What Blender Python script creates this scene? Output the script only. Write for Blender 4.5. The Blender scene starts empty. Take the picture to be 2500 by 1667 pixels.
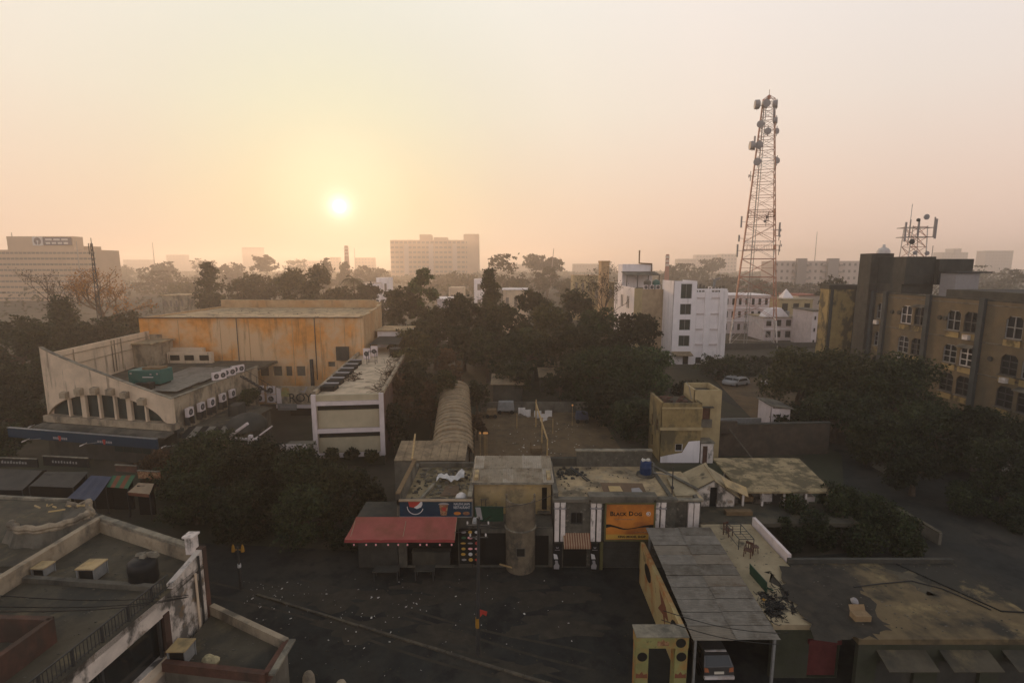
import bpy, math, random
import numpy as np
from mathutils import Vector, Matrix

# ------------------------------------------------------------------ scene, camera, light
SC = bpy.context.scene
COL = SC.collection
R = math.radians
F = 1250.0                      # focal length in pixels of the 2500 px wide photograph (18 mm lens)
TH = math.atan(183.5 / F)       # camera pitch
ST, CT = math.sin(TH), math.cos(TH)
HC = 22.0                       # camera height

cam = bpy.data.cameras.new('camera')
cam.lens = 18.0
cam.sensor_width = 36.0
cam.clip_start = 0.1
cam.clip_end = 8000
camo = bpy.data.objects.new('camera', cam)
COL.objects.link(camo)
camo.location = (0, 0, HC)
camo.rotation_euler = (math.pi / 2 - TH, 0, 0)
SC.camera = camo

SUN_EL, SUN_AZ = R(6.1), R(-18.15)
SUN = Vector((math.sin(SUN_AZ) * math.cos(SUN_EL), math.cos(SUN_AZ) * math.cos(SUN_EL), math.sin(SUN_EL)))
sl = bpy.data.lights.new('sun', 'SUN')
sl.energy = 2.0
sl.angle = R(4.0)
sl.color = (1.0, 0.61, 0.34)
so = bpy.data.objects.new('sun', sl)
COL.objects.link(so)
so.rotation_euler = SUN.to_track_quat('Z', 'Y').to_euler()
so.location = (-60, 180, 120)

world = bpy.data.worlds.new('World')
SC.world = world
world.use_nodes = True
nt = world.node_tree
nt.nodes.clear()


def sky_nodes():
    N, L = nt.nodes, nt.links
    out = N.new('ShaderNodeOutputWorld')
    tc = N.new('ShaderNodeTexCoord')
    dot = N.new('ShaderNodeVectorMath'); dot.operation = 'DOT_PRODUCT'
    dot.inputs[1].default_value = SUN
    L.new(tc.outputs['Generated'], dot.inputs[0])
    ac = N.new('ShaderNodeMath'); ac.operation = 'ARCCOSINE'
    L.new(dot.outputs['Value'], ac.inputs[0])
    angn = N.new('ShaderNodeMath'); angn.operation = 'DIVIDE'; angn.inputs[1].default_value = math.pi
    L.new(ac.outputs[0], angn.inputs[0])          # 0..1 for 0..180 degrees off the sun
    sep = N.new('ShaderNodeSeparateXYZ')
    L.new(tc.outputs['Generated'], sep.inputs[0])
    asn = N.new('ShaderNodeMath'); asn.operation = 'ARCSINE'
    L.new(sep.outputs['Z'], asn.inputs[0])
    el = N.new('ShaderNodeMath'); el.operation = 'DIVIDE'; el.inputs[1].default_value = math.pi / 2
    L.new(asn.outputs[0], el.inputs[0])           # 0..1 for 0..90 degrees up

    def ramp(src, stops, interp='EASE'):
        r = N.new('ShaderNodeValToRGB')
        r.color_ramp.interpolation = interp
        e = r.color_ramp.elements
        e[0].position, e[0].color = stops[0][0], (*stops[0][1], 1)
        e[1].position, e[1].color = stops[-1][0], (*stops[-1][1], 1)
        for p, c in stops[1:-1]:
            k = e.new(p); k.color = (*c, 1)
        L.new(src, r.inputs[0])
        return r.outputs[0]
    elev = ramp(el.outputs[0], [(0.0, SKY['h']), (0.07, SKY['h2']), (0.17, SKY['m']), (0.30, SKY['u']), (0.40, SKY['z1']), (0.56, SKY['z2']), (1.0, SKY['z'])], 'LINEAR')
    fall = ramp(angn.outputs[0], [(0.0, (.70, .85, .80)), (0.06, (.76, .88, .84)), (0.14, (.93, .98, .97)), (0.22, (.98, .98, 1.0)), (0.30, (.93, .95, 1.0)), (0.45, (.95, .98, 1.10)), (0.65, (.99, 1.04, 1.18)), (1.0, (1.02, 1.08, 1.26))], 'LINEAR')
    glow = ramp(angn.outputs[0], [(0.0, SKY['g0']), (0.0022, SKY['g1']), (0.0052, SKY['g2']), (0.013, SKY['g3']), (0.045, SKY['g4']), (0.1, (0, 0, 0))], 'LINEAR')

    def mix(kind, a, b, f=1.0):
        m = N.new('ShaderNodeMix'); m.data_type = 'RGBA'; m.blend_type = kind; m.clamp_result = False
        m.inputs[0].default_value = f
        L.new(a, m.inputs[6]); L.new(b, m.inputs[7])
        return m.outputs[2]
    grad = mix('ADD', mix('MULTIPLY', elev, fall), glow)
    b1 = N.new('ShaderNodeBackground')
    L.new(grad, b1.inputs[0]); b1.inputs[1].default_value = 1.0
    sky = N.new('ShaderNodeTexSky'); sky.sky_type = 'NISHITA'
    sky.sun_disc = False
    sky.sun_elevation = SUN_EL
    sky.sun_rotation = SUN_AZ % (2 * math.pi)
    sky.dust_density = 6.0; sky.air_density = 1.5; sky.ozone_density = 1.0
    b2 = N.new('ShaderNodeBackground')
    L.new(sky.outputs[0], b2.inputs[0]); b2.inputs[1].default_value = SKY['nishita']
    add = N.new('ShaderNodeAddShader')
    L.new(b1.outputs[0], add.inputs[0]); L.new(b2.outputs[0], add.inputs[1])
    L.new(add.outputs[0], out.inputs[0])


SKY = dict(h=(.89, .61, .46), h2=(.92, .68, .525), m=(.93, .795, .67), u=(.95, .875, .80), z1=(.50, .49, .48), z2=(.235, .255, .265), z=(.115, .14, .16),
           g0=(4, 4, 3.4), g1=(1.1, 1.1, .95), g2=(.3, .36, .30), g3=(.1, .16, .10), g4=(.02, .045, .01), nishita=0.006)
sky_nodes()

SC.view_settings.view_transform = 'Standard'
SC.view_settings.look = 'None'
SC.view_settings.gamma = 1.0
SC.view_settings.exposure = 0.0
SC.view_settings.use_curve_mapping = False
SC.render.engine = 'CYCLES'
SC.cycles.use_denoising = True
SC.cycles.max_bounces = 6
SC.cycles.diffuse_bounces = 3
SC.cycles.glossy_bounces = 2
SC.cycles.transmission_bounces = 2
SC.cycles.volume_bounces = 3
SC.cycles.caustics_reflective = False
SC.cycles.caustics_refractive = False
SC.cycles.sample_clamp_indirect = 4.0
HAZE_DENSITY = 0.0007


# ------------------------------------------------------------------ helpers
def ray(u, v):
    a = (u - 1250) / F
    b = (833.5 - v) / F
    return a, CT + b * ST, -ST + b * CT


def G(u, v, z=0.0):
    """Ground-plan point at height z seen at photograph pixel (u, v)."""
    a, y, d = ray(u, v)
    t = (z - HC) / d
    return Vector((a * t, y * t, z))


def A(u, v, Y):
    """Point at forward distance Y seen at photograph pixel (u, v)."""
    a, y, d = ray(u, v)
    t = Y / y
    return Vector((a * t, Y, HC + d * t))


def tag(o, label=None, cat=None, group=None, kind=None):
    if label: o['label'] = label
    if cat: o['category'] = cat
    if group: o['group'] = group
    if kind: o['kind'] = kind
    return o


def thing(name, label, cat, loc=(0, 0, 0), rz=0.0, group=None):
    o = bpy.data.objects.new(name, None)
    COL.objects.link(o)
    o.location = loc
    o.rotation_euler = (0, 0, rz)
    o.empty_display_size = 0.2
    return tag(o, label, cat, group)


def kids(o):
    return [c for c in bpy.data.objects if c.parent == o]


def copy_tree(o, loc=None, rz=None, label=None, parent=None):
    c = o.copy()
    COL.objects.link(c)
    c.parent = parent
    if loc is not None: c.location = loc
    if rz is not None: c.rotation_euler = (0, 0, rz)
    if label: c['label'] = label
    for k in list(o.children):
        copy_tree(k, parent=c)
    return c


def root_of(o):
    m = Vector((0, 0, 0))
    while o is not None:
        m = m + o.location
        o = o.parent
    return m


class MB:
    """Collects faces in world coordinates (or in a frame T) and links them as one mesh."""
    def __init__(s, T=None):
        s.v, s.f, s.m, s.T = [], [], [], T

    def face(s, pts, mi=0):
        k = len(s.v)
        for p in pts:
            p = Vector(p)
            s.v.append(tuple(s.T @ p if s.T is not None else p))
        s.f.append(tuple(range(k, k + len(pts))))
        s.m.append(mi)

    def mesh(s, vs, fs, mi=0):
        k = len(s.v)
        for p in vs:
            p = Vector(p)
            s.v.append(tuple(s.T @ p if s.T is not None else p))
        for f in fs:
            s.f.append(tuple(i + k for i in f))
            s.m.append(mi)

    def hexa(s, b, t, mi=0):
        """bottom quad b and top quad t (same order)"""
        s.mesh(list(b) + list(t), [(3, 2, 1, 0), (4, 5, 6, 7), (0, 1, 5, 4), (1, 2, 6, 5), (2, 3, 7, 6), (3, 0, 4, 7)], mi)

    def box(s, x0, x1, y0, y1, z0, z1, mi=0):
        s.hexa([(x0, y0, z0), (x1, y0, z0), (x1, y1, z0), (x0, y1, z0)],
               [(x0, y0, z1), (x1, y0, z1), (x1, y1, z1), (x0, y1, z1)], mi)

    def beam(s, p, q, w, h=None, mi=0, up=(0, 0, 1)):
        h = w if h is None else h
        p, q = Vector(p), Vector(q)
        d = (q - p).normalized()
        upv = Vector(up)
        if abs(d.dot(upv)) > 0.98: upv = Vector((0, 1, 0))
        a = d.cross(upv).normalized() * (w / 2)
        b = a.cross(d).normalized() * (h / 2)
        s.hexa([p - a - b, p + a - b, p + a + b, p - a + b], [q - a - b, q + a - b, q + a + b, q - a + b], mi)

    def tube(s, pts, r, n=6, mi=0, cap=True):
        pts = [Vector(p) for p in pts]
        rs = r if isinstance(r, (list, tuple)) else [r] * len(pts)
        vs, fs = [], []
        for i, p in enumerate(pts):
            d = (pts[min(i + 1, len(pts) - 1)] - pts[max(i - 1, 0)]).normalized()
            up = Vector((0, 0, 1)) if abs(d.z) < 0.9 else Vector((0, 1, 0))
            a = d.cross(up).normalized(); b = a.cross(d)
            for k in range(n):
                t = 2 * math.pi * k / n
                vs.append(p + (a * math.cos(t) + b * math.sin(t)) * rs[i])
        for i in range(len(pts) - 1):
            for k in range(n):
                k2 = (k + 1) % n
                fs.append((i * n + k, i * n + k2, (i + 1) * n + k2, (i + 1) * n + k))
        if cap:
            fs.append(tuple(range(n))[::-1]); fs.append(tuple((len(pts) - 1) * n + k for k in range(n)))
        s.mesh(vs, fs, mi)

    def lathe(s, prof, c=(0, 0, 0), n=16, mi=0, a0=0.0, a1=2 * math.pi, M=None):
        full = abs(a1 - a0 - 2 * math.pi) < 1e-6
        k = n if full else n + 1
        vs, fs = [], []
        for r, z in prof:
            for i in range(k):
                t = a0 + (a1 - a0) * i / n
                p = Vector((r * math.cos(t), r * math.sin(t), z))
                if M is not None: p = M @ p
                vs.append(p + Vector(c))
        for j in range(len(prof) - 1):
            for i in range(n):
                i2 = (i + 1) % k if full else i + 1
                fs.append((j * k + i, j * k + i2, (j + 1) * k + i2, (j + 1) * k + i))
        s.mesh(vs, fs, mi)

    def prism(s, poly, z0, z1, mi=0):
        n = len(poly)
        s.mesh([(x, y, z0) for x, y in poly] + [(x, y, z1) for x, y in poly],
               [tuple(range(n))[::-1], tuple(range(n, 2 * n))] + [(i, (i + 1) % n, n + (i + 1) % n, n + i) for i in range(n)], mi)

    def plate(s, poly, d, mi=0):
        """any planar polygon given thickness vector d"""
        n = len(poly)
        d = Vector(d)
        s.mesh([Vector(p) for p in poly] + [Vector(p) + d for p in poly],
               [tuple(range(n)), tuple(range(n, 2 * n))[::-1]] + [(i, (i + 1) % n, n + (i + 1) % n, n + i) for i in range(n)], mi)

    def wall(s, a, b, z0, z1, th, holes=(), mi=0):
        """wall from a to b (outside on the right of a->b) with rectangular openings (s0, s1, z0, z1)"""
        a, b = Vector((a[0], a[1])), Vector((b[0], b[1]))
        Ln = (b - a).length
        d = (b - a) / Ln
        n = Vector((d.y, -d.x))
        S = sorted({0.0, Ln, *[h[0] for h in holes], *[h[1] for h in holes]})
        Z = sorted({z0, z1, *[h[2] for h in holes], *[h[3] for h in holes]})

        def P(t, z, back):
            q = a + d * t - n * (th if back else 0)
            return (q.x, q.y, z)
        solid = {}
        for i in range(len(S) - 1):
            for j in range(len(Z) - 1):
                cs, cz = (S[i] + S[i + 1]) / 2, (Z[j] + Z[j + 1]) / 2
                solid[i, j] = not any(h[0] < cs < h[1] and h[2] < cz < h[3] for h in holes)
        for (i, j), ok in solid.items():
            if not ok: continue
            s0, s1, a0, a1 = S[i], S[i + 1], Z[j], Z[j + 1]
            s.face([P(s0, a0, 0), P(s1, a0, 0), P(s1, a1, 0), P(s0, a1, 0)], mi)
            s.face([P(s1, a0, 1), P(s0, a0, 1), P(s0, a1, 1), P(s1, a1, 1)], mi)
            if not solid.get((i - 1, j)): s.face([P(s0, a0, 1), P(s0, a0, 0), P(s0, a1, 0), P(s0, a1, 1)], mi)
            if not solid.get((i + 1, j)): s.face([P(s1, a0, 0), P(s1, a0, 1), P(s1, a1, 1), P(s1, a1, 0)], mi)
            if not solid.get((i, j - 1)): s.face([P(s0, a0, 1), P(s1, a0, 1), P(s1, a0, 0), P(s0, a0, 0)], mi)
            if not solid.get((i, j + 1)): s.face([P(s0, a1, 0), P(s1, a1, 0), P(s1, a1, 1), P(s0, a1, 1)], mi)

    def build(s, name, mats, parent=None, smooth=False):
        me = bpy.data.meshes.new(name)
        off = root_of(parent) if parent is not None else Vector((0, 0, 0))
        me.from_pydata([(x - off.x, y - off.y, z - off.z) for x, y, z in s.v], [], s.f)
        for m in (mats if isinstance(mats, (list, tuple)) else [mats]):
            me.materials.append(m)
        if len(me.materials) > 1:
            me.polygons.foreach_set('material_index', s.m)
        if smooth:
            me.polygons.foreach_set('use_smooth', [True] * len(me.polygons))
        me.update()
        o = bpy.data.objects.new(name, me)
        COL.objects.link(o)
        o.parent = parent
        return o


def window(root, a, b, s0, s1, z0, z1, fm, pm, nx=2, nz=2, recess=0.1, fw=0.06, name='window', proud=0.0):
    """frame part with a pane sub-part, set in an opening of the wall a->b"""
    a, b = Vector((a[0], a[1])), Vector((b[0], b[1]))
    d = (b - a).normalized()
    n = Vector((d.y, -d.x))

    def P(t, z, back=recess):
        q = a + d * t - n * back
        return Vector((q.x, q.y, z))
    m = MB()
    e = fw / 2
    for i in range(nx + 1):
        t = s0 + e + (s1 - s0 - fw) * i / nx
        m.beam(P(t, z0), P(t, z1), fw, fw)
    for j in range(nz + 1):
        z = z0 + e + (z1 - z0 - fw) * j / nz
        m.beam(P(s0 + fw + .001, z, recess + .004), P(s1 - fw - .001, z, recess + .004), fw * .94, fw * .94)
    fr = m.build(name, fm, root)
    p = MB()
    p.face([P(s0, z0, recess + fw), P(s1, z0, recess + fw), P(s1, z1, recess + fw), P(s0, z1, recess + fw)])
    p.face([P(s0, z0, recess + fw + .02), P(s0, z1, recess + fw + .02), P(s1, z1, recess + fw + .02), P(s1, z0, recess + fw + .02)])
    p.build('pane', pm, fr)
    return fr


def lettering(s, size, loc, mat, parent=None, rz=0.0, tilt=90.0, extrude=0.008, sx=1.0, name='lettering', align='CENTER', shear=0.0, thick=0.0):
    c = bpy.data.curves.new('lettering', 'FONT')
    c.body = s
    c.size = size
    c.extrude = extrude
    c.align_x = align
    c.align_y = 'CENTER'
    c.shear = shear
    c.offset = thick
    c.resolution_u = 2
    t = bpy.data.objects.new('tmp_text', c)
    COL.objects.link(t)
    dg = bpy.context.evaluated_depsgraph_get()
    me = bpy.data.meshes.new_from_object(t.evaluated_get(dg))
    bpy.data.objects.remove(t)
    bpy.data.curves.remove(c)
    me.materials.clear()
    me.materials.append(mat)
    Mx = Matrix.Translation(loc) @ Matrix.Rotation(rz, 4, 'Z') @ Matrix.Rotation(R(tilt), 4, 'X') @ Matrix.Diagonal((sx, 1, 1, 1))
    if parent is not None: Mx = Matrix.Translation(-root_of(parent)) @ Mx
    me.transform(Mx)
    o = bpy.data.objects.new(name, me)
    COL.objects.link(o)
    o.parent = parent
    return o


# ------------------------------------------------------------------ materials
MATS = {}


def mat(name, col, rough=.85, var=.22, scale=1.2, stain=None, sf=.6, ss=.5, streak=1.0, lo=.45, hi=.62, bump=0.0, metal=0.0, spec=.25,
        stain2=None, sf2=.5, ss2=.9, lo2=.5, hi2=.6, streak2=1.0):
    m = bpy.data.materials.new(name)
    m.use_nodes = True
    N, L = m.node_tree.nodes, m.node_tree.links
    b = N['Principled BSDF']
    b.inputs['Roughness'].default_value = rough
    b.inputs['Metallic'].default_value = metal
    b.inputs['Specular IOR Level'].default_value = spec
    geo = N.new('ShaderNodeNewGeometry')

    def noise(sc, st=1.0, det=5, ro=.6, off=0.0):
        mp = N.new('ShaderNodeMapping')
        mp.inputs['Scale'].default_value = (sc, sc, sc * st)
        mp.inputs['Location'].default_value = (off, off * 1.7, off * .6)
        L.new(geo.outputs['Position'], mp.inputs['Vector'])
        n = N.new('ShaderNodeTexNoise')
        n.inputs['Scale'].default_value = 1.0
        n.inputs['Detail'].default_value = det
        n.inputs['Roughness'].default_value = ro
        L.new(mp.outputs[0], n.inputs['Vector'])
        return n.outputs['Fac']

    def mr(src, a, c, d0=0.0, d1=1.0):
        k = N.new('ShaderNodeMapRange')
        k.inputs[1].default_value, k.inputs[2].default_value = a, c
        k.inputs[3].default_value, k.inputs[4].default_value = d0, d1
        L.new(src, k.inputs[0])
        return k.outputs[0]

    def mix(fac, c1, c2):
        x = N.new('ShaderNodeMix'); x.data_type = 'RGBA'
        if isinstance(fac, float): x.inputs[0].default_value = fac
        else: L.new(fac, x.inputs[0])
        for i, c in ((6, c1), (7, c2)):
            if isinstance(c, tuple): x.inputs[i].default_value = (*c, 1)
            else: L.new(c, x.inputs[i])
        return x.outputs[2]
    h = sum(map(ord, name)) % 37
    n1 = noise(scale, 1.0, 6, .65, h)
    c = mix(mr(n1, .3, .7), tuple(x * (1 - var) for x in col), tuple(min(1, x * (1 + var)) for x in col))
    if stain is not None:
        c = mix(mr(noise(ss, streak, 6, .62, h + 11), lo, hi, 0, sf), c, stain)
    if stain2 is not None:
        c = mix(mr(noise(ss2, streak2, 6, .65, h + 23), lo2, hi2, 0, sf2), c, stain2)
    L.new(c, b.inputs['Base Color'])
    if bump:
        bp = N.new('ShaderNodeBump')
        bp.inputs['Strength'].default_value = bump
        bp.inputs['Distance'].default_value = .03
        L.new(noise(scale * 8, 1, 4, .6, h + 3), bp.inputs['Height'])
        L.new(bp.outputs[0], b.inputs['Normal'])
    MATS[name] = m
    return m


def glow_mat(name, col, strength):
    m = mat(name, col, var=0.0)
    b = m.node_tree.nodes['Principled BSDF']
    b.inputs['Emission Color'].default_value = (*col, 1)
    b.inputs['Emission Strength'].default_value = strength
    return m


def leaf_mat(name, dark, light, trans=.25):
    m = bpy.data.materials.new(name)
    m.use_nodes = True
    N, L = m.node_tree.nodes, m.node_tree.links
    b = N['Principled BSDF']
    b.inputs['Roughness'].default_value = .7
    b.inputs['Specular IOR Level'].default_value = .2
    geo = N.new('ShaderNodeNewGeometry')
    n = N.new('ShaderNodeTexNoise')
    n.inputs['Scale'].default_value = .55
    n.inputs['Detail'].default_value = 4
    L.new(geo.outputs['Position'], n.inputs['Vector'])
    wn = N.new('ShaderNodeMath'); wn.operation = 'MULTIPLY_ADD'
    wn.inputs[1].default_value = .5; wn.inputs[2].default_value = -.25
    L.new(geo.outputs['Random Per Island'], wn.inputs[0])
    ad = N.new('ShaderNodeMath'); ad.operation = 'ADD'
    L.new(n.outputs['Fac'], ad.inputs[0]); L.new(wn.outputs[0], ad.inputs[1])
    oi = N.new('ShaderNodeObjectInfo')
    orn = N.new('ShaderNodeMath'); orn.operation = 'MULTIPLY_ADD'; orn.inputs[1].default_value = .9; orn.inputs[2].default_value = .6
    L.new(oi.outputs['Random'], orn.inputs[0])
    hsv = N.new('ShaderNodeHueSaturation'); L.new(orn.outputs[0], hsv.inputs['Value'])
    k = N.new('ShaderNodeMapRange')
    k.inputs[1].default_value, k.inputs[2].default_value = .3, .75
    L.new(ad.outputs[0], k.inputs[0])
    x = N.new('ShaderNodeMix'); x.data_type = 'RGBA'
    L.new(k.outputs[0], x.inputs[0])
    x.inputs[6].default_value = (*dark, 1); x.inputs[7].default_value = (*light, 1)
    L.new(x.outputs[2], hsv.inputs['Color'])
    L.new(hsv.outputs[0], b.inputs['Base Color'])
    t = N.new('ShaderNodeBsdfTranslucent')
    L.new(hsv.outputs[0], t.inputs[0])
    ms = N.new('ShaderNodeMixShader')
    ms.inputs[0].default_value = trans
    L.new(b.outputs[0], ms.inputs[1]); L.new(t.outputs[0], ms.inputs[2])
    L.new(ms.outputs[0], N['Material Output'].inputs[0])
    MATS[name] = m
    return m


M_ASPH = mat('asphalt', (.026, .027, .0235), .9, .3, .9, (.060, .052, .038), .8, .16, 1, .46, .66, bump=.4, stain2=(.012, .013, .013), sf2=.8, ss2=.5, lo2=.5, hi2=.62)
M_EARTH = mat('earth', (.075, .062, .042), .95, .3, .3, (.035, .042, .022), .8, .06, 1, .45, .6, bump=.3)
M_DIRT = mat('courtyard_dirt', (.15, .10, .052), .95, .22, .8, (.065, .05, .032), .8, .35, 1, .48, .64, bump=.3, stain2=(.16, .12, .075), sf2=.6, ss2=1.8)
M_KERB = mat('kerb_concrete', (.26, .23, .17), .9, .3, 2.0, (.09, .085, .07), .8, 1.0)
M_LITTER = mat('litter_paper', (.60, .57, .50), .8, .2, 6)
M_ORANGE = mat('orange_plaster', (.68, .30, .075), .9, .2, .8, (.66, .45, .26), .95, .16, .8, .43, .58, .25, stain2=(.16, .095, .045), sf2=.55, ss2=1.0, lo2=.55, hi2=.68, streak2=.10)
M_ORPALE = mat('faded_plaster', (.46, .31, .17), .9, .2, .8, (.46, .25, .10), .7, .25, .4, .45, .65, .2, stain2=(.15, .11, .07), sf2=.6, ss2=.6, lo2=.56, hi2=.7, streak2=.3)
M_CREAM = mat('cream_plaster', (.68, .53, .375), .9, .12, .7, (.46, .36, .25), .7, .3, 1, .45, .7, .2, stain2=(.17, .135, .10), sf2=.7, ss2=1.3, lo2=.57, hi2=.66, streak2=.09)
M_CREAMD = mat('stained_cream_plaster', (.36, .29, .20), .9, .2, .9, (.10, .088, .068), .85, .6, .5, .48, .62, .25, stain2=(.19, .135, .08), sf2=.6, ss2=1.4, lo2=.56, hi2=.68)
M_WHITE = mat('white_paint', (.88, .82, .81), .8, .06, .8, (.50, .45, .42), .6, .9, .08, .54, .7, .1)
M_WHITED = mat('weathered_whitewash', (.62, .54, .46), .9, .18, 1.4, (.085, .08, .068), .92, .7, .7, .5, .58, .3, stain2=(.20, .13, .07), sf2=.7, ss2=1.7, lo2=.58, hi2=.66)
M_PILAS = mat('pilaster_white', (.72, .64, .58), .85, .15, 2, (.12, .115, .095), .85, 1.6, .5, .55, .66, .2)
M_FRAMEW = mat('pink_white_paint', (.66, .57, .55), .8, .1, 1, (.42, .36, .32), .5, .9, .4, .5, .7)
M_BEIGE = mat('beige_panel', (.45, .385, .26), .9, .1, 1, (.36, .30, .2), .6, .6, .5, .45, .7)
M_ROOF = mat('roof_concrete', (.45, .335, .19), .95, .25, 1.0, (.085, .075, .055), .85, .45, 1, .48, .62, .3, stain2=(.38, .31, .21), sf2=.6, ss2=1.3)
M_ROOFPALE = mat('pale_roof_screed', (.62, .49, .34), .95, .15, 1, (.34, .27, .18), .8, .6, 1, .5, .64, .2)
M_ROOFD = mat('dark_roof_concrete', (.098, .084, .058), .95, .25, .8, (.045, .045, .038), .85, .35, 1, .45, .6, .3, stain2=(.21, .165, .09), sf2=.7, ss2=.55, lo2=.55, hi2=.7)
M_ROOFB = mat('brown_roof_screed', (.155, .115, .062), .95, .2, .8, (.035, .034, .028), .96, .13, 1, .46, .54, .3, stain2=(.33, .25, .12), sf2=.75, ss2=.6, lo2=.56, hi2=.7)
M_TAR = mat('tar_stain', (.038, .034, .027), .95, .35, 1.2, (.07, .058, .04), .6, .8, 1, .5, .66, .3)
M_TERRACE = mat('terrace_screed', (.36, .29, .18), .95, .2, 1, (.06, .055, .042), .9, .45, 1, .56, .64, .3)
M_CONC = mat('weathered_concrete', (.15, .135, .105), .95, .25, .8, (.045, .045, .038), .85, .5, .5, .46, .64, .3)
M_CONCD = mat('blackened_concrete', (.055, .054, .046), .95, .3, .8, (.10, .09, .065), .7, .5, .3, .52, .68, .3)
M_TANKC = mat('mossy_concrete', (.046, .047, .041), .95, .25, .7, (.085, .08, .068), .6, .6, .5, .5, .7, .2)
M_STONE = mat('rough_stonework', (.095, .088, .07), .95, .35, 2.6, (.24, .215, .17), .8, 3.2, 1, .6, .68, .5)
M_YELLOW = mat('ochre_plaster', (.27, .20, .09), .9, .25, 1, (.10, .085, .05), .9, .55, .5, .48, .6, .25)
M_YELLOWL = mat('pale_yellow_plaster', (.42, .33, .18), .9, .12, 1, (.25, .19, .1), .6, .5, .4, .55, .7)
M_SANDW = mat('sandy_wall', (.46, .34, .18), .9, .2, 1, (.52, .36, .15), .7, .5, 1, .45, .6, .2, stain2=(.16, .14, .09), sf2=.6, ss2=.7)
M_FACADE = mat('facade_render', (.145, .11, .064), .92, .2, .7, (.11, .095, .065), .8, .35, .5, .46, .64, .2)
M_FACLIT = mat('yellowed_render', (.33, .245, .105), .92, .18, .7, (.075, .065, .04), .9, .42, .7, .48, .58, .2)  # lit version of the facade render, light on the wing put into its yellow
M_PILDARK = mat('dark_pilaster', (.05, .058, .058), .9, .2, 1)
M_BROWNW = mat('brown_brick_wall', (.082, .062, .045), .95, .3, 1.2, (.05, .045, .036), .7, .5)
M_REDBR = mat('red_brown_wall', (.12, .06, .042), .95, .3, 1.2, (.05, .04, .032), .8, .5, .5)
M_TANBRICK = mat('tan_brick', (.40, .30, .19), .9, .15, 1, (.22, .16, .1), .6, .6, .4)
M_TINL = mat('pale_tin_sheet', (.36, .31, .24), .6, .15, 1.4, (.24, .185, .12), .7, .8, .6, .48, .64, .1, metal=.15)
M_TING = mat('grey_tin_sheet', (.19, .17, .138), .6, .18, 1.2, (.115, .095, .07), .85, .8, 1, .5, .64, .1, metal=.15, stain2=(.26, .235, .195), sf2=.6, ss2=2.2)
M_TING2 = mat('darker_tin_sheet', (.145, .128, .10), .6, .18, 1.2, (.09, .075, .055), .85, .8, 1, .5, .64, .1, metal=.15, stain2=(.22, .195, .16), sf2=.5, ss2=2.2)
M_TING3 = mat('brownish_tin_sheet', (.205, .175, .132), .65, .18, 1.2, (.12, .085, .055), .8, .9, 1, .52, .64, .1, metal=.1)
M_TINL2 = mat('weathered_pale_tin', (.29, .24, .17), .65, .15, 1.4, (.17, .125, .075), .8, .8, .6, .48, .62, .1, metal=.1)
M_ROOFV = mat('patchy_roof_screed', (.33, .255, .145), .95, .25, 1.0, (.10, .085, .05), .9, .6, 1, .43, .55, .3, stain2=(.40, .31, .17), sf2=.7, ss2=.9, lo2=.52, hi2=.62)
M_TINR = mat('old_vault_sheet', (.29, .215, .13), .85, .3, 2.2, (.13, .10, .065), .7, .7, 1, .48, .64, .4)
M_RUST = mat('rusty_red_steel', (.42, .19, .13), .6, .25, 1.5, (.12, .07, .05), .6, .6)
M_STEELW = mat('white_steel', (.62, .58, .55), .5, .15, 1.5, (.25, .16, .1), .5, 1.5)
M_STEELD = mat('dark_steel', (.045, .045, .043), .5, .2, 3)
M_STEELG = mat('grey_steel', (.22, .22, .21), .5, .2, 3)
M_DISH = mat('dish_grey', (.30, .28, .275), .6, .08, 2)
M_GLASS = mat('dark_glass', (.018, .021, .021), .12, .1, 1, spec=.5)
M_GLASSG = mat('green_glass', (.030, .045, .042), .15, .15, .8, spec=.5)
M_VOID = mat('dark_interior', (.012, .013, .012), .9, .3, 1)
M_TIMBER = mat('aged_timber', (.19, .125, .065), .9, .25, 3)
M_BAY = mat('mottled_bay_render', (.155, .125, .085), .95, .3, 1.6, (.06, .055, .045), .8, .9, .6, .47, .62, .4, stain2=(.24, .19, .12), sf2=.5, ss2=1.2)
M_BAMBOO = mat('bamboo', (.46, .31, .14), .8, .25, 4)
M_RED = mat('red_canvas', (.35, .10, .08), .85, .15, 1.0, (.24, .085, .055), .8, .55)
M_REDD = mat('red_valance', (.30, .055, .05), .85, .12, 1)
M_PINKB = glow_mat('pink_lantern', (.75, .34, .34), .1)  # faint glow, also on menu pictures and flowers, which are no lamps
M_LAMP = glow_mat('orange_lantern', (.85, .42, .14), .15)
M_BLUE = mat('blue_sign', (.010, .030, .058), .5, .2, 1.2, (.012, .05, .07), .6, .7)
M_BLUEC = mat('blue_canopy', (.006, .032, .062), .5, .2, .4)
M_BLUET = mat('blue_tank', (.012, .035, .10), .45, .15, 2)
M_BLUETARP = mat('blue_tarpaulin', (.05, .06, .095), .6, .2, 1.2)
M_GREENS = mat('green_sign', (.010, .042, .024), .5, .25, 1.2)
M_TEAL = mat('teal_steel', (.02, .115, .10), .5, .15, 1.2)
M_SIGNOR = mat('orange_print', (.55, .20, .035), .5, .12, .6, (.25, .075, .028), .85, .5, 1, .44, .62)
M_GOLD = mat('gold_print', (.50, .30, .06), .5, .1, 1)
M_OLIVE = mat('olive_frame', (.12, .11, .045), .6, .15, 2)
M_BLACKP = mat('black_print', (.016, .015, .013), .6, .1, 1)
M_WHITEP = mat('white_print', (.62, .60, .58), .6, .05, 1)
M_REDP = mat('red_print', (.40, .05, .035), .6, .1, 1)
M_BROWNP = mat('brown_print', (.22, .10, .05), .6, .3, 6, (.45, .30, .16), .7, 5)
M_TANCLOTH = mat('striped_cloth_tan', (.34, .25, .16), .85, .15, 2)
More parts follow.
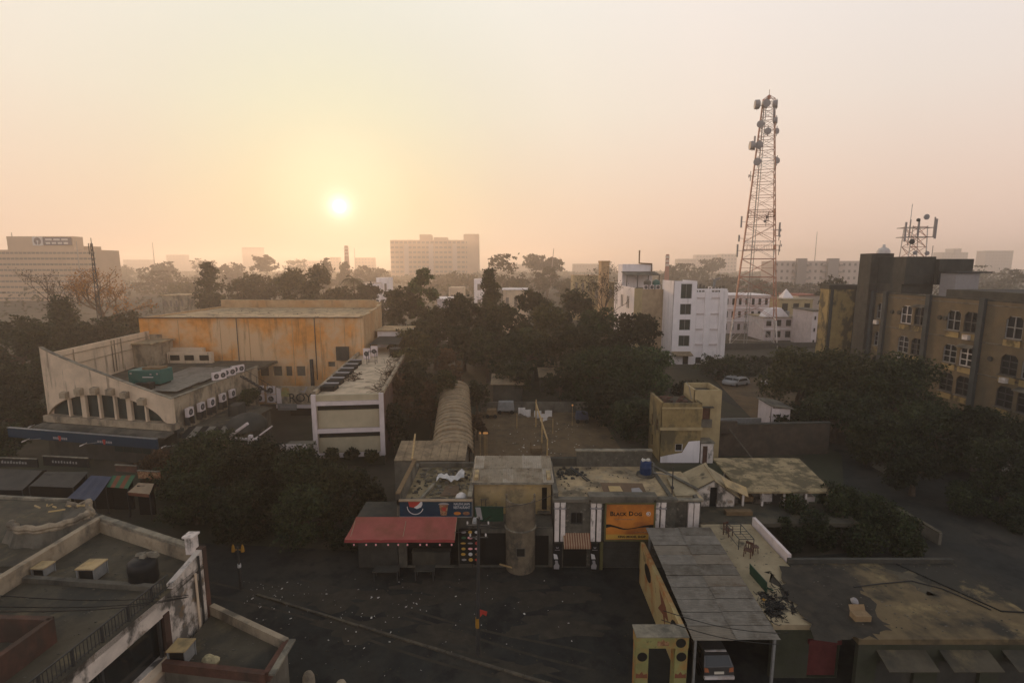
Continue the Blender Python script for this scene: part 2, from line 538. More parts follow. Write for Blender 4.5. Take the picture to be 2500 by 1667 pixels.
M_RUSTCLOTH = mat('striped_cloth_rust', (.20, .075, .04), .85, .15, 2)
M_GREENCLOTH = mat('striped_cloth_green', (.05, .13, .065), .85, .15, 2)
M_GREYCLOTH = mat('grey_awning_cloth', (.088, .08, .066), .85, .15, 1, (.06, .056, .048), .6, .7)
M_CLOTHW = mat('white_cloth', (.66, .62, .58), .85, .1, 2)
M_BLACK = mat('black_plastic', (.014, .015, .015), .5, .2, 2)
M_MURAL = mat('mural_paint', (.46, .35, .16), .7, .15, 1, (.42, .15, .04), .85, .4, 1, .5, .62, stain2=(.12, .07, .03), sf2=.6, ss2=1.1, lo2=.6, hi2=.66)
M_GATE = mat('gate_paint', (.27, .26, .10), .7, .2, 1.3, (.42, .16, .045), .9, .55, 1, .47, .6, stain2=(.08, .06, .03), sf2=.6, ss2=1.6, lo2=.6, hi2=.66)
M_GREENWALL = mat('green_wall', (.048, .052, .032), .9, .25, 1, (.055, .055, .042), .8, .7)
M_SHUTRED = mat('red_shutter', (.11, .03, .028), .7, .2, 2)
M_CARGREY = mat('grey_car_paint', (.045, .043, .041), .3, .05, 1, spec=.5)  # grey darkened for the shade under the shed roof
M_CARWHITE = mat('white_car_paint', (.33, .32, .31), .3, .05, 1, spec=.5)
M_PLATE = mat('number_plate', (.6, .56, .46), .5, .05, 1)
M_LAMPRED = mat('tail_lamp', (.35, .12, .05), .3, .1, 3, spec=.5)
M_DUST = mat('street_dust', (.052, .044, .032), .95, .3, 1.5, (.036, .033, .026), .7, .8)
M_KERBD = mat('dirty_road_kerb', (.115, .096, .066), .9, .3, 2.0, (.05, .047, .04), .8, .8)
M_BARK = mat('bark', (.085, .062, .042), .95, .3, 4)
M_BARKPALE = mat('pale_bark', (.17, .11, .065), .95, .3, 4)
M_YELP = mat('yellow_paint', (.34, .175, .025), .6, .15, 3)
M_CHAIR = mat('brown_chair_plastic', (.085, .042, .028), .6, .2, 3)
M_CARD = mat('cardboard', (.27, .185, .10), .9, .15, 3)
M_BAG = mat('pale_sack', (.42, .35, .20), .85, .25, 5)
M_TARP = mat('brown_tarpaulin', (.15, .10, .062), .9, .2, 2)
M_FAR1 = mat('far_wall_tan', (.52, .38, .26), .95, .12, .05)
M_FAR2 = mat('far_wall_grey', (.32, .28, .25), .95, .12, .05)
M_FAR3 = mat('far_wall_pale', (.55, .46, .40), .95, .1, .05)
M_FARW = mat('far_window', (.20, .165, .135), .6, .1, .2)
M_FARRED = mat('far_red_roof', (.30, .10, .07), .9, .15, .2)
M_LEAF = leaf_mat('dark_leaves', (.012, .019, .009), (.044, .056, .02))
M_LEAF2 = leaf_mat('olive_leaves', (.02, .025, .009), (.07, .07, .024))
M_LEAF3 = leaf_mat('green_leaves', (.013, .028, .010), (.05, .088, .028))
M_LEAFO = leaf_mat('rusty_leaves', (.24, .10, .028), (.40, .20, .06), .45)
M_LEAFB = leaf_mat('brown_shrub', (.055, .035, .02), (.12, .07, .035))

# ------------------------------------------------------------------ ground, roads, haze
def sheet(name, pts, z, m):
    b = MB()
    b.face([(p[0], p[1], z) for p in pts])
    return tag(b.build(name, m), kind='structure')


sheet('ground', [(2400 * math.cos(2 * math.pi * k / 48), 2400 * math.sin(2 * math.pi * k / 48)) for k in range(48)], 0, M_EARTH)
sheet('street', [(-75, 8), (60, 8), (60, 24), (44, 40), (13.5, 34.9), (-75, 43)], .004, M_ASPH)
sheet('courtyard', [(-3.6, 44.5), (13.5, 43), (13, 76), (-5.6, 76)], .006, M_DIRT)
sheet('lane', [(28.6, 24), (60, 24), (62, 70), (44, 94), (33, 94), (39, 58), (28.6, 41)], .012, M_ASPH)
sheet('parking_yard', [(34, 66.5), (50, 66), (56, 100), (40, 100)], .018, M_DIRT)
hz = MB()
hz.box(-2450, 2450, -2450, 2450, -1, 76)
haze = tag(hz.build('haze', []), kind='stuff')
hm = bpy.data.materials.new('haze_air')
hm.use_nodes = True
hm.node_tree.nodes.clear()
ho = hm.node_tree.nodes.new('ShaderNodeOutputMaterial')
hv = hm.node_tree.nodes.new('ShaderNodeVolumePrincipled')
hv.inputs['Color'].default_value = (1.0, .93, .86, 1)
hv.inputs['Density'].default_value = HAZE_DENSITY
hv.inputs['Anisotropy'].default_value = .55
hm.node_tree.links.new(hv.outputs[0], ho.inputs['Volume'])
haze.data.materials.append(hm)

rng = random.Random(11)
# kerb line across the street, stone by stone
k0, k1 = Vector((-17.3, 31.8, 0)), Vector((13.0, 20.0, 0))
kerb = thing('road_kerb', 'long low pale kerb line running across the dark street', 'kerb', k0)
kd = (k1 - k0).normalized()
n_k = 27
for i in range(n_k):
    b = MB()
    p = k0 + (k1 - k0) * (i / n_k) + kd * .02
    q = k0 + (k1 - k0) * ((i + 1) / n_k) - kd * .02
    h = .10 + rng.uniform(-.02, .02)
    s = kd.cross(Vector((0, 0, 1))) * rng.uniform(-.02, .02)
    b.beam(p + s + Vector((0, 0, h / 2 + .004)), q + s + Vector((0, 0, h / 2 + .004)), .16, h)
    b.build('kerb_stone', M_KERBD, kerb)

# litter on the street and in the courtyard
b = MB()


def scrap(x, y, s, z=.02):
    t = rng.uniform(0, 6.28)
    a, c = Vector((math.cos(t), math.sin(t), rng.uniform(-.3, .5))) * s, Vector((-math.sin(t), math.cos(t), rng.uniform(-.2, .4))) * s * rng.uniform(.4, .9)
    p = Vector((x, y, z + s * .5))
    b.face([p - a - c, p + a - c * .6, p + a * .7 + c, p - a * .8 + c * .9])


for i in range(170):
    u, v = rng.gauss(960, 230), rng.triangular(1400, 1660, 1470)
    if rng.random() < .25: u, v = rng.gauss(650, 60), rng.gauss(1450, 20)
    if v < 1400 + max(0, (600 - u)) or u < 590 or u > 1530: continue
    p = G(u, v)
    scrap(p.x, p.y, rng.uniform(.015, .045) if rng.random() < .88 else rng.uniform(.06, .1))
for i in range(70):
    p = G(rng.uniform(1200, 1450), rng.uniform(1030, 1115))
    scrap(p.x, p.y, rng.uniform(.05, .11))
tag(b.build('litter', M_LITTER), kind='stuff')
b = MB()
for i in range(16):
    q = G(rng.uniform(640, 1500), rng.uniform(1410, 1650)); r = rng.uniform(.5, 1.6); pts = []
    for k in range(22):
        t = 6.283 * k / 22; f = 1 + .35 * math.sin(3 * t + i) + .2 * math.sin(7 * t + i * 2) + rng.uniform(-.1, .1)
        pts.append((q.x + r * 1.7 * f * math.cos(t), q.y + r * .7 * f * math.sin(t), .0075 + .0003 * i))
    b.face(pts)
for off in (0, 1.5, 4.1, 5.7):
    for k in range(30):
        xa, xb = -22 + 1.4 * k, -22 + 1.4 * (k + 1)
        ya, yb = [33.2 - .36 * (x + 17) + off * .6 - 2.6 + .25 * math.sin(x * .35 + off) for x in (xa, xb)]
        if 4 < xa or ya > 33.5: continue
        b.face([(xa, ya, .0135), (xb, yb, .0135), (xb, yb + .2, .0135), (xa, ya + .2, .0135)])
tag(b.build('street_dust', M_DUST), kind='stuff')
# pebbles and dirt clods on the ground of courtyard
b = MB()
for i in range(500):
    if i % 2: p = G(rng.uniform(1200, 1480), rng.uniform(1020, 1118))
    else: p = G(rng.uniform(600, 1540), rng.uniform(1395, 1660))
    r = rng.uniform(.02, .06)
    b.lathe([(0.0, r * .7), (r * .8, r * .45), (r, 0)], (p.x, p.y, .012), 5)
tag(b.build('gravel', M_EARTH), kind='stuff')


def sacks(u, v, label, r=.3, m=M_BAG, z=0.0):
    p = G(u, v, z)
    b = MB()
    rr = random.Random(int(u * 7 + v))
    for k in range(3):
        b.lathe([(.02, r * 1.1), (r * .5, r), (r, r * .5), (r * .9, .02)], (p.x + rr.uniform(-r, r) * .7, p.y + rr.uniform(-r, r) * .5, z + .01), 8)
    return tag(b.build('rubbish_bag', m), label, 'bag', 'rubbish bags')


# ------------------------------------------------------------------ utility pole and lamp post on the street
p = Vector((-1.95, 26.4, 0))
pole = thing('utility_pole', 'dark street pole with yellow band in front of the red awning', 'pole', p)
b = MB(); b.tube([p, p + Vector((.05, 0, 4)), p + Vector((.12, 0, 8.4))], [.12, .10, .075], 10); b.build('mast', M_STEELD, pole)
b = MB(); b.lathe([(.126, 1.75), (.126, 2.35)], p, 12); b.build('yellow_band', M_YELP, pole)
b = MB(); b.beam(p + Vector((-.55, 0, 7.9)), p + Vector((.75, 0, 7.9)), .07); b.beam(p + Vector((-.4, 0, 7.2)), p + Vector((.6, 0, 7.2)), .06)
b.build('cross_arm', M_STEELD, pole)
lh = MB(); lh.tube([p + Vector((.12, 0, 8.3)), p + Vector((.05, -.3, 8.55)), p + Vector((-.05, -.7, 8.62))], .035, 6)
lh.hexa([p + Vector((-.17, -1.05, 8.55)), p + Vector((.07, -1.05, 8.55)), p + Vector((.06, -.6, 8.58)), p + Vector((-.16, -.6, 8.58))],
        [p + Vector((-.12, -1.0, 8.66)), p + Vector((.02, -1.0, 8.66)), p + Vector((.02, -.62, 8.7)), p + Vector((-.12, -.62, 8.7))])
lh.build('lamp_head', M_STEELG, pole)
for k, (z, dx) in enumerate([(7.98, -.5), (7.98, .1), (7.98, .65), (7.27, -.35), (7.27, .5)]):
    b = MB(); b.lathe([(.03, 0), (.055, .05), (.03, .1), (.05, .14), (0, .17)], p + Vector((dx, 0, z)), 8); b.build('insulator', M_STEELW, pole)
fb = MB(); q = p + Vector((.14, -.06, 2.9))
fb.plate([q, q + Vector((.42, -.05, -.1)), q + Vector((.36, 0, -.42)), q + Vector((.16, .02, -.3)), q + Vector((.0, 0, -.5))], (0, .012, 0))
tag(fb.build('red_flag', M_REDP), 'torn red cloth tied to the dark street pole', 'flag')
p = Vector((-18.7, 32.5, 0))
lp = thing('lamp_post', 'short post with two yellow lamp hoods at the street corner', 'lamp post', p)
b = MB(); b.tube([p, p + Vector((0, 0, 1.6))], .11, 10); b.tube([p + Vector((0, 0, 1.6)), p + Vector((0, 0, 3.1))], .06, 8); b.build('post', M_STEELD, lp)
for sx in (-1, 1):
    b = MB(); c = p + Vector((sx * .32, 0, 2.95))
    b.tube([p + Vector((0, 0, 2.9)), c + Vector((0, 0, -.1))], .03, 6)
    b.lathe([(.12, -.2), (.11, 0), (.08, .2), (.03, .32), (0, .34)], c, 10); b.build('lamp_hood', M_YELP, lp)
b = MB(); b.lathe([(.118, 1.6), (.118, 1.85)], p, 10); b.build('white_band', M_WHITEP, lp)

# ------------------------------------------------------------------ restaurant with red awning
XR0, XR1, YF = -8.35, -2.95, 35.0
rest = thing('restaurant', 'low restaurant with blue sign fascia and rubble strewn roof', 'building', (-5.6, 38.5, 0))
b = MB()
b.wall((XR0, YF), (XR1, YF), 0, 5.3, .25, [(.6, 4.4, .05, 2.9)])
b.wall((XR1, YF + .001), (XR1, 43), 0, 4.9, .25)
b.wall((XR0, 43), (XR0, YF + .001), 0, 4.9, .25)
b.wall((XR1 - .26, 43), (XR0 + .26, 43), 0, 5.0, .25)
b.build('wall', M_CONC, rest)
b = MB(); b.box(XR0 + .26, XR1 - .26, YF + .26, 42.74, 4.4, 4.6); b.build('roof', M_ROOFV, rest)
for nm, x, y0, y1, z0, z1 in (('parapet', XR0 - .02, YF, 41.6, 4.9, 5.75), ('parapet', XR1 - .24, YF + .02, 43.0, 4.9, 5.5)):
    b = MB(); b.box(x, x + .24, y0, y1, z0, z1); b.box(x - .04, x + .28, y0 - .04, y1, z1, z1 + .07, 1)
    b.build(nm, [M_CONC, M_TIMBER if x < -5 else M_KERB], rest)
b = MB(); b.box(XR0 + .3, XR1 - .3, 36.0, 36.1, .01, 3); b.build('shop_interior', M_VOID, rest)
b = MB(); b.box(-7.4, -4.6, 35.3, 35.8, .02, 1.0); b.box(-7.45, -4.55, 35.25, 35.85, 1.0, 1.06); b.build('counter', M_CONCD, rest)
b = MB(); b.box(-11.3, -8.4, 35.0, 37.5, 0, 3.95); b.build('side_stall', M_CONCD, rest)
for x, y, w, lab in ((-8.9, 33.6, 1.8, 'dark table under the left half of red awning'), (-6.2, 33.7, 1.4, 'dark table under the right half of red awning')):
    t = thing('stall_table', lab, 'table', (x, y, 0)); b = MB(); b.box(x - w / 2, x + w / 2, y - .4, y + .4, .74, .80); b.build('top', M_CONCD, t)
    for dx in (-w / 2 + .08, w / 2 - .08):
        for dy in (-.33, .33): b = MB(); b.beam((x + dx, y + dy, .01), (x + dx, y + dy, .74), .06); b.build('leg', M_STEELD, t)

sg = thing('restaurant_sign', 'long blue drink sign with globe and cup above red awning', 'sign', (-5.5, 34.9, 4.1))
sx0, sx1, sz0, sz1 = -8.1, -2.9, 4.12, 5.28
b = MB(); b.box(sx0, sx1, 34.8, 34.92, sz0, sz1); b.build('panel', M_BLUE, sg)
b = MB(); b.box(sx0 - .05, sx1 + .05, 34.72, 34.98, sz1, sz1 + .09); b.build('top_rail', M_TANCLOTH, sg)
b = MB(); b.box(sx0 - .03, sx1 + .03, 34.74, 34.95, sz0 - .05, sz0); b.box(sx1, sx1 + .05, 34.74, 34.95, sz0, sz1); b.build('frame', M_STEELG, sg)


def disc_part(name, cx, y, cz, r, a0, a1, m, root, r0=0.0, sx=1.0, sz=1.0, n=18):
    b = MB()
    pts = [(cx + sx * r * math.cos(a0 + (a1 - a0) * i / n), y, cz + sz * r * math.sin(a0 + (a1 - a0) * i / n)) for i in range(n + 1)]
    if r0:
        pts += [(cx + sx * r0 * math.cos(a1 - (a1 - a0) * i / n), y, cz + sz * r0 * math.sin(a1 - (a1 - a0) * i / n)) for i in range(n + 1)]
        for i in range(n):
            b.face([pts[i], pts[i + 1], pts[2 * n - i], pts[2 * n + 1 - i]])
    else:
        b.face(pts)
    return b.build(name, m, root)


gc = (-6.98, 4.98)
disc_part('globe_ring', gc[0], 34.793, gc[1] - .12, .60, R(178), R(345), M_WHITEP, sg, r0=.545)
b = MB(); b.face([(gc[0] - .50, 34.792, 5.27), (gc[0] - .42, 34.792, 4.86), (gc[0] - .1, 34.792, 4.80), (gc[0] + .2, 34.792, 5.0), (gc[0] + .42, 34.792, 5.27)]); b.build('globe_red', M_REDP, sg)
b = MB(); b.face([(gc[0] - .1, 34.79, 4.80), (gc[0] + .12, 34.79, 4.70), (gc[0] + .42, 34.79, 4.82), (gc[0] + .52, 34.79, 5.02), (gc[0] + .52, 34.79, 5.27), (gc[0] + .42, 34.79, 5.27), (gc[0] + .2, 34.79, 5.0)]); b.build('globe_white', M_WHITEP, sg)
b = MB(); b.face([(-5.15, 34.79, 4.2), (-4.72, 34.79, 4.2), (-4.60, 34.79, 5.02), (-5.24, 34.79, 5.02)]); b.build('cup', M_BROWNP, sg)
disc_part('cup_lid', -4.92, 34.788, 5.02, .40, 0, math.pi, M_DISH, sg, sz=.4)
b = MB(); b.face([(-5.02, 34.786, 4.55), (-4.8, 34.786, 4.5), (-4.74, 34.786, 4.82), (-5.08, 34.786, 4.82)]); b.build('cup_mark', M_REDP, sg)
lettering('NAUSHI JAAN', .26, (-3.62, 34.79, 5.07), M_WHITEP, sg, sx=.72)
lettering('RESTAURANT', .27, (-3.62, 34.79, 4.80), M_WHITEP, sg, sx=.72)
for k, x in enumerate((-3.95, -3.3)):
    disc_part('food_picture', x, 34.79, 4.36, .26, 0, 2 * math.pi, M_BROWNP if k else M_SIGNOR, sg, sz=.5)

aw = thing('red_awning', 'large faded red awning hung with pink lanterns', 'awning', (-7.6, 34.2, 3.4))
b = MB()
ax0, ax1 = -11.25, -3.98
NA = 10
for i in range(NA):
    xa, xb = ax0 + (ax1 - ax0) * i / NA, ax0 + (ax1 - ax0) * (i + 1) / NA
    for j in range(4):
        def ap(x, t):
            sag = .08 * math.sin(math.pi * t) * (1 + .4 * math.sin(x * 2.1)) + .03 * math.sin(x * 4.1) * t
            return Vector((x - (.35 * t if x < ax0 + .1 else 0), 34.72 - 1.65 * t, 4.12 - .82 * t - sag))
        t0, t1 = j / 4, (j + 1) / 4
        b.face([ap(xa, t0), ap(xb, t0), ap(xb, t1), ap(xa, t1)])
b.build('canopy', M_RED, aw, smooth=True)
b = MB()
for i in range(NA):
    xa, xb = ax0 - (.35 if i == 0 else 0) + (ax1 - ax0) * i / NA, ax0 + (ax1 - ax0) * (i + 1) / NA
    za, zb = [3.30 - .03 * math.sin(x * 4.1) for x in (xa, xb)]
    b.plate([(xa, 33.06, za), (xb, 33.06, zb), (xb, 33.03, zb - .19), (xa, 33.03, za - .19)], (0, .01, 0))
b.build('valance', M_REDD, aw)
b = MB(); b.beam((ax0 - .3, 33.1, 3.27), (ax1, 33.1, 3.27), .05)
for x in (ax0, -7.6, ax1): b.beam((x, 34.7, 4.05), (x, 33.1, 3.25), .04)
b.build('rail', M_TANCLOTH, aw)
lant = None
ORD = ['first', 'second', 'third', 'fourth', 'fifth', 'sixth', 'seventh', 'eighth', 'ninth', 'last']
for i, u in enumerate((872, 900, 922, 950, 973, 994, 1023, 1038, 1068, 1095)):
    x = ax0 + .3 + (ax1 - ax0 - .5) * (u - 872) / 223
    loc = (x, 33.05, 2.93)
    if lant is None:
        lant = thing('lantern', 'first pink lantern from the left under the red awning', 'lantern', loc, 0, 'pink lanterns under the red awning')
        b = MB(); b.lathe([(0, -.08), (.05, -.05), (.065, 0), (.05, .05), (.02, .07)], loc, 8); b.build('globe', M_PINKB, lant)
        b = MB(); b.tube([(x, 33.05, 3.01), (x, 33.05, 3.14)], .008, 4); b.build('cord', M_BLACK, lant)
    else: copy_tree(lant, loc, None, ORD[i] + ' pink lantern from the left under the red awning')

mb = thing('menu_board', 'dark menu board of food pictures right of red awning', 'board', (-3.0, 34.85, 1.8))
b = MB(); b.box(-3.85, -2.25, 34.8, 34.86, .42, 3.15); b.build('panel', M_VOID, mb)
pm = [M_BROWNP, M_GREENCLOTH, M_WHITEP, M_PINKB, M_GOLD, M_BROWNP, M_REDP, M_DISH, M_SIGNOR]  # pink pictures glow faintly without being lamps
for r_ in range(6):
    for c_ in range(3):
        disc_part('food_picture', -3.55 + .5 * c_ + rng.uniform(-.04, .04), 34.794, 2.9 - .43 * r_, .19, 0, 2 * math.pi, rng.choice(pm), mb, sx=rng.uniform(.7, 1.1), sz=rng.uniform(.35, .75), n=10)
gs = thing('green_sign', 'green shop sign with pale picture strip beside the blue sign', 'sign', (-1.7, 34.9, 4.3))
b = MB(); b.box(-2.72, -.62, 34.84, 34.92, 3.72, 4.85); b.build('panel', M_GREENS, gs)
b = MB(); b.face([(-2.66, 34.836, 4.8), (-2.28, 34.836, 4.8), (-2.12, 34.836, 3.85), (-2.48, 34.836, 3.85)]); b.build('picture_strip', M_DISH, gs)
b = MB()
for x, h in ((-2.2, 5.35), (-1.9, 5.35), (-1.15, 5.1)): b.beam((x, 34.95, 4.7), (x, 34.95, h), .04)
b.beam((-2.3, 34.95, 5.35), (-1.8, 34.95, 5.35), .04)
b.build('bracket', M_STEELD, gs)

# clutter on the restaurant roof
b = MB(); b.beam((-7.0, 35.6, 4.75), (-6.2, 38.9, 4.82), .2, .18)
tag(b.build('fallen_beam', M_KERB), 'pale concrete beam lying along restaurant roof', 'beam')
b = MB()
NX, NY = 9, 4
cp = lambda i, j: Vector((-6.1 + 2.2 * i / NX, 39.2 + .9 * j / NY + .3 * math.sin(i * .9), 4.85 + .28 * abs(math.sin(i * 1.3 + j)) + (.35 if i > 6 else 0) * (j / NY)))
for i in range(NX):
    for j in range(NY): b.face([cp(i, j), cp(i + 1, j), cp(i + 1, j + 1), cp(i, j + 1)])
tag(b.build('cloth', M_CLOTHW, smooth=True), 'crumpled white cloth on the restaurant roof', 'cloth')
b = MB(); b.plate([(-5.5, 37.0, 4.66), (-4.1, 37.0, 4.66), (-4.2, 38.7, 4.7), (-5.2, 38.7, 4.7)], (0, 0, .03))
tag(b.build('tarpaulin', M_TARP), 'flat brown tarpaulin on restaurant roof', 'tarpaulin')
b = MB()
for k in range(26):
    t0 = 2 * math.pi * k / 26; t1 = 2 * math.pi * (k + 1) / 26
    b.tube([(-5.6 + .75 * math.cos(t0), 36.3 + .4 * math.sin(t0), 4.66), (-5.6 + .75 * math.cos(t1), 36.3 + .4 * math.sin(t1), 4.66)], .05, 5, cap=False)
tag(b.build('hose_ring', M_STEELD), 'coiled dark ring of hose on restaurant roof', 'hose')
b = MB()
for k in range(150):
    x, y = rng.uniform(-7.9, -3.4), rng.uniform(35.5, 42.3)
    s = rng.uniform(.06, .22)
    b.box(x, x + s * 1.4, y, y + s, 4.605, 4.605 + s * rng.uniform(.3, 1))
for k in range(14):
    x, y, t = rng.uniform(-7.8, -4), rng.uniform(39.8, 42.2), rng.uniform(0, 3)
    b.beam((x, y, 4.7), (x + 1.2 * math.cos(t), y + .7 * math.sin(t), 4.75 + rng.uniform(0, .3)), .07)
tag(b.build('rubble', M_CONC), kind='stuff')
wt = thing('water_tank', 'small white domed water tank behind the blue sign', 'tank', (-3.75, 35.75, 4.6))
b = MB(); b.lathe([(.42, 4.6), (.44, 4.75), (.42, 4.9), (.44, 5.0), (.42, 5.15), (.36, 5.32), (.17, 5.42), (.17, 5.46), (0, 5.48)], (-3.75, 35.75, 0), 18); b.build('drum', M_CLOTHW, wt, smooth=True)
for z in (4.82, 5.05): b = MB(); b.lathe([(.435, z - .02), (.455, z), (.435, z + .02)], (-3.75, 35.75, 0), 18); b.build('rib', M_DISH, wt)

# long shed with barrel vaulted roof running back from the restaurant
vault = thing('vaulted_shed', 'long narrow shed with ribbed barrel roof running back', 'building', (-7, 58, 0))
va, vb = Vector((-5.6, 46.2, 0)), Vector((-8.2, 72.0, 0))
vd = (vb - va).normalized(); vs = Vector((vd.y, -vd.x, 0))
b = MB()
for sgn in (-1, 1):
    q = va + vs * sgn * 1.75; w = vb + vs * sgn * 1.75
    b = MB(); b.beam(q + Vector((0, 0, 2.3)), w + Vector((0, 0, 2.3)), .25, 4.6); b.build('wall', M_CONC, vault)
NS = 20
for i in range(NS):
    b = MB()
    t0, t1 = i / NS, (i + 1) / NS
    jit = rng.uniform(-.09, .09)
    ring = lambda t, g: [va + (vb - va) * t + vs * (1.95 + g) * math.cos(math.pi - math.pi * k / 9) + Vector((0, 0, 4.6 + (1.15 + g + jit) * math.sin(math.pi * k / 9))) for k in range(10)]
    r0, r1 = ring(t0 - .008, .13), ring(t1, .0)
    for k in range(9): b.face([r0[k], r0[k + 1], r1[k + 1], r1[k]])
    r2 = ring(t0 - .008, -.06)
    for k in range(9): b.face([r2[k], r2[k + 1], r0[k + 1], r0[k]])
    b.build('roof_strip', M_TINR, vault)
b = MB()
for k in range(8):
    xa, xb = -10.4 + 6.3 * k / 8, -10.4 + 6.3 * (k + 1) / 8 - .03
    b = MB(); b.plate([(xa, 43.1, 5.05), (xb, 43.1, 5.05), (xb, 46.3, 5.75), (xa, 46.3, 5.75)], (0, 0, .04))
    b.build('roof_sheet', M_TINR, vault)
b = MB(); b.box(-10.4, -4.1, 43.25, 46.2, 0, 4.95); b.build('front_room', M_CONC, vault)
b = MB(); b.beam((-8.45, 41.4, 5.9), (-9.1, 46.3, 6.4), .14, .14)
tag(b.build('roof_pole', M_BAMBOO), 'pale wooden pole leaning along the vaulted shed', 'pole')

# ------------------------------------------------------------------ middle building with tin roof and round bay
mid = thing('middle_building', 'stained yellowish building with pale tin roof and round bay', 'building', (0, 38, 0))
b = MB(); b.wall((-2.9, 37.3), (3.0, 37.3), 0, 5.7, .3, [(5.2, 5.72, 3.3, 5.2)]); b.wall((3.0, 37.31), (3.0, 40.8), 0, 6.0, .3); b.wall((-2.9, 40.8), (-2.9, 37.31), 0, 6.0, .3)
b.build('wall', M_SANDW, mid)
b = MB(); b.box(2.32, 2.80, 37.5, 37.56, 3.3, 5.2); b.build('door', M_VOID, mid)
b = MB(); b.box(1.95, 2.9, 36.95, 37.29, 3.22, 3.3); b.build('sill', M_KERB, mid)
for k in range(8):
    x0 = -3.05 + 6.2 * k / 8; x1 = x0 + 6.2 / 8 + .05
    for hlf in (0, 1):
        b = MB()
        y0, y1 = (36.95, 39.1) if hlf == 0 else (39.0, 41.0)
        z = lambda y: 5.72 + (y - 36.95) * .14 + .012 * (k % 2) + .02 * hlf
        nr = 5
        for j in range(nr):
            xa, xb, xm = x0 + (x1 - x0) * j / nr, x0 + (x1 - x0) * (j + 1) / nr, x0 + (x1 - x0) * (j + .5) / nr
            b.face([(xa, y0, z(y0)), (xm, y0, z(y0) + .035), (xm, y1, z(y1) + .035), (xa, y1, z(y1))])
            b.face([(xm, y0, z(y0) + .035), (xb, y0, z(y0)), (xb, y1, z(y1)), (xm, y1, z(y1) + .035)])
        b.build('roof_sheet', rng.choice([M_TINL, M_TINL2, M_TINL2]), mid)
b = MB(); b.box(-3.05, 3.15, 36.88, 36.94, 5.60, 5.76); b.build('fascia', M_KERB, mid)
b = MB(); b.wall((-2.9, 35.05), (3.0, 35.05), 0, 3.0, .25, [(.1, 2.5, .02, 2.7), (4.6, 5.6, .02, 2.5)]); b.box(-2.9, 3.0, 35.31, 37.29, 2.9, 3.05, 0); b.build('lower_front', M_CONC, mid)
for q in ((-2.85, -.35, 2.8), (1.6, 2.8, 2.6)): b = MB(); b.box(q[0], q[1], 35.35, 35.4, .02, q[2]); b.build('shutter', M_VOID, mid)
b = MB(); cx, cy = .62, 35.1
b.lathe([(1.08, 0), (1.08, 5.4), (.96, 5.4), (.96, 3.5)], (cx, cy, 0), 18, 0, math.pi, 2 * math.pi)
for sx in (-1, 1): b.box(cx + sx * 1.02 - .07, cx + sx * 1.02 + .07, cy - .02, cy + .22, 3.0, 5.62)
b.build('round_bay', M_BAY, mid, smooth=False)
b = MB(); b.lathe([(1.08, 3.25), (1.17, 3.27), (1.17, 3.33), (1.08, 3.35)], (cx, cy, 0), 18, 0, math.pi, 2 * math.pi); b.build('ring_ledge', M_KERB, mid)
b = MB(); b.box(cx - .33, cx + .33, cy - 1.11, cy - 1.0, 1.45, 2.12); fr = b.build('window', M_CONC, mid)
b = MB(); b.face([(cx - .28, cy - 1.114, 1.5), (cx + .28, cy - 1.114, 1.5), (cx + .28, cy - 1.114, 2.07), (cx - .28, cy - 1.114, 2.07)]); b.build('pane', M_VOID, fr)
b = MB(); b.beam((-.9, 34.8, .4), (.0, 34.2, .5), .08, .08)
tag(b.build('plank', M_BAMBOO), 'pale plank leaning left of the round bay', 'plank')

# ------------------------------------------------------------------ liquor shop with orange board
X0, X1 = 3.05, 11.9
shop = thing('liquor_shop', 'two storey stone shop with white pilaster pairs and orange board', 'building', (7.5, 38.5, 0))
b = MB()
b.wall((X0, YF), (X1, YF), 0, 5.2, .3, [(1.22, 2.08, 3.4, 4.3), (.72, 2.45, .02, 2.35), (3.6, 6.3, .02, 2.2)])
b.wall((X1, YF + .001), (X1, 42), 0, 5.2, .3); b.wall((X0, 42), (X0, YF + .001), 0, 5.6, .3); b.wall((X1 - .31, 42), (X0 + .31, 42), 0, 5.2, .3)
b.build('wall', M_STONE, shop)
window(shop, (X0, YF), (X1, YF), 1.22, 2.08, 3.4, 4.3, M_STEELD, M_VOID, 2, 1)
b = MB(); b.box(X0 + .3, X1 - .3, YF + .3, 41.7, 4.95, 5.1); b.build('roof', M_ROOF, shop)
b = MB(); b.box(X0 - .1, 5.55, 34.78, 35.3, 5.2, 5.42); b.box(10.35, X1 + .05, 34.78, 35.3, 5.2, 5.42); b.build('cornice', M_CONC, shop)
b = MB(); b.box(5.5, 10.4, 34.5, 35.32, 5.5, 5.75); b.box(5.7, 10.2, 34.62, 35.3, 5.203, 5.5); b.build('cornice', M_CONC, shop)
b = MB(); b.box(X0, 5.5, 41.7, 42.02, 5.2, 5.85); b.build('parapet', M_CONCD, shop)
b = MB(); b.box(5.52, X1, 41.7, 42.04, 5.2, 6.45); b.box(5.42, X1 + .05, 41.62, 42.1, 6.45, 6.55, 1); b.build('parapet', [M_STONE, M_KERB], shop)
b = MB(); b.box(X0 - .02, X0 + .34, YF + .35, 41.6, 5.1, 5.65); b.build('parapet', M_CONC, shop)
for px in (X0 + .05, 5.72, 10.35):
    for k in (0, 1):
        x = px + k * .44
        b = MB(); b.box(x, x + .32, 34.83, 34.998, 2.15, 4.55); b.box(x - .02, x + .34, 34.80, 34.998, 4.85, 5.18); b.box(x + .02, x + .3, 34.86, 34.998, 4.553, 4.847)
        b.build('pilaster', M_PILAS, shop)
    b = MB(); b.box(px - .06, px + .82, 34.79, 34.999, 4.66, 4.74); b.build('pilaster_band', M_DISH, shop)
bb = thing('advert_board', 'large orange whisky advert board between white pilasters', 'sign', (8.55, 34.7, 3.9))
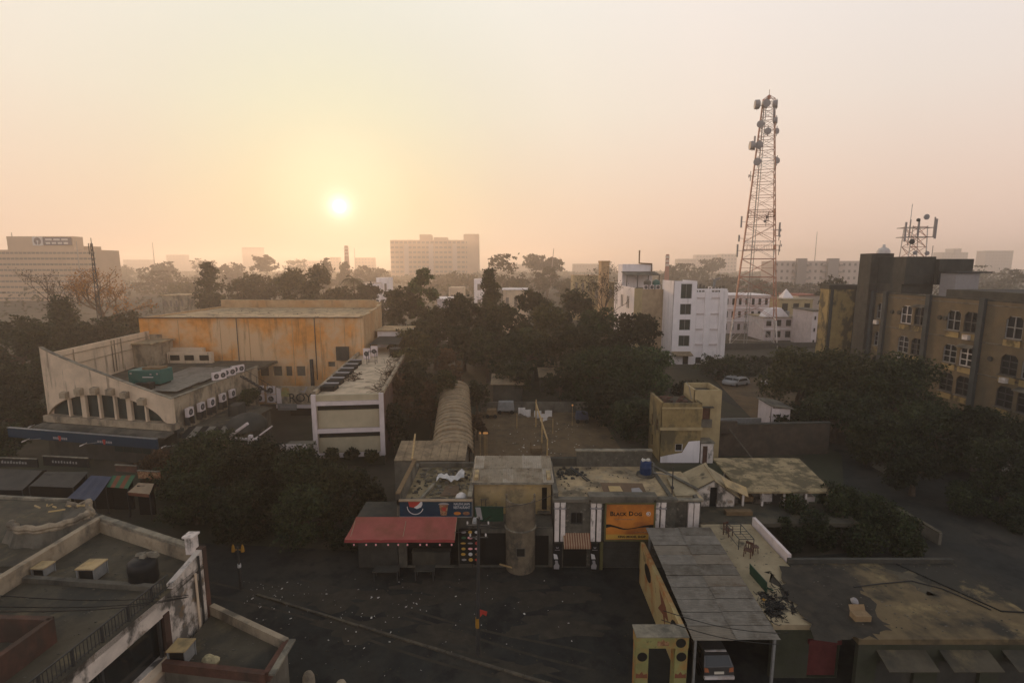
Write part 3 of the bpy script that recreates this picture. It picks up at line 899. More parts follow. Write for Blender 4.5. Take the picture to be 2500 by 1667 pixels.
bx0, bx1, bz0, bz1 = 6.78, 10.2, 2.45, 5.15
b = MB(); b.box(bx0, bx1, 34.6, 34.75, bz0, bz1); b.build('panel', M_SIGNOR, bb)
b = MB()
for q in ((bx0 - .1, bx0, bz0 - .12, bz1 + .1), (bx1, bx1 + .12, bz0 - .12, bz1 + .1)): b.box(q[0], q[1], 34.56, 34.8, q[2], q[3])
b.box(bx0, bx1, 34.56, 34.8, bz0 - .12, bz0); b.box(bx0, bx1, 34.56, 34.8, bz1, bz1 + .1)
b.build('frame', M_OLIVE, bb)
SY = 34.594
# first letters larger, as in the print
cxs = lambda t: bx0 + (bx1 - bx0) * t
lettering('B', .47, (cxs(.115), SY, 4.42), M_BLACKP, bb, thick=.012)
lettering('LACK', .37, (cxs(.29), SY, 4.385), M_BLACKP, bb, sx=1.0, thick=.01)
lettering('D', .47, (cxs(.52), SY, 4.42), M_BLACKP, bb, thick=.012)
lettering('OG', .37, (cxs(.665), SY, 4.385), M_BLACKP, bb, thick=.01)
b = MB(); b.box(cxs(.2), cxs(.59), SY, SY + .004, 3.97, 4.02); b.build('small_print', M_BROWNP, bb)
disc_part('seal_ring', cxs(.885), SY, 4.42, .165, 0, 2 * math.pi, M_WHITEP, bb, r0=.12)
disc_part('seal_dot', cxs(.885) - .03, SY, 4.42, .075, 0, 2 * math.pi, M_WHITEP, bb, n=10)
b = MB()
top = [(0, 3.62), (.08, 3.62), (.2, 3.50), (.36, 3.32), (.45, 3.29), (.6, 3.36), (.8, 3.52), (.92, 3.58), (1, 3.58)]
bot = [(0, 3.34), (.1, 3.43), (.2, 3.36), (.3, 3.25), (.38, 3.21), (.5, 3.24), (.7, 3.35), (.88, 3.40), (1, 3.30)]
for i in range(8):
    b.face([(cxs(bot[i][0]), SY, bot[i][1]), (cxs(bot[i + 1][0]), SY, bot[i + 1][1]), (cxs(top[i + 1][0]), SY, top[i + 1][1]), (cxs(top[i][0]), SY, top[i][1])])
b.build('wave_band', M_BLACKP, bb)
b = MB(); b.box(bx0 + .02, bx1 - .02, SY + .002, SY + .005, 2.5, 2.84); b.build('gold_strip', M_GOLD, bb)
b = MB(); b.box(cxs(.6), cxs(.95), SY, SY + .004, 2.98, 3.04); b.build('small_print', M_BROWNP, bb)
lettering('KING MODEL SHOP', .24, (cxs(.55), SY, 2.66), M_BLACKP, bb, sx=.95, thick=.008)
sa = thing('striped_awning', 'small rust and tan striped awning over the shop doorway', 'awning', (4.6, 34.6, 2.4))
n_s = 22
for mi, mm, nm in ((0, M_TANCLOTH, 'tan_stripe'), (1, M_RUSTCLOTH, 'rust_stripe')):
    b = MB()
    for k in range(n_s):
        if k % 2 != mi: continue
        xa, xb = 3.72 + 1.95 * k / n_s, 3.72 + 1.95 * (k + 1) / n_s
        b.plate([(xa, 34.97, 2.75), (xb, 34.97, 2.75), (xb, 34.2, 2.15), (xa, 34.2, 2.15)], (0, .005, -.012))
        b.plate([(xa, 34.2, 2.15), (xb, 34.2, 2.15), (xb, 34.18, 1.95), (xa, 34.18, 1.95)], (0, .01, 0))
    b.build(nm, mm, sa)
for x, lab in ((2.96, 'black bottle banner left of the striped awning'), (5.68, 'black bottle banner between striped awning and shutter')):
    bn = thing('bottle_banner', lab, 'banner', (x + .3, 34.6, 1.2), 0, 'black bottle banners')
    b = MB(); b.box(x, x + .66, 34.55, 34.62, .12, 2.13); b.build('panel', M_BLACK, bn)
    b = MB(); q = lambda dx, z: (x + dx, 34.545, z)
    b.face([q(.10, .18), q(.46, .15), q(.50, .45), q(.40, .62), q(.36, .85), q(.16, .85), q(.20, .60), q(.08, .42)]); b.build('bottle_picture', M_DISH, bn)
    b = MB(); b.face([q(.05, 1.38), q(.30, 1.30), q(.40, .95), q(.1, .95)]); b.build('bottle_picture', M_WHITEP, bn)
    b = MB(); b.face([q(.14, 1.64), q(.52, 1.64), q(.52, 1.68), q(.14, 1.68)]); b.face([q(.26, 1.78), q(.40, 1.78), q(.44, 1.92), q(.33, 1.84), q(.22, 1.92)]); b.build('small_print', M_DISH, bn)
b = MB()
for k in range(16): b.box(6.66, 9.34, 35.05, 35.1, .03 + k * .135, .15 + k * .135)
b.build('shutter', M_CONCD, shop)
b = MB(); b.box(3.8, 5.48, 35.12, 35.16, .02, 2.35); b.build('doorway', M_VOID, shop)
for x in (6.4, 9.36): b = MB(); b.box(x, x + .24, 34.7, 34.999, 0, 2.1); b.build('door_post', M_OLIVE, shop)
ext = thing('side_extension', 'low dark stone annex with white pilasters beside the shop', 'building', (13, 38, 0))
b = MB(); b.wall((X1 + .02, 36), (14.1, 36), 0, 4.75, .3); b.wall((14.1, 36.01), (14.1, 37), 0, 4.75, .3); b.build('wall', M_STONE, ext)
for x in (13.1, 13.55):
    b = MB(); b.box(x, x + .38, 35.8, 35.999, 2.2, 4.6); b.build('pilaster', M_PILAS, ext)
b = MB(); b.box(X1 + .02, 14.2, 35.85, 36.2, 4.75, 4.86); b.build('ledge', M_KERB, ext)
b = MB(); b.box(12.0, 14.6, 36.9, 42.2, 4.2, 4.45); b.build('roof', M_ROOF, ext)
b = MB(); b.beam((12.2, 42.5, 4.9), (14.6, 38.2, 4.65), .28, .1); tag(b.build('roof_plank', M_CONC), 'long grey plank leaning across the annex roof', 'plank')
b = MB(); b.plate([(12.6, 37.3, 4.47), (14.3, 37.4, 4.47), (14.5, 40.6, 4.6), (12.9, 40.7, 4.6)], (0, 0, .06)); tag(b.build('roof_slab', M_TERRACE), 'smooth beige slab laid on the annex roof', 'slab')
tk = thing('water_tank', 'tall blue drum water tank on shop roof', 'tank', (11.0, 39.8, 5.1))
c = (10.9, 39.8, 0)
b = MB(); b.lathe([(.44, 5.28), (.47, 5.4), (.45, 5.8), (.47, 5.83), (.45, 5.87), (.44, 6.25), (.42, 6.34), (0, 6.38)], c, 20); b.build('drum', M_BLUET, tk, smooth=True)
b = MB(); b.lathe([(0, 5.1), (.72, 5.1), (.72, 5.28), (0, 5.28)], c, 20); b.build('plinth', M_CONC, tk)
b = MB()
for k in range(9): b.box(c[0] - .34 + .075 * k, c[0] - .28 + .075 * k, 39.55 + rng.uniform(0, .2), 39.95 + rng.uniform(-.1, .1), 6.38, 6.42 + rng.uniform(0, .1))
b.build('lid_rubble', M_LITTER, tk)
b = MB(); b.tube([(11.55, 39.8, 5.2), (11.55, 39.8, 6.2), (11.4, 39.8, 6.25)], .03, 6); b.tube([(11.55, 39.8, 5.35), (13.2, 39.3, 5.3)], .03, 6); b.build('pipe', M_STEELG, tk)
bl = thing('fallen_billboard', 'faded red billboard lying flat on the shop roof', 'sign', (8.2, 37, 5.2))
b = MB(); b.plate([(6.9, 35.75, 5.3), (10.0, 35.75, 5.3), (10.0, 37.3, 5.55), (6.8, 37.4, 5.55)], (0, 0, -.06)); b.build('panel', M_TARP, bl)
b = MB(); b.face([(7.3, 36.2, 5.385), (8.3, 36.2, 5.385), (8.2, 36.9, 5.495), (7.3, 36.9, 5.495)]); b.build('faded_picture', M_SANDW, bl)
b = MB(); b.face([(8.9, 35.95, 5.345), (9.8, 35.95, 5.345), (9.6, 36.7, 5.465), (9.0, 36.6, 5.45)]); b.build('torn_paper', M_DISH, bl)
b = MB()
for k in range(70):
    x, y = rng.gauss(4.6, .5), rng.gauss(40.0, .6)
    s = rng.uniform(.05, .2)
    if 3.5 < x < 6 and 38 < y < 41.5: b.box(x, x + s * 1.5, y, y + s, 5.105, 5.105 + s * rng.uniform(.3, 1.2))
for k in range(40):
    x, y = rng.uniform(3.6, 11.4), rng.uniform(36, 41.4)
    s = rng.uniform(.04, .1)
    b.box(x, x + s, y, y + s, 5.105, 5.105 + s * .6)
tag(b.build('roof_debris', M_CONCD), kind='stuff')
b = MB(); b.beam((4.9, 40.6, 5.5), (6.2, 38.7, 5.15), .08, .06); b.beam((4.8, 40.5, 5.5), (6.0, 38.6, 5.15), .08, .06); b.beam((5.2, 40.0, 5.35), (5.5, 40.1, 5.4), .07, .05)
tag(b.build('ladder', M_STEELD), 'broken dark ladder lying by shop roof debris', 'ladder')
mast = thing('roof_mast', 'thin dark mast at the right edge of the shop roof', 'mast', (12.0, 36.4, 4.9))
b = MB(); b.tube([(12.02, 36.4, 4.45), (12.02, 36.4, 7.2)], .045, 6); b.build('mast', M_STEELD, mast)
b = MB(); b.lathe([(0, -.14), (.13, -.08), (.13, .08), (0, .14)], (12.02, 36.4, 5.6), 8); b.build('junction_box', M_STEELD, mast)

# ------------------------------------------------------------------ shed with grey tin roof, gate, car
shed = thing('tin_shed', 'open shed with large sloping grey tin roof', 'shed', (11.5, 28.5, 0))
sx0, sx1, sy0, sy1 = 9.30, 13.75, 23.8, 33.4
zz = lambda y: 3.0 + (y - sy0) * .105
for i in range(10):
    for j in range(2):
        b = MB()
        y0, y1 = sy0 + (sy1 - sy0) * i / 10 - .06, sy0 + (sy1 - sy0) * (i + 1) / 10
        x0, x1 = sx0 + (sx1 - sx0) * j / 2 + rng.uniform(-.015, .015), sx0 + (sx1 - sx0) * (j + 1) / 2 + .03
        dz = .03 * j + rng.uniform(0, .015)
        nr = 6
        for k in range(nr):
            ya, yb, ym = y0 + (y1 - y0) * k / nr, y0 + (y1 - y0) * (k + 1) / nr, y0 + (y1 - y0) * (k + .5) / nr
            lift = .03 * (1 - k / nr); za, zb, zm = zz(ya) + dz + lift + .02 * (k == 0), zz(yb) + dz + .03 * (1 - (k + 1) / nr), zz(ym) + dz + lift + .03
            b.face([(x0, ya, za), (x1, ya, za), (x1, ym, zm), (x0, ym, zm)])
            b.face([(x0, ym, zm), (x1, ym, zm), (x1, yb, zb), (x0, yb, zb)])
        b.build('roof_sheet', rng.choice([M_TING, M_TING, M_TING2, M_TING3]), shed)
for x, y in ((sx1 - .15, 24.0), (sx1 - .15, 28.5), (sx1 - .15, 33.0), (9.5, 24.0), (9.5, 33.0)):
    b = MB(); b.beam((x, y, 0), (x, y, zz(y) - .1), .12); b.build('post', M_STEELG, shed)
b = MB()
for y in (24.0, 28.5, 33.0): b.beam((sx0 + .05, y, zz(y) - .06), (sx1 - .05, y, zz(y) - .06), .08)
b.build('rafter', M_STEELD, shed)
mw = thing('mural_wall', 'orange and cream painted wall along the tin shed', 'wall', (9.1, 28.5, 0))
b = MB(); b.box(8.95, 9.2, 24.2, 33.2, 0, 3.05); b.build('wall', M_MURAL, mw)
for y, z, rz_, ry in ((25.3, 2.0, .75, 1.0), (31.2, 2.0, .5, .8)):
    b = MB(); b.face([(8.946, y + ry * math.cos(2 * math.pi * k / 16), z + rz_ * math.sin(2 * math.pi * k / 16)) for k in range(16)]); b.build('black_disc', M_BLACKP, mw)
b = MB(); b.face([(8.945, 27.2, 2.4), (8.945, 28.6, 2.7), (8.945, 28.1, 2.0), (8.945, 28.7, 1.3), (8.945, 27.7, 1.6), (8.945, 27.2, 1.0), (8.945, 27.3, 1.7), (8.945, 26.6, 1.9)]); b.build('dark_figure', M_RUSTCLOTH, mw)
gate = thing('gate_arch', 'yellow green painted gate arch with black discs', 'gate', (7.6, 23.7, 0))
b = MB(); b.box(6.32, 6.95, 23.45, 24.1, 0, 2.85); b.build('pillar', M_GATE, gate)
b = MB(); b.box(8.3, 8.93, 23.45, 24.1, 0, 2.85); b.build('pillar', M_GATE, gate)
b = MB(); b.box(6.30, 8.95, 23.42, 24.15, 2.852, 3.45); b.box(6.28, 8.97, 23.40, 24.35, 3.45, 3.5, 1); b.build('lintel', [M_GATE, M_KERB], gate)
for x, z, y in ((6.63, 2.35, 23.447), (8.62, 2.35, 23.447), (8.55, 3.15, 23.417)): disc_part('black_disc', x, y, z, .26, 0, 2 * math.pi, M_BLACKP, gate)
for x, z, y in ((6.63, 1.3, 23.446), (8.62, 1.3, 23.446), (7.65, 3.15, 23.416)):
    b = MB(); b.face([(x - .3, y, z - .15), (x + .3, y, z - .15), (x + .28, y, z + .1), (x + .1, y, z + .05), (x, y, z + .22), (x - .12, y, z + .06), (x - .28, y, z + .12)]); b.build('dark_figure', M_BROWNP if z > 3 else M_RUSTCLOTH, gate)


def car_body(b, L_=3.7, W_=1.55, Hh=1.48, M=None):
    """hatchback, long axis y, rear at -y"""
    prof = [(-L_ / 2, .32), (-L_ / 2 - .03, .62), (-L_ / 2 + .05, .92), (-L_ / 2 + .38, 1.36), (-L_ / 2 + .7, Hh), (.25, Hh - .02), (.55, 1.36), (1.05, .98), (L_ / 2 - .1, .80), (L_ / 2, .55), (L_ / 2 - .02, .30)]
    wid = [.94, 1.0, 1.0, .84, .78, .78, .82, .98, .96, .92, .88]
    vs = []
    for s in (-1, 1):
        for (y, z), w in zip(prof, wid): vs.append((s * W_ / 2 * w, y, z))
    n = len(prof)
    fs = [(i, i + 1, n + i + 1, n + i) for i in range(n - 1)] + [(0, n, 2 * n - 1, n - 1)]
    for o in (0, n): fs.append(tuple(range(o, o + n)))
    b.mesh([Vector(M @ Vector(v)) for v in vs], fs)
    return prof, wid


def make_car(name, label, loc, rz, paint, L_=3.7, W_=1.55):
    M = Matrix.Translation(loc) @ Matrix.Rotation(rz, 4, 'Z')
    t = thing(name, label, 'car', loc)
    b = MB(); prof, wid = car_body(b, L_, W_, 1.48, M); b.build('body', paint, t)

    def quad(nm, pts, m, par=t):
        b = MB(); b.face([M @ Vector(p) for p in pts]); return b.build(nm, m, par)
    h = W_ / 2
    l = -L_ / 2
    quad('rear_window', [(-h * .86, l + .065, .965), (h * .86, l + .065, .965), (h * .76, l + .36, 1.355), (-h * .76, l + .36, 1.355)], M_GLASS)
    quad('windscreen', [(h * .9, 1.02, 1.02), (-h * .9, 1.02, 1.02), (-h * .76, .575, 1.37), (h * .76, .575, 1.37)], M_GLASS)
    for s in (-1, 1):
        quad('side_window', [(s * (h * .985 + .008), l + .6, 1.0), (s * (h * .985 + .008), .95, 1.0), (s * (h * .82 + .02), .5, 1.36), (s * (h * .82 + .02), l + .72, 1.38)], M_GLASS)
        quad('tail_light', [(s * h * .97, l - .012, .70), (s * h * .66, l - .02, .68), (s * h * .72, l + .035, .88), (s * h * .97, l + .035, .93)], M_LAMPRED)
        for y in (l + .7, -l - .75):
            w = MB(); c = M @ Vector((s * (h - .1), y, .29)); ax = Matrix.Rotation(math.pi / 2, 4, 'Y')
            w.lathe([(0, -.09), (.2, -.09), (.29, -.07), (.29, .07), (.2, .09), (0, .09)], c, 14, M=Matrix.Rotation(rz, 4, 'Z') @ ax); w.build('wheel', M_BLACK, t)
    b = MB(); b.T = M; b.box(-h, h, l - .12, l + .02, .34, .50); b.build('bumper', M_STEELW, t)
    quad('number_plate', [(-.26, l - .045, .60), (.26, l - .045, .60), (.26, l - .025, .74), (-.26, l - .025, .74)], M_PLATE)
    b = MB(); b.T = M; b.box(-h * .72, h * .72, l + .5, l + .62, 1.47, 1.50); b.build('roof_strip', M_STEELW, t)
    return t


make_car('parked_car', 'grey hatchback parked tail out under the tin shed', (10.95, 26.2, .02), 0.02, M_CARGREY, W_=1.6)

# ------------------------------------------------------------------ terrace block right of the shed
ter = thing('terrace_block', 'low shop block with beige terrace roof and dark right roof', 'building', (20, 30, 0))
b = MB(); b.box(13.85, 17.6, 24.7, 35.4, 2.9, 3.2); b.build('terrace', M_TERRACE, ter)
b = MB(); b.box(17.602, 28.1, 23.5, 30.2, 3.0, 3.3); b.box(17.62, 28.12, 30.2, 30.45, 2.6, 3.55, 1); b.build('roof', [M_ROOFB, M_CONCD], ter)
b = MB()
b.wall((13.9, 24.75), (17.55, 24.75), 0, 2.9, .25, [(2.0, 3.6, .05, 2.1)]); b.build('wall', M_GREENWALL, ter)
b = MB(); b.wall((17.7, 23.6), (28.0, 23.6), 0, 3.0, .25, [(1.0, 3.0, .05, 2.0), (4.2, 6.4, .05, 2.0), (7.4, 9.4, .05, 2.0)])
b.wall((28.0, 23.61), (28.0, 30.2), 0, 3.0, .25); b.build('wall', M_GREENWALL, ter)
b = MB(); b.wall((17.6, 30.2), (17.6, 35.4), 0, 2.9, .2)
b.build('wall', M_GREENWALL, ter)
b = MB(); b.box(15.85, 17.5, 24.9, 24.95, .05, 2.1); b.box(15.8, 17.54, 24.6, 24.9, 2.1, 2.35); b.build('red_shutter', M_SHUTRED, ter)
for s0 in (18.7, 21.9, 25.1):
    b = MB(); b.box(s0, s0 + 2.2, 23.78, 23.82, .05, 2.0); b.build('shutter', M_CONCD, ter)
for x in (18.6, 21.8, 25.0):
    b = MB(); b.plate([(x, 23.58, 2.65), (x + 2.5, 23.58, 2.65), (x + 2.5, 22.6, 2.25), (x, 22.6, 2.25)], (0, 0, -.05)); b.build('canopy', M_ROOFD, ter)
b = MB(); b.box(17.7, 17.92, 30.5, 35.4, 2.4, 3.75); b.build('white_parapet', M_FRAMEW, ter)
for k in range(6):
    b = MB(); b.box(16.5, 17.58, 35.42 + k * .28, 35.7 + k * .28, 2.3, 3.05 - k * .14); b.build('stair_step', M_CONC, ter)
b = MB(); b.box(13.85, 27.0, 37.2, 40.6, 2.0, 2.3); b.build('terrace', M_ROOFD, ter)
b = MB(); b.beam((24.4, 30.1, 3.33), (26.8, 25.6, 3.33), .07, .05); b.beam((26.8, 25.6, 3.33), (28.1, 25.5, 3.33), .07, .05); b.build('roof_joint', M_VOID, ter)
b = MB(); pts = [G(u, v, 3.34) for u, v in ((2085, 1432), (2150, 1424), (2225, 1417), (2300, 1436), (2380, 1470), (2420, 1488))]
b.tube(pts, .035, 5, cap=False); tag(b.build('roof_cable', M_BLACK), 'dark cable curving across brown roof', 'cable')
def patch(name, pts, z, m, par, seed):
    rr = random.Random(seed); P_ = []
    for i in range(len(pts)):
        a_, c_ = G(*pts[i], z), G(*pts[(i + 1) % len(pts)], z)
        for k in range(7):
            q = a_.lerp(c_, k / 7); P_.append((q.x + rr.gauss(0, .13), q.y + rr.gauss(0, .13), z))
    b = MB(); b.face(P_); return b.build(name, m, par)


patch('tar_patch', [(1905, 1384), (2060, 1385), (2100, 1430), (2140, 1480), (2160, 1530), (2110, 1560), (1990, 1560), (1960, 1500), (1915, 1440)], 3.305, M_TAR, ter, 3)
patch('tar_patch', [(1868, 1392), (1884, 1396), (1925, 1450), (1948, 1495), (1935, 1500), (1900, 1440)], 3.205, M_TAR, ter, 5)
patch('tar_patch', [(1857, 1440), (1880, 1455), (1915, 1478), (1905, 1500), (1885, 1512), (1868, 1490)], 3.206, M_TAR, ter, 6)
patch('tar_patch', [(2170, 1395), (2230, 1398), (2290, 1450), (2260, 1450), (2215, 1420)], 3.304, M_ROOFD, ter, 8)
c = G(2100, 1510, 3.3)
bx = thing('carton', 'open cardboard carton on dark roof at right', 'box', c)
b = MB(); b.box(c.x - .42, c.x + .42, c.y - .25, c.y + .25, 3.31, 3.62); b.build('carton', M_CARD, bx)
b = MB(); b.plate([(c.x - .42, c.y + .25, 3.62), (c.x + .42, c.y + .25, 3.62), (c.x + .44, c.y + .42, 3.85), (c.x - .4, c.y + .42, 3.85)], (0, .02, 0)); b.build('flap', M_CARD, bx)


def make_chair(loc, rz, label):
    t = thing('plastic_chair', label, 'chair', loc, 0, 'plastic chairs on the terrace')
    M = Matrix.Translation(loc) @ Matrix.Rotation(rz, 4, 'Z')
    b = MB(M); b.box(-.24, .24, -.24, .24, .42, .46); b.build('seat', M_CHAIR, t)
    b = MB(M); b.box(-.24, .24, .22, .26, .74, .9)
    for x in (-.22, -.07, .07, .22): b.beam((x, .24, .44), (x, .25, .76), .05, .03)
    b.build('backrest', M_CHAIR, t)
    for x in (-.21, .21):
        for y in (-.21, .22):
            b = MB(M); b.beam((x, y, 0), (x * .95, y * .95, .43), .05); b.build('leg', M_CHAIR, t)
        b = MB(M); b.beam((x, -.2, .66), (x, .24, .68), .05, .03); b.beam((x, -.2, .44), (x, -.2, .66), .04); b.build('armrest', M_CHAIR, t)
    return t


c = G(1777, 1306, 3.2); make_chair((c.x, c.y, 3.202), .5, 'brown plastic chair behind the empty table frame')
c = G(1826, 1357, 3.2); make_chair((c.x, c.y, 3.202), -.7, 'brown plastic chair in front of the empty table frame')
c1 = G(1796, 1322, 3.2)
tf = thing('table_frame', 'bare metal table frame without a top on beige terrace', 'table', (c1.x + .3, c1.y, 3.2))
fx0, fx1, fy0, fy1 = c1.x - .25, c1.x + .75, c1.y - 1.0, c1.y + 1.0
for x in (fx0, fx1):
    for y in (fy0, fy1):
        b = MB(); b.beam((x, y, 3.202), (x, y, 3.95), .04); b.build('leg', M_STEELD, tf)
b = MB()
for x in (fx0, fx1): b.beam((x, fy0, 3.96), (x, fy1, 3.96), .04)
for y in (fy0, fy1, (fy0 + fy1) / 2): b.beam((fx0, y, 3.96), (fx1, y, 3.96), .035)
for x in (fx0, fx1): b.beam((x, fy0, 3.4), (x, fy1, 3.4), .03)
for k in range(5): b.beam((fx0, fy0 + .3 + .35 * k, 3.965), (fx1, fy0 + .3 + .35 * k, 3.965), .02)
b.build('rail', M_STEELD, tf)
c = G(1842, 1348, 3.2); st = thing('stool', 'small dark stool beside the front chair', 'stool', c)
b = MB(); b.box(c.x - .2, c.x + .2, c.y - .2, c.y + .2, 3.62, 3.66); b.build('seat', M_CHAIR, st)
for x in (-.16, .16):
    for y in (-.16, .16): b = MB(); b.beam((c.x + x, c.y + y, 3.202), (c.x + x * .8, c.y + y * .8, 3.62), .04); b.build('leg', M_CHAIR, st)
ca, cb = G(1830, 1400, 3.2), G(1872, 1448, 3.2)
gb = thing('green_bench', 'toppled green bench panel on the beige terrace', 'bench', (ca + cb) / 2)
b = MB(); b.plate([ca, cb, cb + Vector((0, .1, .62)), ca + Vector((0, .1, .62))], (.05, .03, 0)); b.build('panel', M_GREENS, gb)
for q in (ca, cb): b = MB(); b.beam(q + Vector((.05, .1, .3)), q + Vector((.5, .3, .0)), .08); b.build('leg', M_GREENS, gb)
b = MB()
for k in range(260):
    u, v = rng.gauss(1890, 24), rng.gauss(1480, 24)
    q = G(u, v, 3.2)
    if not (13.9 < q.x < 17.5): continue
    t = rng.uniform(0, 6.28); s = rng.uniform(.08, .3)
    b.beam((q.x, q.y, 3.22), (q.x + s * math.cos(t), q.y + s * math.sin(t), 3.22 + rng.uniform(0, .15)), .03, .02)
tag(b.build('twigs', M_BLACK), kind='stuff')
sacks(2085, 1470, 'pale rubbish bag on the dark part of the roof', .2, M_DISH, 3.3)
sacks(1867, 1466, 'small yellowish rubbish bag among twigs on the terrace', .1, M_YELP, 3.2)

# hut with leaning slabs, flat roofed veranda
hut = thing('gable_hut', 'tiny grey white gabled hut with dark doorway', 'hut', (16.7, 41, 2.3))
b = MB(); y = 40.0
b.plate([(14.9, y, 2.3), (16.35, y, 2.3), (16.35, y, 4.0), (16.95, y, 4.0), (16.95, y, 2.3), (18.4, y, 2.3), (18.4, y, 3.2), (16.7, y, 4.45), (14.9, y, 3.4)], (0, .25, 0)); b.build('wall', M_WHITED, hut)
b = MB(); b.box(16.35, 16.95, y + .15, y + .2, 2.3, 4.0); b.build('doorway', M_VOID, hut)
for (xa, za, xb, zb, y0, y1, m) in ((16.6, 4.62, 18.7, 3.15, 39.7, 42.6, M_TERRACE), (14.7, 3.5, 16.75, 4.6, 40.1, 43.0, M_TERRACE), (17.3, 4.35, 19.2, 3.45, 39.3, 40.4, M_SANDW)):
    b = MB(); b.plate([(xa, y0, za), (xb, y0, zb), (xb + .3, y1, zb + .3), (xa + .1, y1, za + .3)], (0, 0, .07)); b.build('roof_slab', m, hut)
ver = thing('veranda', 'flat patchy roof on posts behind the terrace', 'building', (23, 43, 0))
b = MB(); b.plate([(18.9, 39.9, 3.5), (26.5, 39.9, 3.5), (27.4, 46.8, 3.75), (19.2, 46.8, 3.75)], (0, 0, .14)); b.build('roof', M_ROOFV, ver)
for x in (19.2, 20.8, 22.6, 24.4, 26.2):
    b = MB(); b.beam((x, 40.2, 0), (x, 40.2, 3.5), .14); b.build('post', M_PILAS, ver)
b = MB(); b.box(19.2, 27.0, 44.0, 44.2, 0, 3.48); b.build('wall', M_WHITED, ver)
for k in range(4):
    x = 19.5 + 1.8 * k
    b = MB(); b.box(x, x + rng.uniform(.6, 1.1), 40.9, 41.5, 2.3, 2.3 + rng.uniform(.4, .8)); tag(b.build('crate', rng.choice([M_DISH, M_TIMBER, M_PILAS])), ['pale crate near hut under the veranda', 'second crate along under the veranda', 'third crate along under the veranda', 'farthest crate right under the veranda'][k], 'crate', 'crates under the veranda')
b = MB(); b.box(17.1, 19.2, 38.4, 38.9, 2.32, 2.65); tag(b.build('bench', M_TIMBER), 'dark low bench on the terrace before the hut', 'bench')

# ochre house
oh = thing('ochre_house', 'worn ochre house with taller pale yellow stair block', 'house', (19.8, 57, 0))
b = MB(); b.wall((16.75, 55.4), (21.2, 55.4), 0, 6.9, .3, [(1.65, 2.5, 1.35, 2.2)]); b.wall((16.75, 60.5), (16.75, 55.41), 0, 6.9, .3, [(1, 1.7, 3.2, 4.6), (3, 3.7, 3.2, 4.6), (1.2, 1.9, .8, 2.2)]); b.wall((21.2, 55.41), (21.2, 60.5), 0, 6.9, .3)
b.build('wall', M_YELLOW, oh)
b = MB(); b.box(16.6, 21.3, 55.2, 55.398, 3.85, 4.15); b.box(16.7, 21.25, 55.3, 55.399, 6.3, 6.45); b.build('string_course', M_YELLOWL, oh)
b = MB(); b.box(17.05, 20.9, 55.7, 60.3, 6.3, 6.45); b.build('roof', M_ROOFD, oh)
window(oh, (16.75, 55.4), (21.2, 55.4), 1.65, 2.5, 1.35, 2.2, M_WHITE, M_VOID, 1, 1)
for s0, z0 in ((1, 3.2), (3, 3.2), (1.2, .8)): window(oh, (16.75, 60.5), (16.75, 55.4), s0, s0 + .7, z0, z0 + 1.4, M_TIMBER, M_VOID, 1, 2)
b = MB(); b.face([(16.78, 55.394, 0), (21.18, 55.394, 0), (21.18, 55.394, 2.6), (19.9, 55.394, 2.5), (19.2, 55.394, 1.2), (17.6, 55.394, .9), (16.78, 55.394, .7)]); b.build('whitewash', M_WHITE, oh)
b = MB(); b.wall((20.9, 57.0), (24.0, 57.0), 0, 8.0, .25, [(1.0, 1.85, 4.25, 5.9)]); b.wall((24.0, 57.01), (24.0, 61), 0, 8.0, .25); b.wall((20.9, 61), (20.9, 57.01), 6.5, 8.0, .25); b.wall((24.0, 61), (20.9, 61), 6.5, 8.0, .25)
b.build('stair_block', M_YELLOWL, oh)
b = MB(); b.box(21.2, 23.7, 57.3, 60.7, 7.3, 7.4); b.build('roof', M_ROOFD, oh)
b = MB(); b.box(21.88, 22.76, 57.15, 57.2, 4.25, 5.9); b.build('door', M_REDBR, oh)
b = MB(); b.box(21.6, 23.0, 56.5, 56.99, 6.05, 6.15); b.build('door_hood', M_CONC, oh)
b = MB(); b.box(21.25, 22.6, 55.9, 56.98, 3.95, 4.15); b.box(21.25, 22.6, 55.9, 56.0, 4.15, 4.9); b.build('balcony', M_CONC, oh)
b = MB(); b.box(21.3, 22.7, 55.3, 56.9, 0, 2.3); b.box(21.2, 22.8, 55.2, 56.95, 2.3, 2.45, 1); b.build('lean_to', [M_PILAS, M_KERB], oh)
b = MB(); b.box(21.5, 22.0, 55.25, 55.29, 0, 2.0); b.build('lean_to_door', M_REDBR, oh)
b = MB(); b.tube([(20.6, 57.2, 6.9), (20.3, 57.2, 8.3), (20.0, 57.4, 8.9)], .04, 6); tag(b.build('roof_pipe', M_STEELG), 'bent thin pipe on the ochre house roof', 'pipe')
b = MB()
for k in range(30):
    x, y = rng.uniform(17.2, 20.6), rng.uniform(56, 60); s = rng.uniform(.15, .5)
    b.box(x, x + s, y, y + s, 6.455, 6.455 + s * rng.uniform(.3, 1))
tag(b.build('roof_junk', M_REDBR), kind='stuff')
cw = thing('compound_wall', 'dark brown boundary wall right of the ochre house', 'wall', (30, 57.5, 0))
b = MB(); b.wall((24.1, 57.4), (37.5, 58.2), 0, 3.75, .35); b.build('wall', M_BROWNW, cw)
b = MB(); b.box(24.1, 26.0, 57.05, 57.38, 2.9, 4.3); b.build('pier', M_BROWNW, cw)
b = MB(); b.beam((24.1, 57.55, 3.82), (37.5, 58.35, 3.82), .5, .12); b.build('coping', M_CONCD, cw)
b = MB(); b.beam((24.9, 56.6, 3.6), (27.6, 56.2, .2), .15); tag(b.build('leaning_pole', M_CONC), 'grey pole leaning against dark boundary wall', 'pole')
gw = thing('yard_wall', 'low grey wall in front of the parking yard', 'wall', (31, 66, 0))
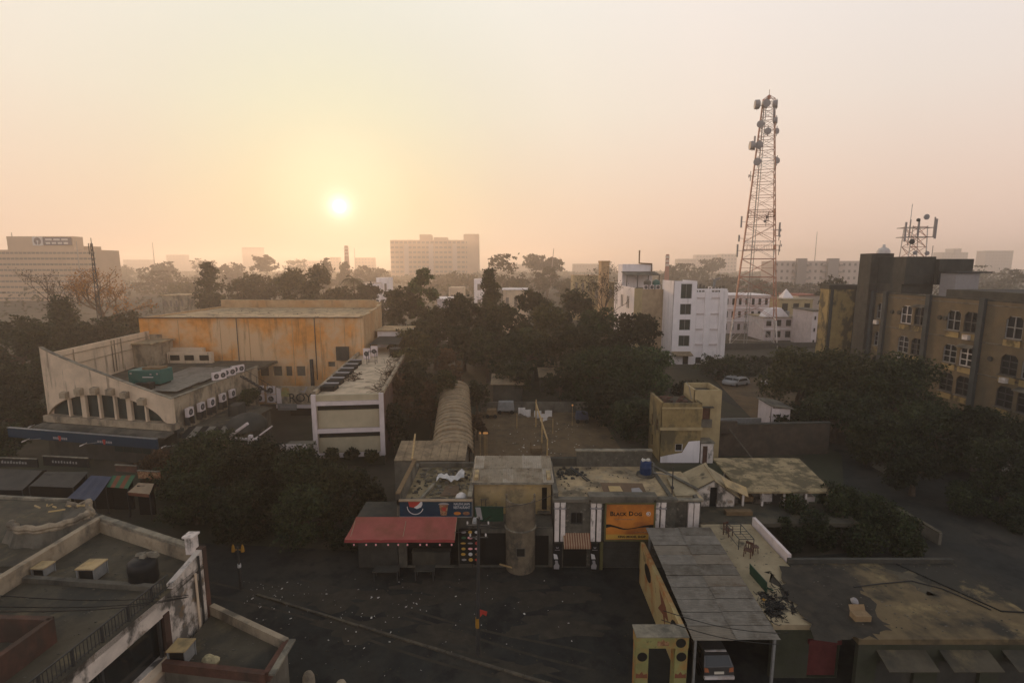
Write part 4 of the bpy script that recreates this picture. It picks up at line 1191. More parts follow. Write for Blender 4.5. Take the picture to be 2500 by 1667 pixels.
b = MB(); b.wall((25, 65.5), (34, 66.0), 0, 2.0, .25); b.build('wall', M_STEELG, gw)
wh = thing('gate_lodge', 'small pinkish white lodge by the parking yard', 'hut', (34.5, 64.5, 0))
b = MB(); b.wall((33.2, 63.5), (35.6, 63.5), 0, 4.0, .2, [(1.45, 2.25, .05, 2.7)]); b.wall((33.2, 67), (33.2, 63.51), 0, 4.4, .2); b.wall((35.6, 63.51), (35.6, 67), 0, 3.9, .2); b.build('wall', M_FRAMEW, wh)
b = MB(); b.plate([(32.9, 63.2, 4.4), (35.9, 63.2, 3.95), (35.9, 67.2, 4.0), (32.9, 67.2, 4.5)], (0, 0, .12)); b.build('roof', M_CONC, wh)
b = MB(); b.box(34.66, 35.44, 63.6, 63.64, .05, 2.7); b.build('door', M_REDBR, wh)
for u, v, lab, rz in ((1782, 938, 'white van parked left in the yard under trees', 2.4), (1802, 941, 'pale car parked right beside the white van', 2.0), (1886, 944, 'white car alone at the right of the yard', 1.2)):
    c = G(u, v); make_car('parked_car', lab, (c.x, c.y, .03), rz, M_CARWHITE, 4.0, 1.7)

# ------------------------------------------------------------------ courtyard
fr = thing('goal_frame', 'crooked bamboo pole frame standing in the dirt courtyard', 'frame', (3.8, 61, 0))
P1, P2, P3 = Vector((4.0, 55.9, 0)), Vector((3.75, 62.0, 0)), Vector((3.3, 68.5, 0))
for q, h in ((P1, 2.7), (P2, 3.3), (P3, 3.9)):
    b = MB(); b.tube([q, q + Vector((.03, 0, h))], [.10, .08], 6); b.build('post', M_BAMBOO, fr)
b = MB(); b.tube([P1 + Vector((0, -.1, 2.65)), P2 + Vector((-.1, 0, 2.9)), P3 + Vector((0, .3, 3.4))], .10, 6); b.build('cross_bar', M_BAMBOO, fr)
tb = thing('courtyard_table', 'dark upturned table by the bamboo frame', 'table', (2.85, 58.6, 0))
b = MB(); b.box(2.2, 3.6, 58.1, 59.2, .55, .65); b.build('top', M_TIMBER, tb)
for x in (2.25, 3.5):
    for y in (58.15, 59.1): b = MB(); b.beam((x, y, .01), (x, y, 1.15), .08); b.build('leg', M_TIMBER, tb)
for k, (u, v) in enumerate(((1273, 1012), (1286, 1017), (1312, 1020), (1326, 1028), (1338, 1019))):
    c = G(u, v, .9); b = MB()
    for i in range(5):
        f0, f1 = .12 * math.sin(i * 1.7 + k), .12 * math.sin((i + 1) * 1.7 + k)
        b.face([(c.x - .45 + .2 * i, c.y + f0, .95 + .12 * math.sin(i + k)), (c.x - .25 + .2 * i, c.y + f1, .95 + .12 * math.sin(i + 1 + k)), (c.x - .25 + .2 * i, c.y + f1 * .6, 1.95), (c.x - .45 + .2 * i, c.y + f0 * .6, 1.95)])
    tag(b.build('laundry', M_CLOTHW, smooth=True), ['white laundry cloth at the left end of washing line', 'second white cloth on the washing line', 'white cloth beside the bamboo frame on washing line', 'low white cloth right of the bamboo frame', 'white cloth at the right end of washing line'][k], 'laundry', 'white laundry behind the courtyard')
ln = thing('washing_line', 'thin washing line holding white cloths across the courtyard', 'line', (2.5, 72, 0))
ca, cb = G(1262, 1012, 1.95), G(1350, 1024, 1.95)
b = MB(); b.tube([ca, cb], .02, 4); b.build('rope', M_STEELG, ln)
for q in (ca, cb): b = MB(); b.tube([(q.x, q.y, 0), (q.x, q.y, 2.05)], .05, 5); b.build('post', M_BAMBOO, ln)
o0 = None
for k, (u, v) in enumerate(((1172, 1057), (1186, 1077), (1189, 1084), (1184, 1094), (1182, 1111), (1397, 1025))):
    c = A(u, v, 57 + (0 if k < 5 else 12))
    nm = 'farthest orange lantern at courtyard left'
    if o0 is None:
        o0 = thing('lantern', nm, 'lantern', c, 0, 'orange courtyard lanterns')
        b = MB(); b.lathe([(0, -.14), (.12, -.07), (.12, .07), (0, .14)], c, 8); b.build('globe', M_LAMP, o0)
        b = MB(); b.tube([(c.x, c.y, c.z - .14), (c.x, c.y, .0)], .025, 4); b.build('stake', M_BAMBOO, o0)
    else: copy_tree(o0, (c.x, c.y, o0.location.z), None, ['', 'second orange lantern from the back at courtyard left', 'third orange lantern from the back at courtyard left', 'fourth orange lantern from the back at courtyard left', 'nearest orange lantern at courtyard left', 'lone orange lantern at the far right of courtyard'][k])
for k, (u, v, w, h, lab, m) in enumerate(((1235, 1008, 2.6, 1.8, 'grey covered cart at the back of courtyard', M_STEELG), (1200, 1018, 1.6, 1.2, 'brown crate heap left of the covered cart', M_TIMBER), (1420, 1030, 1.8, 1.5, 'dark stall box under trees at courtyard right', M_BLUETARP))):
    c = G(u, v); t = thing('cart', lab, 'cart', c)
    b = MB(); b.hexa([(c.x - w / 2, c.y - .7, .5), (c.x + w / 2, c.y - .7, .5), (c.x + w / 2, c.y + .7, .5), (c.x - w / 2, c.y + .7, .5)], [(c.x - w * .42, c.y - .5, h), (c.x + w * .44, c.y - .5, h), (c.x + w * .44, c.y + .6, h), (c.x - w * .42, c.y + .6, h)]); b.build('body', m, t)
    for x in (-w * .35, w * .35):
        b = MB(); b.lathe([(0, -.05), (.3, -.05), (.3, .05), (0, .05)], (c.x + x, c.y - .72, .31), 12, M=Matrix.Rotation(math.pi / 2, 4, 'X')); b.build('wheel', M_BLACK, t)
for k, (u0, u1, v, Y, z, lab) in enumerate(((1204, 1275, 945, 82, 2.9, 'low tin shed behind the courtyard trees at left'), (1320, 1390, 925, 88, 2.8, 'low tin shed half hidden under the grove'), (1195, 1225, 893, 97, 3.0, 'pale shed roof between dark trunks'), (1305, 1352, 898, 97, 3.0, 'ruined pale shed right of the dark trunks'))):
    a, c = A(u0, v, Y), A(u1, v, Y); t = thing('shed', lab, 'shed', ((a.x + c.x) / 2, Y, 0), 0, 'sheds behind the courtyard')
    b = MB(); b.box(a.x, c.x, Y, Y + 4, 0, z); b.build('wall', M_CONCD, t)
    b = MB(); b.plate([(a.x - .4, Y - .6, z), (c.x + .4, Y - .6, z), (c.x + .4, Y + 4.3, z + .8), (a.x - .4, Y + 4.3, z + .8)], (0, 0, .08)); b.build('roof', M_TINR, t)
fw = thing('rear_wall', 'low dark wall at the far side of the courtyard', 'wall', (4, 75.5, 0))
b = MB(); b.wall((-4.8, 75.6), (13.2, 75.6), 0, 1.6, .25); b.build('wall', M_CONC, fw)
# lane at the right: low walls, kiosk
for k, (p0, p1, h, lab) in enumerate((((2085, 1118), (2205, 1178), .9, 'low dark wall along the lane behind the veranda'), ((2150, 1245), (2290, 1330), 1.0, 'low dark wall along the lane beside the garden bush'), ((2330, 1120), (2480, 1230), 1.2, 'low dark wall along the far lane side'))):
    a, c = G(*p0), G(*p1); t = thing('lane_wall', lab, 'wall', (a + c) / 2)
    b = MB(); b.wall((a.x, a.y), (c.x, c.y), 0, h, .25); b.build('wall', M_CONC, t)
    b = MB(); b.beam(a + Vector((.1, .1, h + .04)), c + Vector((.1, .1, h + .04)), .36, .08); b.build('coping', M_ROOFD, t)
c = G(2440, 1190); ki = thing('kiosk', 'small dark kiosk with pale sloping roof by the lane', 'kiosk', c)
b = MB(); b.box(c.x - 1, c.x + 1, c.y, c.y + 1.6, 0, 1.9); b.build('body', M_CONCD, ki)
b = MB(); b.plate([(c.x - 1.2, c.y - .5, 1.95), (c.x + 1.2, c.y - .5, 1.95), (c.x + 1.2, c.y + 1.8, 2.5), (c.x - 1.2, c.y + 1.8, 2.5)], (0, 0, .06)); b.build('roof', M_TING, ki)

# ------------------------------------------------------------------ cinema: auditorium
cin = thing('auditorium', 'huge windowless hall with stained orange plaster walls', 'building', (-41, 90, 0))
FL, FR = Vector((-58.6, 80.0, 0)), Vector((-23.6, 80.6, 0))
H1 = 14.0
arc = [Vector((-23.6, 80.6, 0)), Vector((-23.9, 87, 0)), Vector((-24.5, 94, 0)), Vector((-25.4, 99.5, 0)), Vector((-27.2, 102.6, 0)), Vector((-30, 103.6, 0)), Vector((-44, 104, 0)), Vector((-58.6, 103.5, 0))]
b = MB(); b.wall((FL.x, FL.y), (FR.x, FR.y), 0, H1, .4, [(8.6, 9.6, 7.3, 9.0), (18.3, 19.7, 4.6, 6.2), (20.4, 21.8, 4.6, 6.2), (22.4, 23.4, 4.6, 6.2), (24.1, 25.5, 4.6, 6.2), (29.2, 30.3, 6.1, 6.9)])
b.build('front_wall', M_ORANGE, cin)
b = MB()
for i in range(len(arc) - 1): b.wall((arc[i].x, arc[i].y + (.01 if i == 0 else 0)), (arc[i + 1].x, arc[i + 1].y), 0, H1 + .2 + min(1.0, .25 * i), .4)
b.wall((-58.6, 103.5), (-58.6, 80.01), 0, H1, .4)
b.build('side_wall', M_ORPALE, cin)
b = MB()
for i in range(len(arc) - 1):
    h0, h1 = H1 + .2 + min(1.0, .25 * i), H1 + .2 + min(1.0, .25 * (i + 1))
    b.beam(arc[i] + Vector((-.2, 0, h0 + .05)), arc[i + 1] + Vector((-.2, 0, h0 + .06)), .55, .1)
b.build('coping', M_ROOF, cin)
b = MB(); b.prism([(FL.x + .41, 80.42), (FR.x - .41, 81.0)] + [(q.x - .41 if i < 4 else q.x, q.y - .41) for i, q in enumerate(arc[1:])], 13.2, 13.75); b.build('roof', M_ROOF, cin)
b = MB(); b.beam(FL + Vector((-.1, -.1, H1 + .03)), FR + Vector((0, -.1, H1 + .03)), .5, .1); b.build('front_coping', M_ROOFD, cin)
for s0, s1, z0, z1 in ((8.6, 9.6, 7.3, 9.0), (18.3, 19.7, 4.6, 6.2), (20.4, 21.8, 4.6, 6.2), (22.4, 23.4, 4.6, 6.2), (24.1, 25.5, 4.6, 6.2), (29.2, 30.3, 6.1, 6.9)):
    b = MB(); x = FL.x + s0; y = 80.0 + .6 * s0 / 35 + .3
    b.box(x, x + s1 - s0, y, y + .05, z0, z1); b.build('shuttered_opening', M_CONC, cin)
b = MB(); b.box(-57.2, -55.2, 79.4, 80.0, 4, 11.4); b.box(-57.0, -55.4, 79.35, 79.399, 8.6, 9.6, 1); b.box(-57.0, -55.4, 79.35, 79.399, 6.6, 7.4, 1); b.build('vent_shaft', [M_CREAMD, M_CONC], cin)
b = MB(); b.box(-32.0, -31.6, 79.6, 80.1, 2.5, 7.4); b.build('drain_pipe', M_STEELD, cin)
b = MB(); b.box(-27.9, -25.9, 80.0, 80.3, 7.2, 9.4); b.build('wall_hatch', M_TANKC, cin)

# low entrance block with the sloping white front
blk = thing('cinema_front', 'cream cinema front with sweeping sloped top and arched window', 'building', (-45, 62, 0))
a0, a1 = Vector((-53.9, 57.6, 0)), Vector((-37.1, 54.2, 0))
fd = (a1 - a0).normalized(); fL = (a1 - a0).length
fn = Vector((fd.y, -fd.x, 0))
P = lambda s, z, o=0.0: a0 + fd * s + fn * o + Vector((0, 0, z))
topz = lambda s: 12.9 - 5.2 * (s / fL) ** .86
archz = lambda s: 4.95 + 2.75 * math.sqrt(max(0, 1 - ((s - fL * .47) / (fL * .46)) ** 2)) ** 1.25
b = MB()
NSG = 40
for i in range(NSG):
    s0, s1 = fL * i / NSG, fL * (i + 1) / NSG
    for o in (0, -.35):
        b.face([P(s0, archz(s0), o), P(s1, archz(s1), o), P(s1, topz(s1), o), P(s0, topz(s0), o)])
    b.face([P(s0, topz(s0), 0), P(s1, topz(s1), 0), P(s1, topz(s1), -.35), P(s0, topz(s0), -.35)])
    b.face([P(s0, archz(s0), 0), P(s1, archz(s1), 0), P(s1, archz(s1), -.35), P(s0, archz(s0), -.35)])
for s in (0, fL): b.face([P(s, 4.95, 0), P(s, topz(s), 0), P(s, topz(s), -.35), P(s, 4.95, -.35)])
b.build('front_wall', M_CREAM, blk)
b = MB()
for i in range(NSG): b.beam(P(fL * i / NSG, topz(fL * i / NSG) + .03, -.17), P(fL * (i + 1) / NSG, topz(fL * (i + 1) / NSG) + .03, -.17), .42, .06)
b.build('coping', M_KERB, blk)
b = MB(); b.plate([P(.4, 4.9, -.55)] + [P(fL * (.01 + .46 + .46 * math.cos(math.pi - math.pi * k / 18)), 4.95 + 2.9 * math.sin(math.pi * k / 18), -.55) for k in range(19)], -fn * .05); b.build('arched_window', M_GLASSG, blk)
for k, (s, w) in enumerate(((3.1, .22), (5.2, .62), (7.4, .26), (9.5, .26), (11.4, .62), (13.6, .22))):
    b = MB(); b.beam(P(s, 4.9, -.2), P(s, archz(s) + .1, -.2), w, .3, up=fn); b.build('mullion', M_CREAM, blk)
    b = MB(); z = archz(s) + .5; q = P(s - .25, z, .25)
    b.hexa([P(s - .45, z - .3, 0.002), P(s + .35, z - .3, 0.002), P(s + .35, z - .3, .5), P(s - .45, z - .3, .5)], [P(s - .45, z + .45, 0.002), P(s + .35, z + .45, 0.002), P(s + .35, z + .32, .5), P(s - .45, z + .32, .5)])
    b.build('light_box', M_CREAMD, blk)
b = MB(); b.hexa([P(-.3, 4.2, -.6), P(fL + .2, 4.2, -.6), P(fL + .2, 4.2, .35), P(-.3, 4.2, .35)], [P(-.3, 4.94, -.6), P(fL + .2, 4.94, -.6), P(fL + .2, 4.94, .35), P(-.3, 4.94, .35)]); b.build('sill', M_CREAMD, blk)
b = MB(); b.hexa([P(-.5, 0, -1), P(fL + .3, 0, -1), P(fL + .3, 0, -.05), P(-.5, 0, -.05)], [P(-.5, 4.19, -1), P(fL + .3, 4.19, -1), P(fL + .3, 4.19, -.05), P(-.5, 4.19, -.05)]); b.build('lower_wall', M_CONCD, blk)
for k in range(4):
    s = 8.9 + k * 1.25
    b = MB(); b.plate([P(s, 1.2, -.04), P(s + 1.1, 1.2, -.04), P(s + 1.1, 3.0, -.04), P(s, 3.0, -.04)], fn * .04); b.build('shop_window', M_GLASSG, blk)
b = MB(); b.hexa([P(-.4, 3.95, .3), P(fL + .3, 3.95, .3), P(fL + .3, 3.75, 1.6), P(-.4, 3.75, 1.6)], [P(-.4, 4.12, .3), P(fL + .3, 4.12, .3), P(fL + .3, 3.92, 1.6), P(-.4, 3.92, 1.6)]); b.build('canopy_slab', M_CONC, blk)
# side walls and roof
b = MB()
sideb = Vector((-36.7, 72.5, 0))
b.wall((a1.x, a1.y + .36), (sideb.x, sideb.y), 0, 7.7, .35); b.build('side_wall', M_CREAMD, blk)
b = MB(); b.beam(Vector((a1.x, a1.y + .4, 7.75)), Vector((sideb.x, sideb.y, 7.75)), .4, .12); b.build('coping', M_KERB, blk)
lw0, lw1 = Vector((-56.9, 79.2, 0)), Vector((-54.0, 58.2, 0))
b = MB(); b.wall((lw0.x, lw0.y), (lw1.x, lw1.y), 0, 12.0, .3); b.build('left_wall', M_CREAM, blk)
b = MB()
for z in (11.2, 9.9): b.beam(lw0 + Vector((.36, 0, z)), lw1 + Vector((.36, .5, z + .2)), .06, .1)
for t in (.35, .42, .45, .8):
    q = lw0.lerp(lw1, t) + Vector((.4, 0, 0)); b.tube([q + Vector((0, 0, 7.5)), q + Vector((0, 0, 11.9))], .06, 6)
b.build('pipe_run', M_CREAMD, blk)
b = MB(); b.prism([(-53.5, 58.2), (-37.5, 55.0), (-37.05, 72.4), (-37.0, 79.5), (-56.5, 79.5)], 6.9, 7.25); b.build('roof', M_ROOFD, blk)
b = MB(); b.box(-56.6, -53.2, 74.5, 79.4, 7.25, 10.6); b.box(-56.7, -52.8, 74.2, 79.5, 10.6, 10.8, 1); b.build('roof_room', [M_CREAMD, M_ROOF], blk)
b = MB(); b.box(-53.6, -48.2, 78.6, 79.5, 7.25, 9.4); b.build('roof_room', M_CREAM, blk)
b = MB(); b.prism([(-53.4, 79), (-50.5, 79), (-51.9, 79)], 7.3, 7.4); b.plate([(-54.5, 78.3, 7.26), (-49.3, 78.3, 7.26), (-51.5, 78.3, 8.6)], (0, .3, 0)); b.build('roof_gable', M_TIMBER, blk)
for x in (-46, -42.5):
    for k in range(3):
        b = MB(); y = 58.5 + k * 4.6; b.plate([(x, y, 7.55), (x + 3.2, y, 7.45), (x + 3.2, y + 4.4, 7.6), (x, y + 4.4, 7.7)], (0, 0, .06)); b.build('roof_sheet', M_TING, blk)
b = MB(); b.box(-53.0, -46.2, 77.5, 78.2, 7.26, 8.9); b.build('roof_panel', M_CREAM, blk)
for x in (-52.5, -50.3, -48): b = MB(); b.box(x, x + 1.4, 77.42, 77.5, 7.7, 8.5); b.build('roof_opening', M_VOID, blk)

bs = thing('blue_canopy_sign', 'long blue canopy band below the arched window', 'sign', P(fL / 2, 3.5, 2.6))
b = MB(); b.hexa([P(-2.0, 3.1, 2.65), P(fL + .6, 3.1, 2.65), P(fL + .6, 3.1, 2.85), P(-2.0, 3.1, 2.85)], [P(-2.0, 4.15, 2.65), P(fL + .6, 4.15, 2.65), P(fL + .6, 4.15, 2.85), P(-2.0, 4.15, 2.85)]); b.build('panel', M_BLUEC, bs)
b = MB(); b.hexa([P(-2.0, 4.152, 2.6), P(fL + .6, 4.152, 2.6), P(fL + .6, 4.152, 2.9), P(-2.0, 4.152, 2.9)], [P(-2.0, 4.22, 2.6), P(fL + .6, 4.22, 2.6), P(fL + .6, 4.22, 2.9), P(-2.0, 4.22, 2.9)]); b.build('top_rail', M_STEELG, bs)
for s in (4.3, 10.2):
    b = MB()
    for i in range(7): b.hexa([P(s + i * .28, 3.3, 2.852), P(s + i * .28 + .2, 3.3, 2.852), P(s + i * .28 + .2, 3.3, 2.87), P(s + i * .28, 3.3, 2.87)], [P(s + i * .28, 3.55, 2.852), P(s + i * .28 + .2, 3.55, 2.852), P(s + i * .28 + .2, 3.55, 2.87), P(s + i * .28, 3.55, 2.87)])
    tag(b.build('lettering', M_DISH, bs), kind='stuff')
    b = MB(); b.hexa([P(s + .8, 3.15, 2.872), P(s + 1.0, 3.15, 2.872), P(s + 1.0, 3.15, 2.885), P(s + .8, 3.15, 2.885)], [P(s + .7, 3.7, 2.872), P(s + 1.1, 3.7, 2.872), P(s + 1.1, 3.7, 2.885), P(s + .7, 3.7, 2.885)]); b.build('red_mark', M_REDP, bs)
for k, (u, v, lab) in enumerate(((63, 1076, 'pale spot lamp at the left end of the blue canopy'), (204, 1086, 'pale spot lamp in front of the middle blue canopy'), (398, 1093, 'pale spot lamp at the right end of the blue canopy'), (77, 1041, 'pale spot lamp above the left end of blue canopy'))):
    c = A(u, v, 49.5 if k < 3 else 56.0); fl = thing('spot_lamp', lab, 'lamp', c, 0, 'spot lamps on the blue canopy')
    b = MB(); b.hexa([c + Vector(q) for q in ((-.28, -.2, -.12), (.16, -.2, .10), (.16, .2, .10), (-.28, .2, -.12))], [c + Vector(q) for q in ((-.24, -.2, .02), (.24, -.2, .22), (.24, .2, .22), (-.24, .2, .02))]); b.build('lamp_head', M_CLOTHW, fl)
    b = MB(); b.tube([c + Vector((.1, .2, .05)), c + Vector((.3, 1.3, -.2))], .035, 5); b.build('arm', M_STEELG, fl)

gen = thing('generator', 'teal steel generator housing on the cinema roof', 'generator', (-44.6, 62, 7.25))
b = MB(); b.box(-46.5, -42.7, 60.8, 63.2, 7.85, 9.5); b.build('housing', M_TEAL, gen)
b = MB(); b.box(-46.3, -42.9, 61.0, 63.0, 7.26, 7.85); b.build('base', M_VOID, gen)
b = MB(); b.box(-45.2, -43.0, 61.4, 62.8, 9.502, 9.75); b.build('vent_cover', M_TIMBER, gen)
b = MB(); b.box(-44.8, -43.5, 60.76, 60.799, 8.65, 8.75); b.build('white_stripe', M_WHITEP, gen)
for x, z in ((-46.3, 9.15), (-43.9, 9.05), (-43.1, 9.1)): b = MB(); b.box(x, x + .22, 60.76, 60.799, z - .1, z + .1); b.build('latch', M_DISH, gen)
b = MB(); b.box(-45.0, -43.8, 59.4, 60.3, 7.26, 8.2); b.box(-43.6, -42.8, 59.0, 60.0, 7.26, 8.35); tag(b.build('battery_case', M_BLACK), 'black battery cases in front of the teal generator', 'case')


def make_ac(loc, rz, label, group, fans=1, w=.85, h=.75):
    t = thing('air_conditioner', label, 'air conditioner', loc, 0, group)
    M = Matrix.Translation(loc) @ Matrix.Rotation(rz, 4, 'Z')
    b = MB(M); b.box(-w / 2, w / 2, -.16, .2, 0, h); b.build('case', M_FRAMEW, t)
    for k in range(fans):
        cx_ = (k - (fans - 1) / 2) * w / fans
        r = min(w / fans, h) * .38
        b = MB(M); b.face([(cx_ + r * math.cos(2 * math.pi * i / 16), -.163, h / 2 + r * math.sin(2 * math.pi * i / 16)) for i in range(16)]); f = b.build('fan_grille', M_VOID, t)
        b = MB(M); b.lathe([(r * .98, -.01), (r * 1.06, 0), (r * .98, .01)], M @ Vector((cx_, -.166, h / 2)) - M.translation * 0, 16, M=(Matrix.Rotation(rz, 3, 'Z') @ Matrix.Rotation(math.pi / 2, 3, 'X')).to_4x4()) if False else None
        for a in range(4):
            an = a * math.pi / 4; b.beam((cx_ - r * math.cos(an), -.168, h / 2 - r * math.sin(an)), (cx_ + r * math.cos(an), -.168, h / 2 + r * math.sin(an)), .025, .01, up=(0, 1, 0))
        b.build('guard', M_DISH, f)
    return t


nm_ord = ['nearest', 'second', 'third', 'fourth', 'fifth', 'sixth']
for k, t in enumerate((.10, .22, .33, .46, .58)):
    q = Vector((a1.x, a1.y + .36, 0)).lerp(sideb, t)
    make_ac((q.x + .45, q.y, 5.15), math.pi / 2, nm_ord[k] + ' single fan cooling unit along the cinema side wall', 'single fan units along the cinema side wall', 1, 1.05, 1.0)
    for dy in (-.45, .38): b = MB(); b.box(q.x + .05, q.x + .7, q.y + dy, q.y + dy + .07, 4.2, 5.13); b.build('bracket', M_STEELD, blk)
for k, t in enumerate((.50, .62, .74)):
    q = Vector((a1.x, a1.y + .36, 0)).lerp(sideb, t)
    make_ac((q.x - .2, q.y, 7.83), math.pi / 3, nm_ord[k] + ' double fan cooling unit on top of the cinema side wall', 'double fan units on the side wall top', 2, 1.7, .95)
for k, (x, z, lab) in enumerate(((-36.6, 3.8, 'upper left cooling unit of the square of four'), (-36.6, 2.55, 'lower left cooling unit of the square of four'), (-34.95, 3.7, 'upper right cooling unit of the square of four'), (-34.95, 2.45, 'lower right cooling unit of the square of four'))):
    make_ac((x, 72.4, z), 0, lab, 'square of four cooling units', 1, 1.15, 1.1)
# lower flat roof and lane of the cinema yard
low = thing('yard_block', 'low flat roofed block beside the cinema side wall', 'building', (-32, 62, 0))
b = MB(); b.prism([(-36.6, 54.6), (-31.6, 55.0), (-31.4, 64.5), (-36.5, 66.5)], 0, 3.6); b.build('wall', M_CONC, low)
b = MB(); b.prism([(-36.65, 54.5), (-31.4, 54.9), (-31.2, 64.7), (-36.55, 66.7)], 3.6, 3.85); b.build('roof', M_ROOFD, low)
b = MB(); b.box(-34.6, -33.4, 60.5, 62.3, 3.86, 5.2); b.build('roof_room', M_TANKC, low)
for k in range(6):
    b = MB(); x = -36 + .75 * k; b.plate([(x, 53.2, 3.6), (x + .72, 53.2, 3.6), (x + .72, 55.2, 4.3), (x, 55.2, 4.3)], (0, 0, .03)); b.build('roof_sheet', M_TING if k % 2 else M_VOID, low)
b = MB(); b.lathe([(2.2, 3.85), (2.1, 4.4), (1.6, 5.0), (.9, 5.35), (0, 5.5)], (-30.2, 56.4, 0), 16); b.build('dome', M_TANKC, low, smooth=True)
st = thing('outdoor_stair', 'thin steel stair climbing the cinema side wall', 'stair', (-35.8, 70, 3.9))
b = MB()
for s in (-.5, .5): b.beam((-35.9 + .3 * s, 66.5 + 0, 7.6), (-34.9 + .3 * s, 71.8, 4.0), .08, .2)
b.build('stringer', M_STEELD, st)
for k in range(8): b = MB(); t = (k + .5) / 8; b.box(-36.2 + t, -35.6 + t, 66.5 + 5.3 * t - .12, 66.5 + 5.3 * t + .12, 7.55 - 3.6 * t, 7.6 - 3.6 * t); b.build('step', M_STEELG, st)
b = MB()
for k in range(6):
    t = k / 5; b.beam((-35.4 + t, 66.5 + 5.3 * t, 7.6 - 3.6 * t), (-35.4 + t, 66.5 + 5.3 * t, 8.5 - 3.6 * t), .04)
b.beam((-35.4, 66.5, 8.5), (-34.4, 71.8, 4.9), .05); b.build('handrail', M_STEELD, st)

ro = thing('hall_sign', 'weathered pictorial sign lettered ROY beside the white framed building', 'sign', (-29.6, 72.9, 3.3))
b = MB(); b.box(-32.6, -26.3, 72.6, 72.85, 2.05, 4.75); b.build('panel', M_CREAMD, ro)
b = MB(); b.face([(-31.9, 72.595, 3.3), (-30.6, 72.595, 3.2), (-30.7, 72.595, 4.5), (-31.6, 72.595, 4.6)]); b.build('green_picture', M_GATE, ro)
b = MB(); b.face([(-32.55, 72.594, 2.2), (-31.8, 72.594, 2.2), (-31.9, 72.594, 4.4), (-32.5, 72.594, 4.6)]); b.build('pink_picture', M_FRAMEW, ro)
lettering('R', 1.85, (-30.25, 72.58, 2.98), M_BLACKP, ro)
lettering('O', 1.85, (-29.05, 72.58, 3.0), M_BLACKP, ro)
lettering('Y', 1.75, (-27.9, 72.58, 3.05), M_BLACKP, ro)
b = MB()  # serifs of the letters
for x, z in ((-30.72, 2.36), (-30.72, 3.62), (-27.9, 2.42), (-28.42, 3.66), (-27.38, 3.66)): b.box(x - .22, x + .22, 72.56, 72.59, z - .035, z + .035)
b.tube([(-29.9, 72.57, 2.5), (-29.6, 72.57, 2.25), (-29.2, 72.57, 2.2)], [.07, .06, .02], 5)
b.build('serif', M_BLACKP, ro)
b = MB(); b.plate([(-29.3, 72.57, 4.1), (-28.4, 72.57, 3.75), (-27.9, 72.57, 4.7), (-28.2, 72.57, 4.75), (-28.5, 72.57, 4.05)], (0, .02, 0)); b.build('emblem', M_DISH, ro)
b = MB(); b.box(-32.6, -26.3, 72.4, 72.9, 1.55, 2.04); b.build('lower_beam', M_FRAMEW, ro)
b = MB(); b.box(-32.3, -29.6, 72.2, 72.39, 1.3, 2.2); b.build('small_plate', M_STEELG, ro)
b = MB(); b.box(-31.9, -30.0, 72.17, 72.199, 1.7, 1.9); b.build('small_print', M_DISH, ro)
b = MB(); b.box(-33, -26, 74.0, 74.2, 0, 2.0); b.box(-26.8, -26.3, 72.3, 79.5, 0, 6.0); ro.location.x -= 1.75
tag(b.build('entrance_wall', M_VOID), 'dark recessed entrance wall below the lettered sign', 'wall')

# ------------------------------------------------------------------ white framed building
wf = thing('framed_building', 'two storey beige building in pink white frame with long flat roof', 'building', (-20, 70, 0))
q0, q1 = Vector((-21.6, 54.1, 0)), Vector((-14.3, 54.9, 0))
ed = (q1 - q0).normalized(); bk = Vector((-ed.y, ed.x, 0)); eL = (q1 - q0).length
Q = lambda s, z, o=0.0: q0 + ed * s - bk * o + Vector((0, 0, z))
q3, q2 = q0 + bk * 38, q1 + bk * 38
HT = 8.25
Vxy = lambda v: (v.x, v.y)
b = MB(); b.wall(Vxy(q0 + bk * .3), Vxy(q1 + bk * .3), 0, HT - .35, .3); b.build('front_wall', M_BEIGE, wf)
b = MB(); b.wall(Vxy(q1 + bk * .31), Vxy(q2), 0, HT - .3, .3); b.build('side_wall', M_REDBR, wf)
b = MB(); b.wall(Vxy(q3), Vxy(q0 + bk * .31), 0, HT - .3, .3); b.build('side_wall', M_CREAMD, wf)
b = MB(); b.prism([Vxy(q0 + bk * .62 + ed * .31), Vxy(q1 + bk * .62 - ed * .31), Vxy(q2 - ed * .31), Vxy(q3 + ed * .31)], HT - .6, HT - .28); b.build('roof', M_ROOFPALE, wf)


def fb(s0, s1, z0, z1, o0=-.0, o1=.35):
    b = MB(); b.hexa([Q(s0, z0, o0), Q(s1, z0, o0), Q(s1, z0, o1), Q(s0, z0, o1)], [Q(s0, z1, o0), Q(s1, z1, o0), Q(s1, z1, o1), Q(s0, z1, o1)])
    return b


fb(-.15, .32, 1.2, HT).build('column', M_FRAMEW, wf)
fb(eL - .32, eL + .15, 1.2, HT).build('column', M_FRAMEW, wf)
for z in (7.25, 4.15, 1.35): fb(.325, eL - .325, z - .22, z + .22, 0, .3).build('beam', M_FRAMEW, wf)
fb(.325, eL - .325, 7.5, HT - .1, -.25, .1).build('parapet', M_BEIGE, wf)
for z in (6.4, 3.3): fb(.36, eL - .36, z, z + .62, -.28, -.24).build('strip_window', M_GLASS, wf)
for z0, z1 in ((4.4, 6.38), (1.6, 3.28)): fb(.42, eL - .42, z0, z1, -.27, -.12).build('infill_panel', M_BEIGE, wf)
fb(.1, eL, 0, 1.1, -.2, .05).build('plinth', M_GREENWALL, wf)
b = MB(); b.beam(q0 + bk * .4 + Vector((0, 0, HT)), q3 + Vector((0, 0, HT)), .35, .45); b.beam(q1 + bk * .4 + Vector((0, 0, HT - .05)), q2 + Vector((0, 0, HT - .05)), .3, .4); b.build('parapet', M_CREAMD, wf)
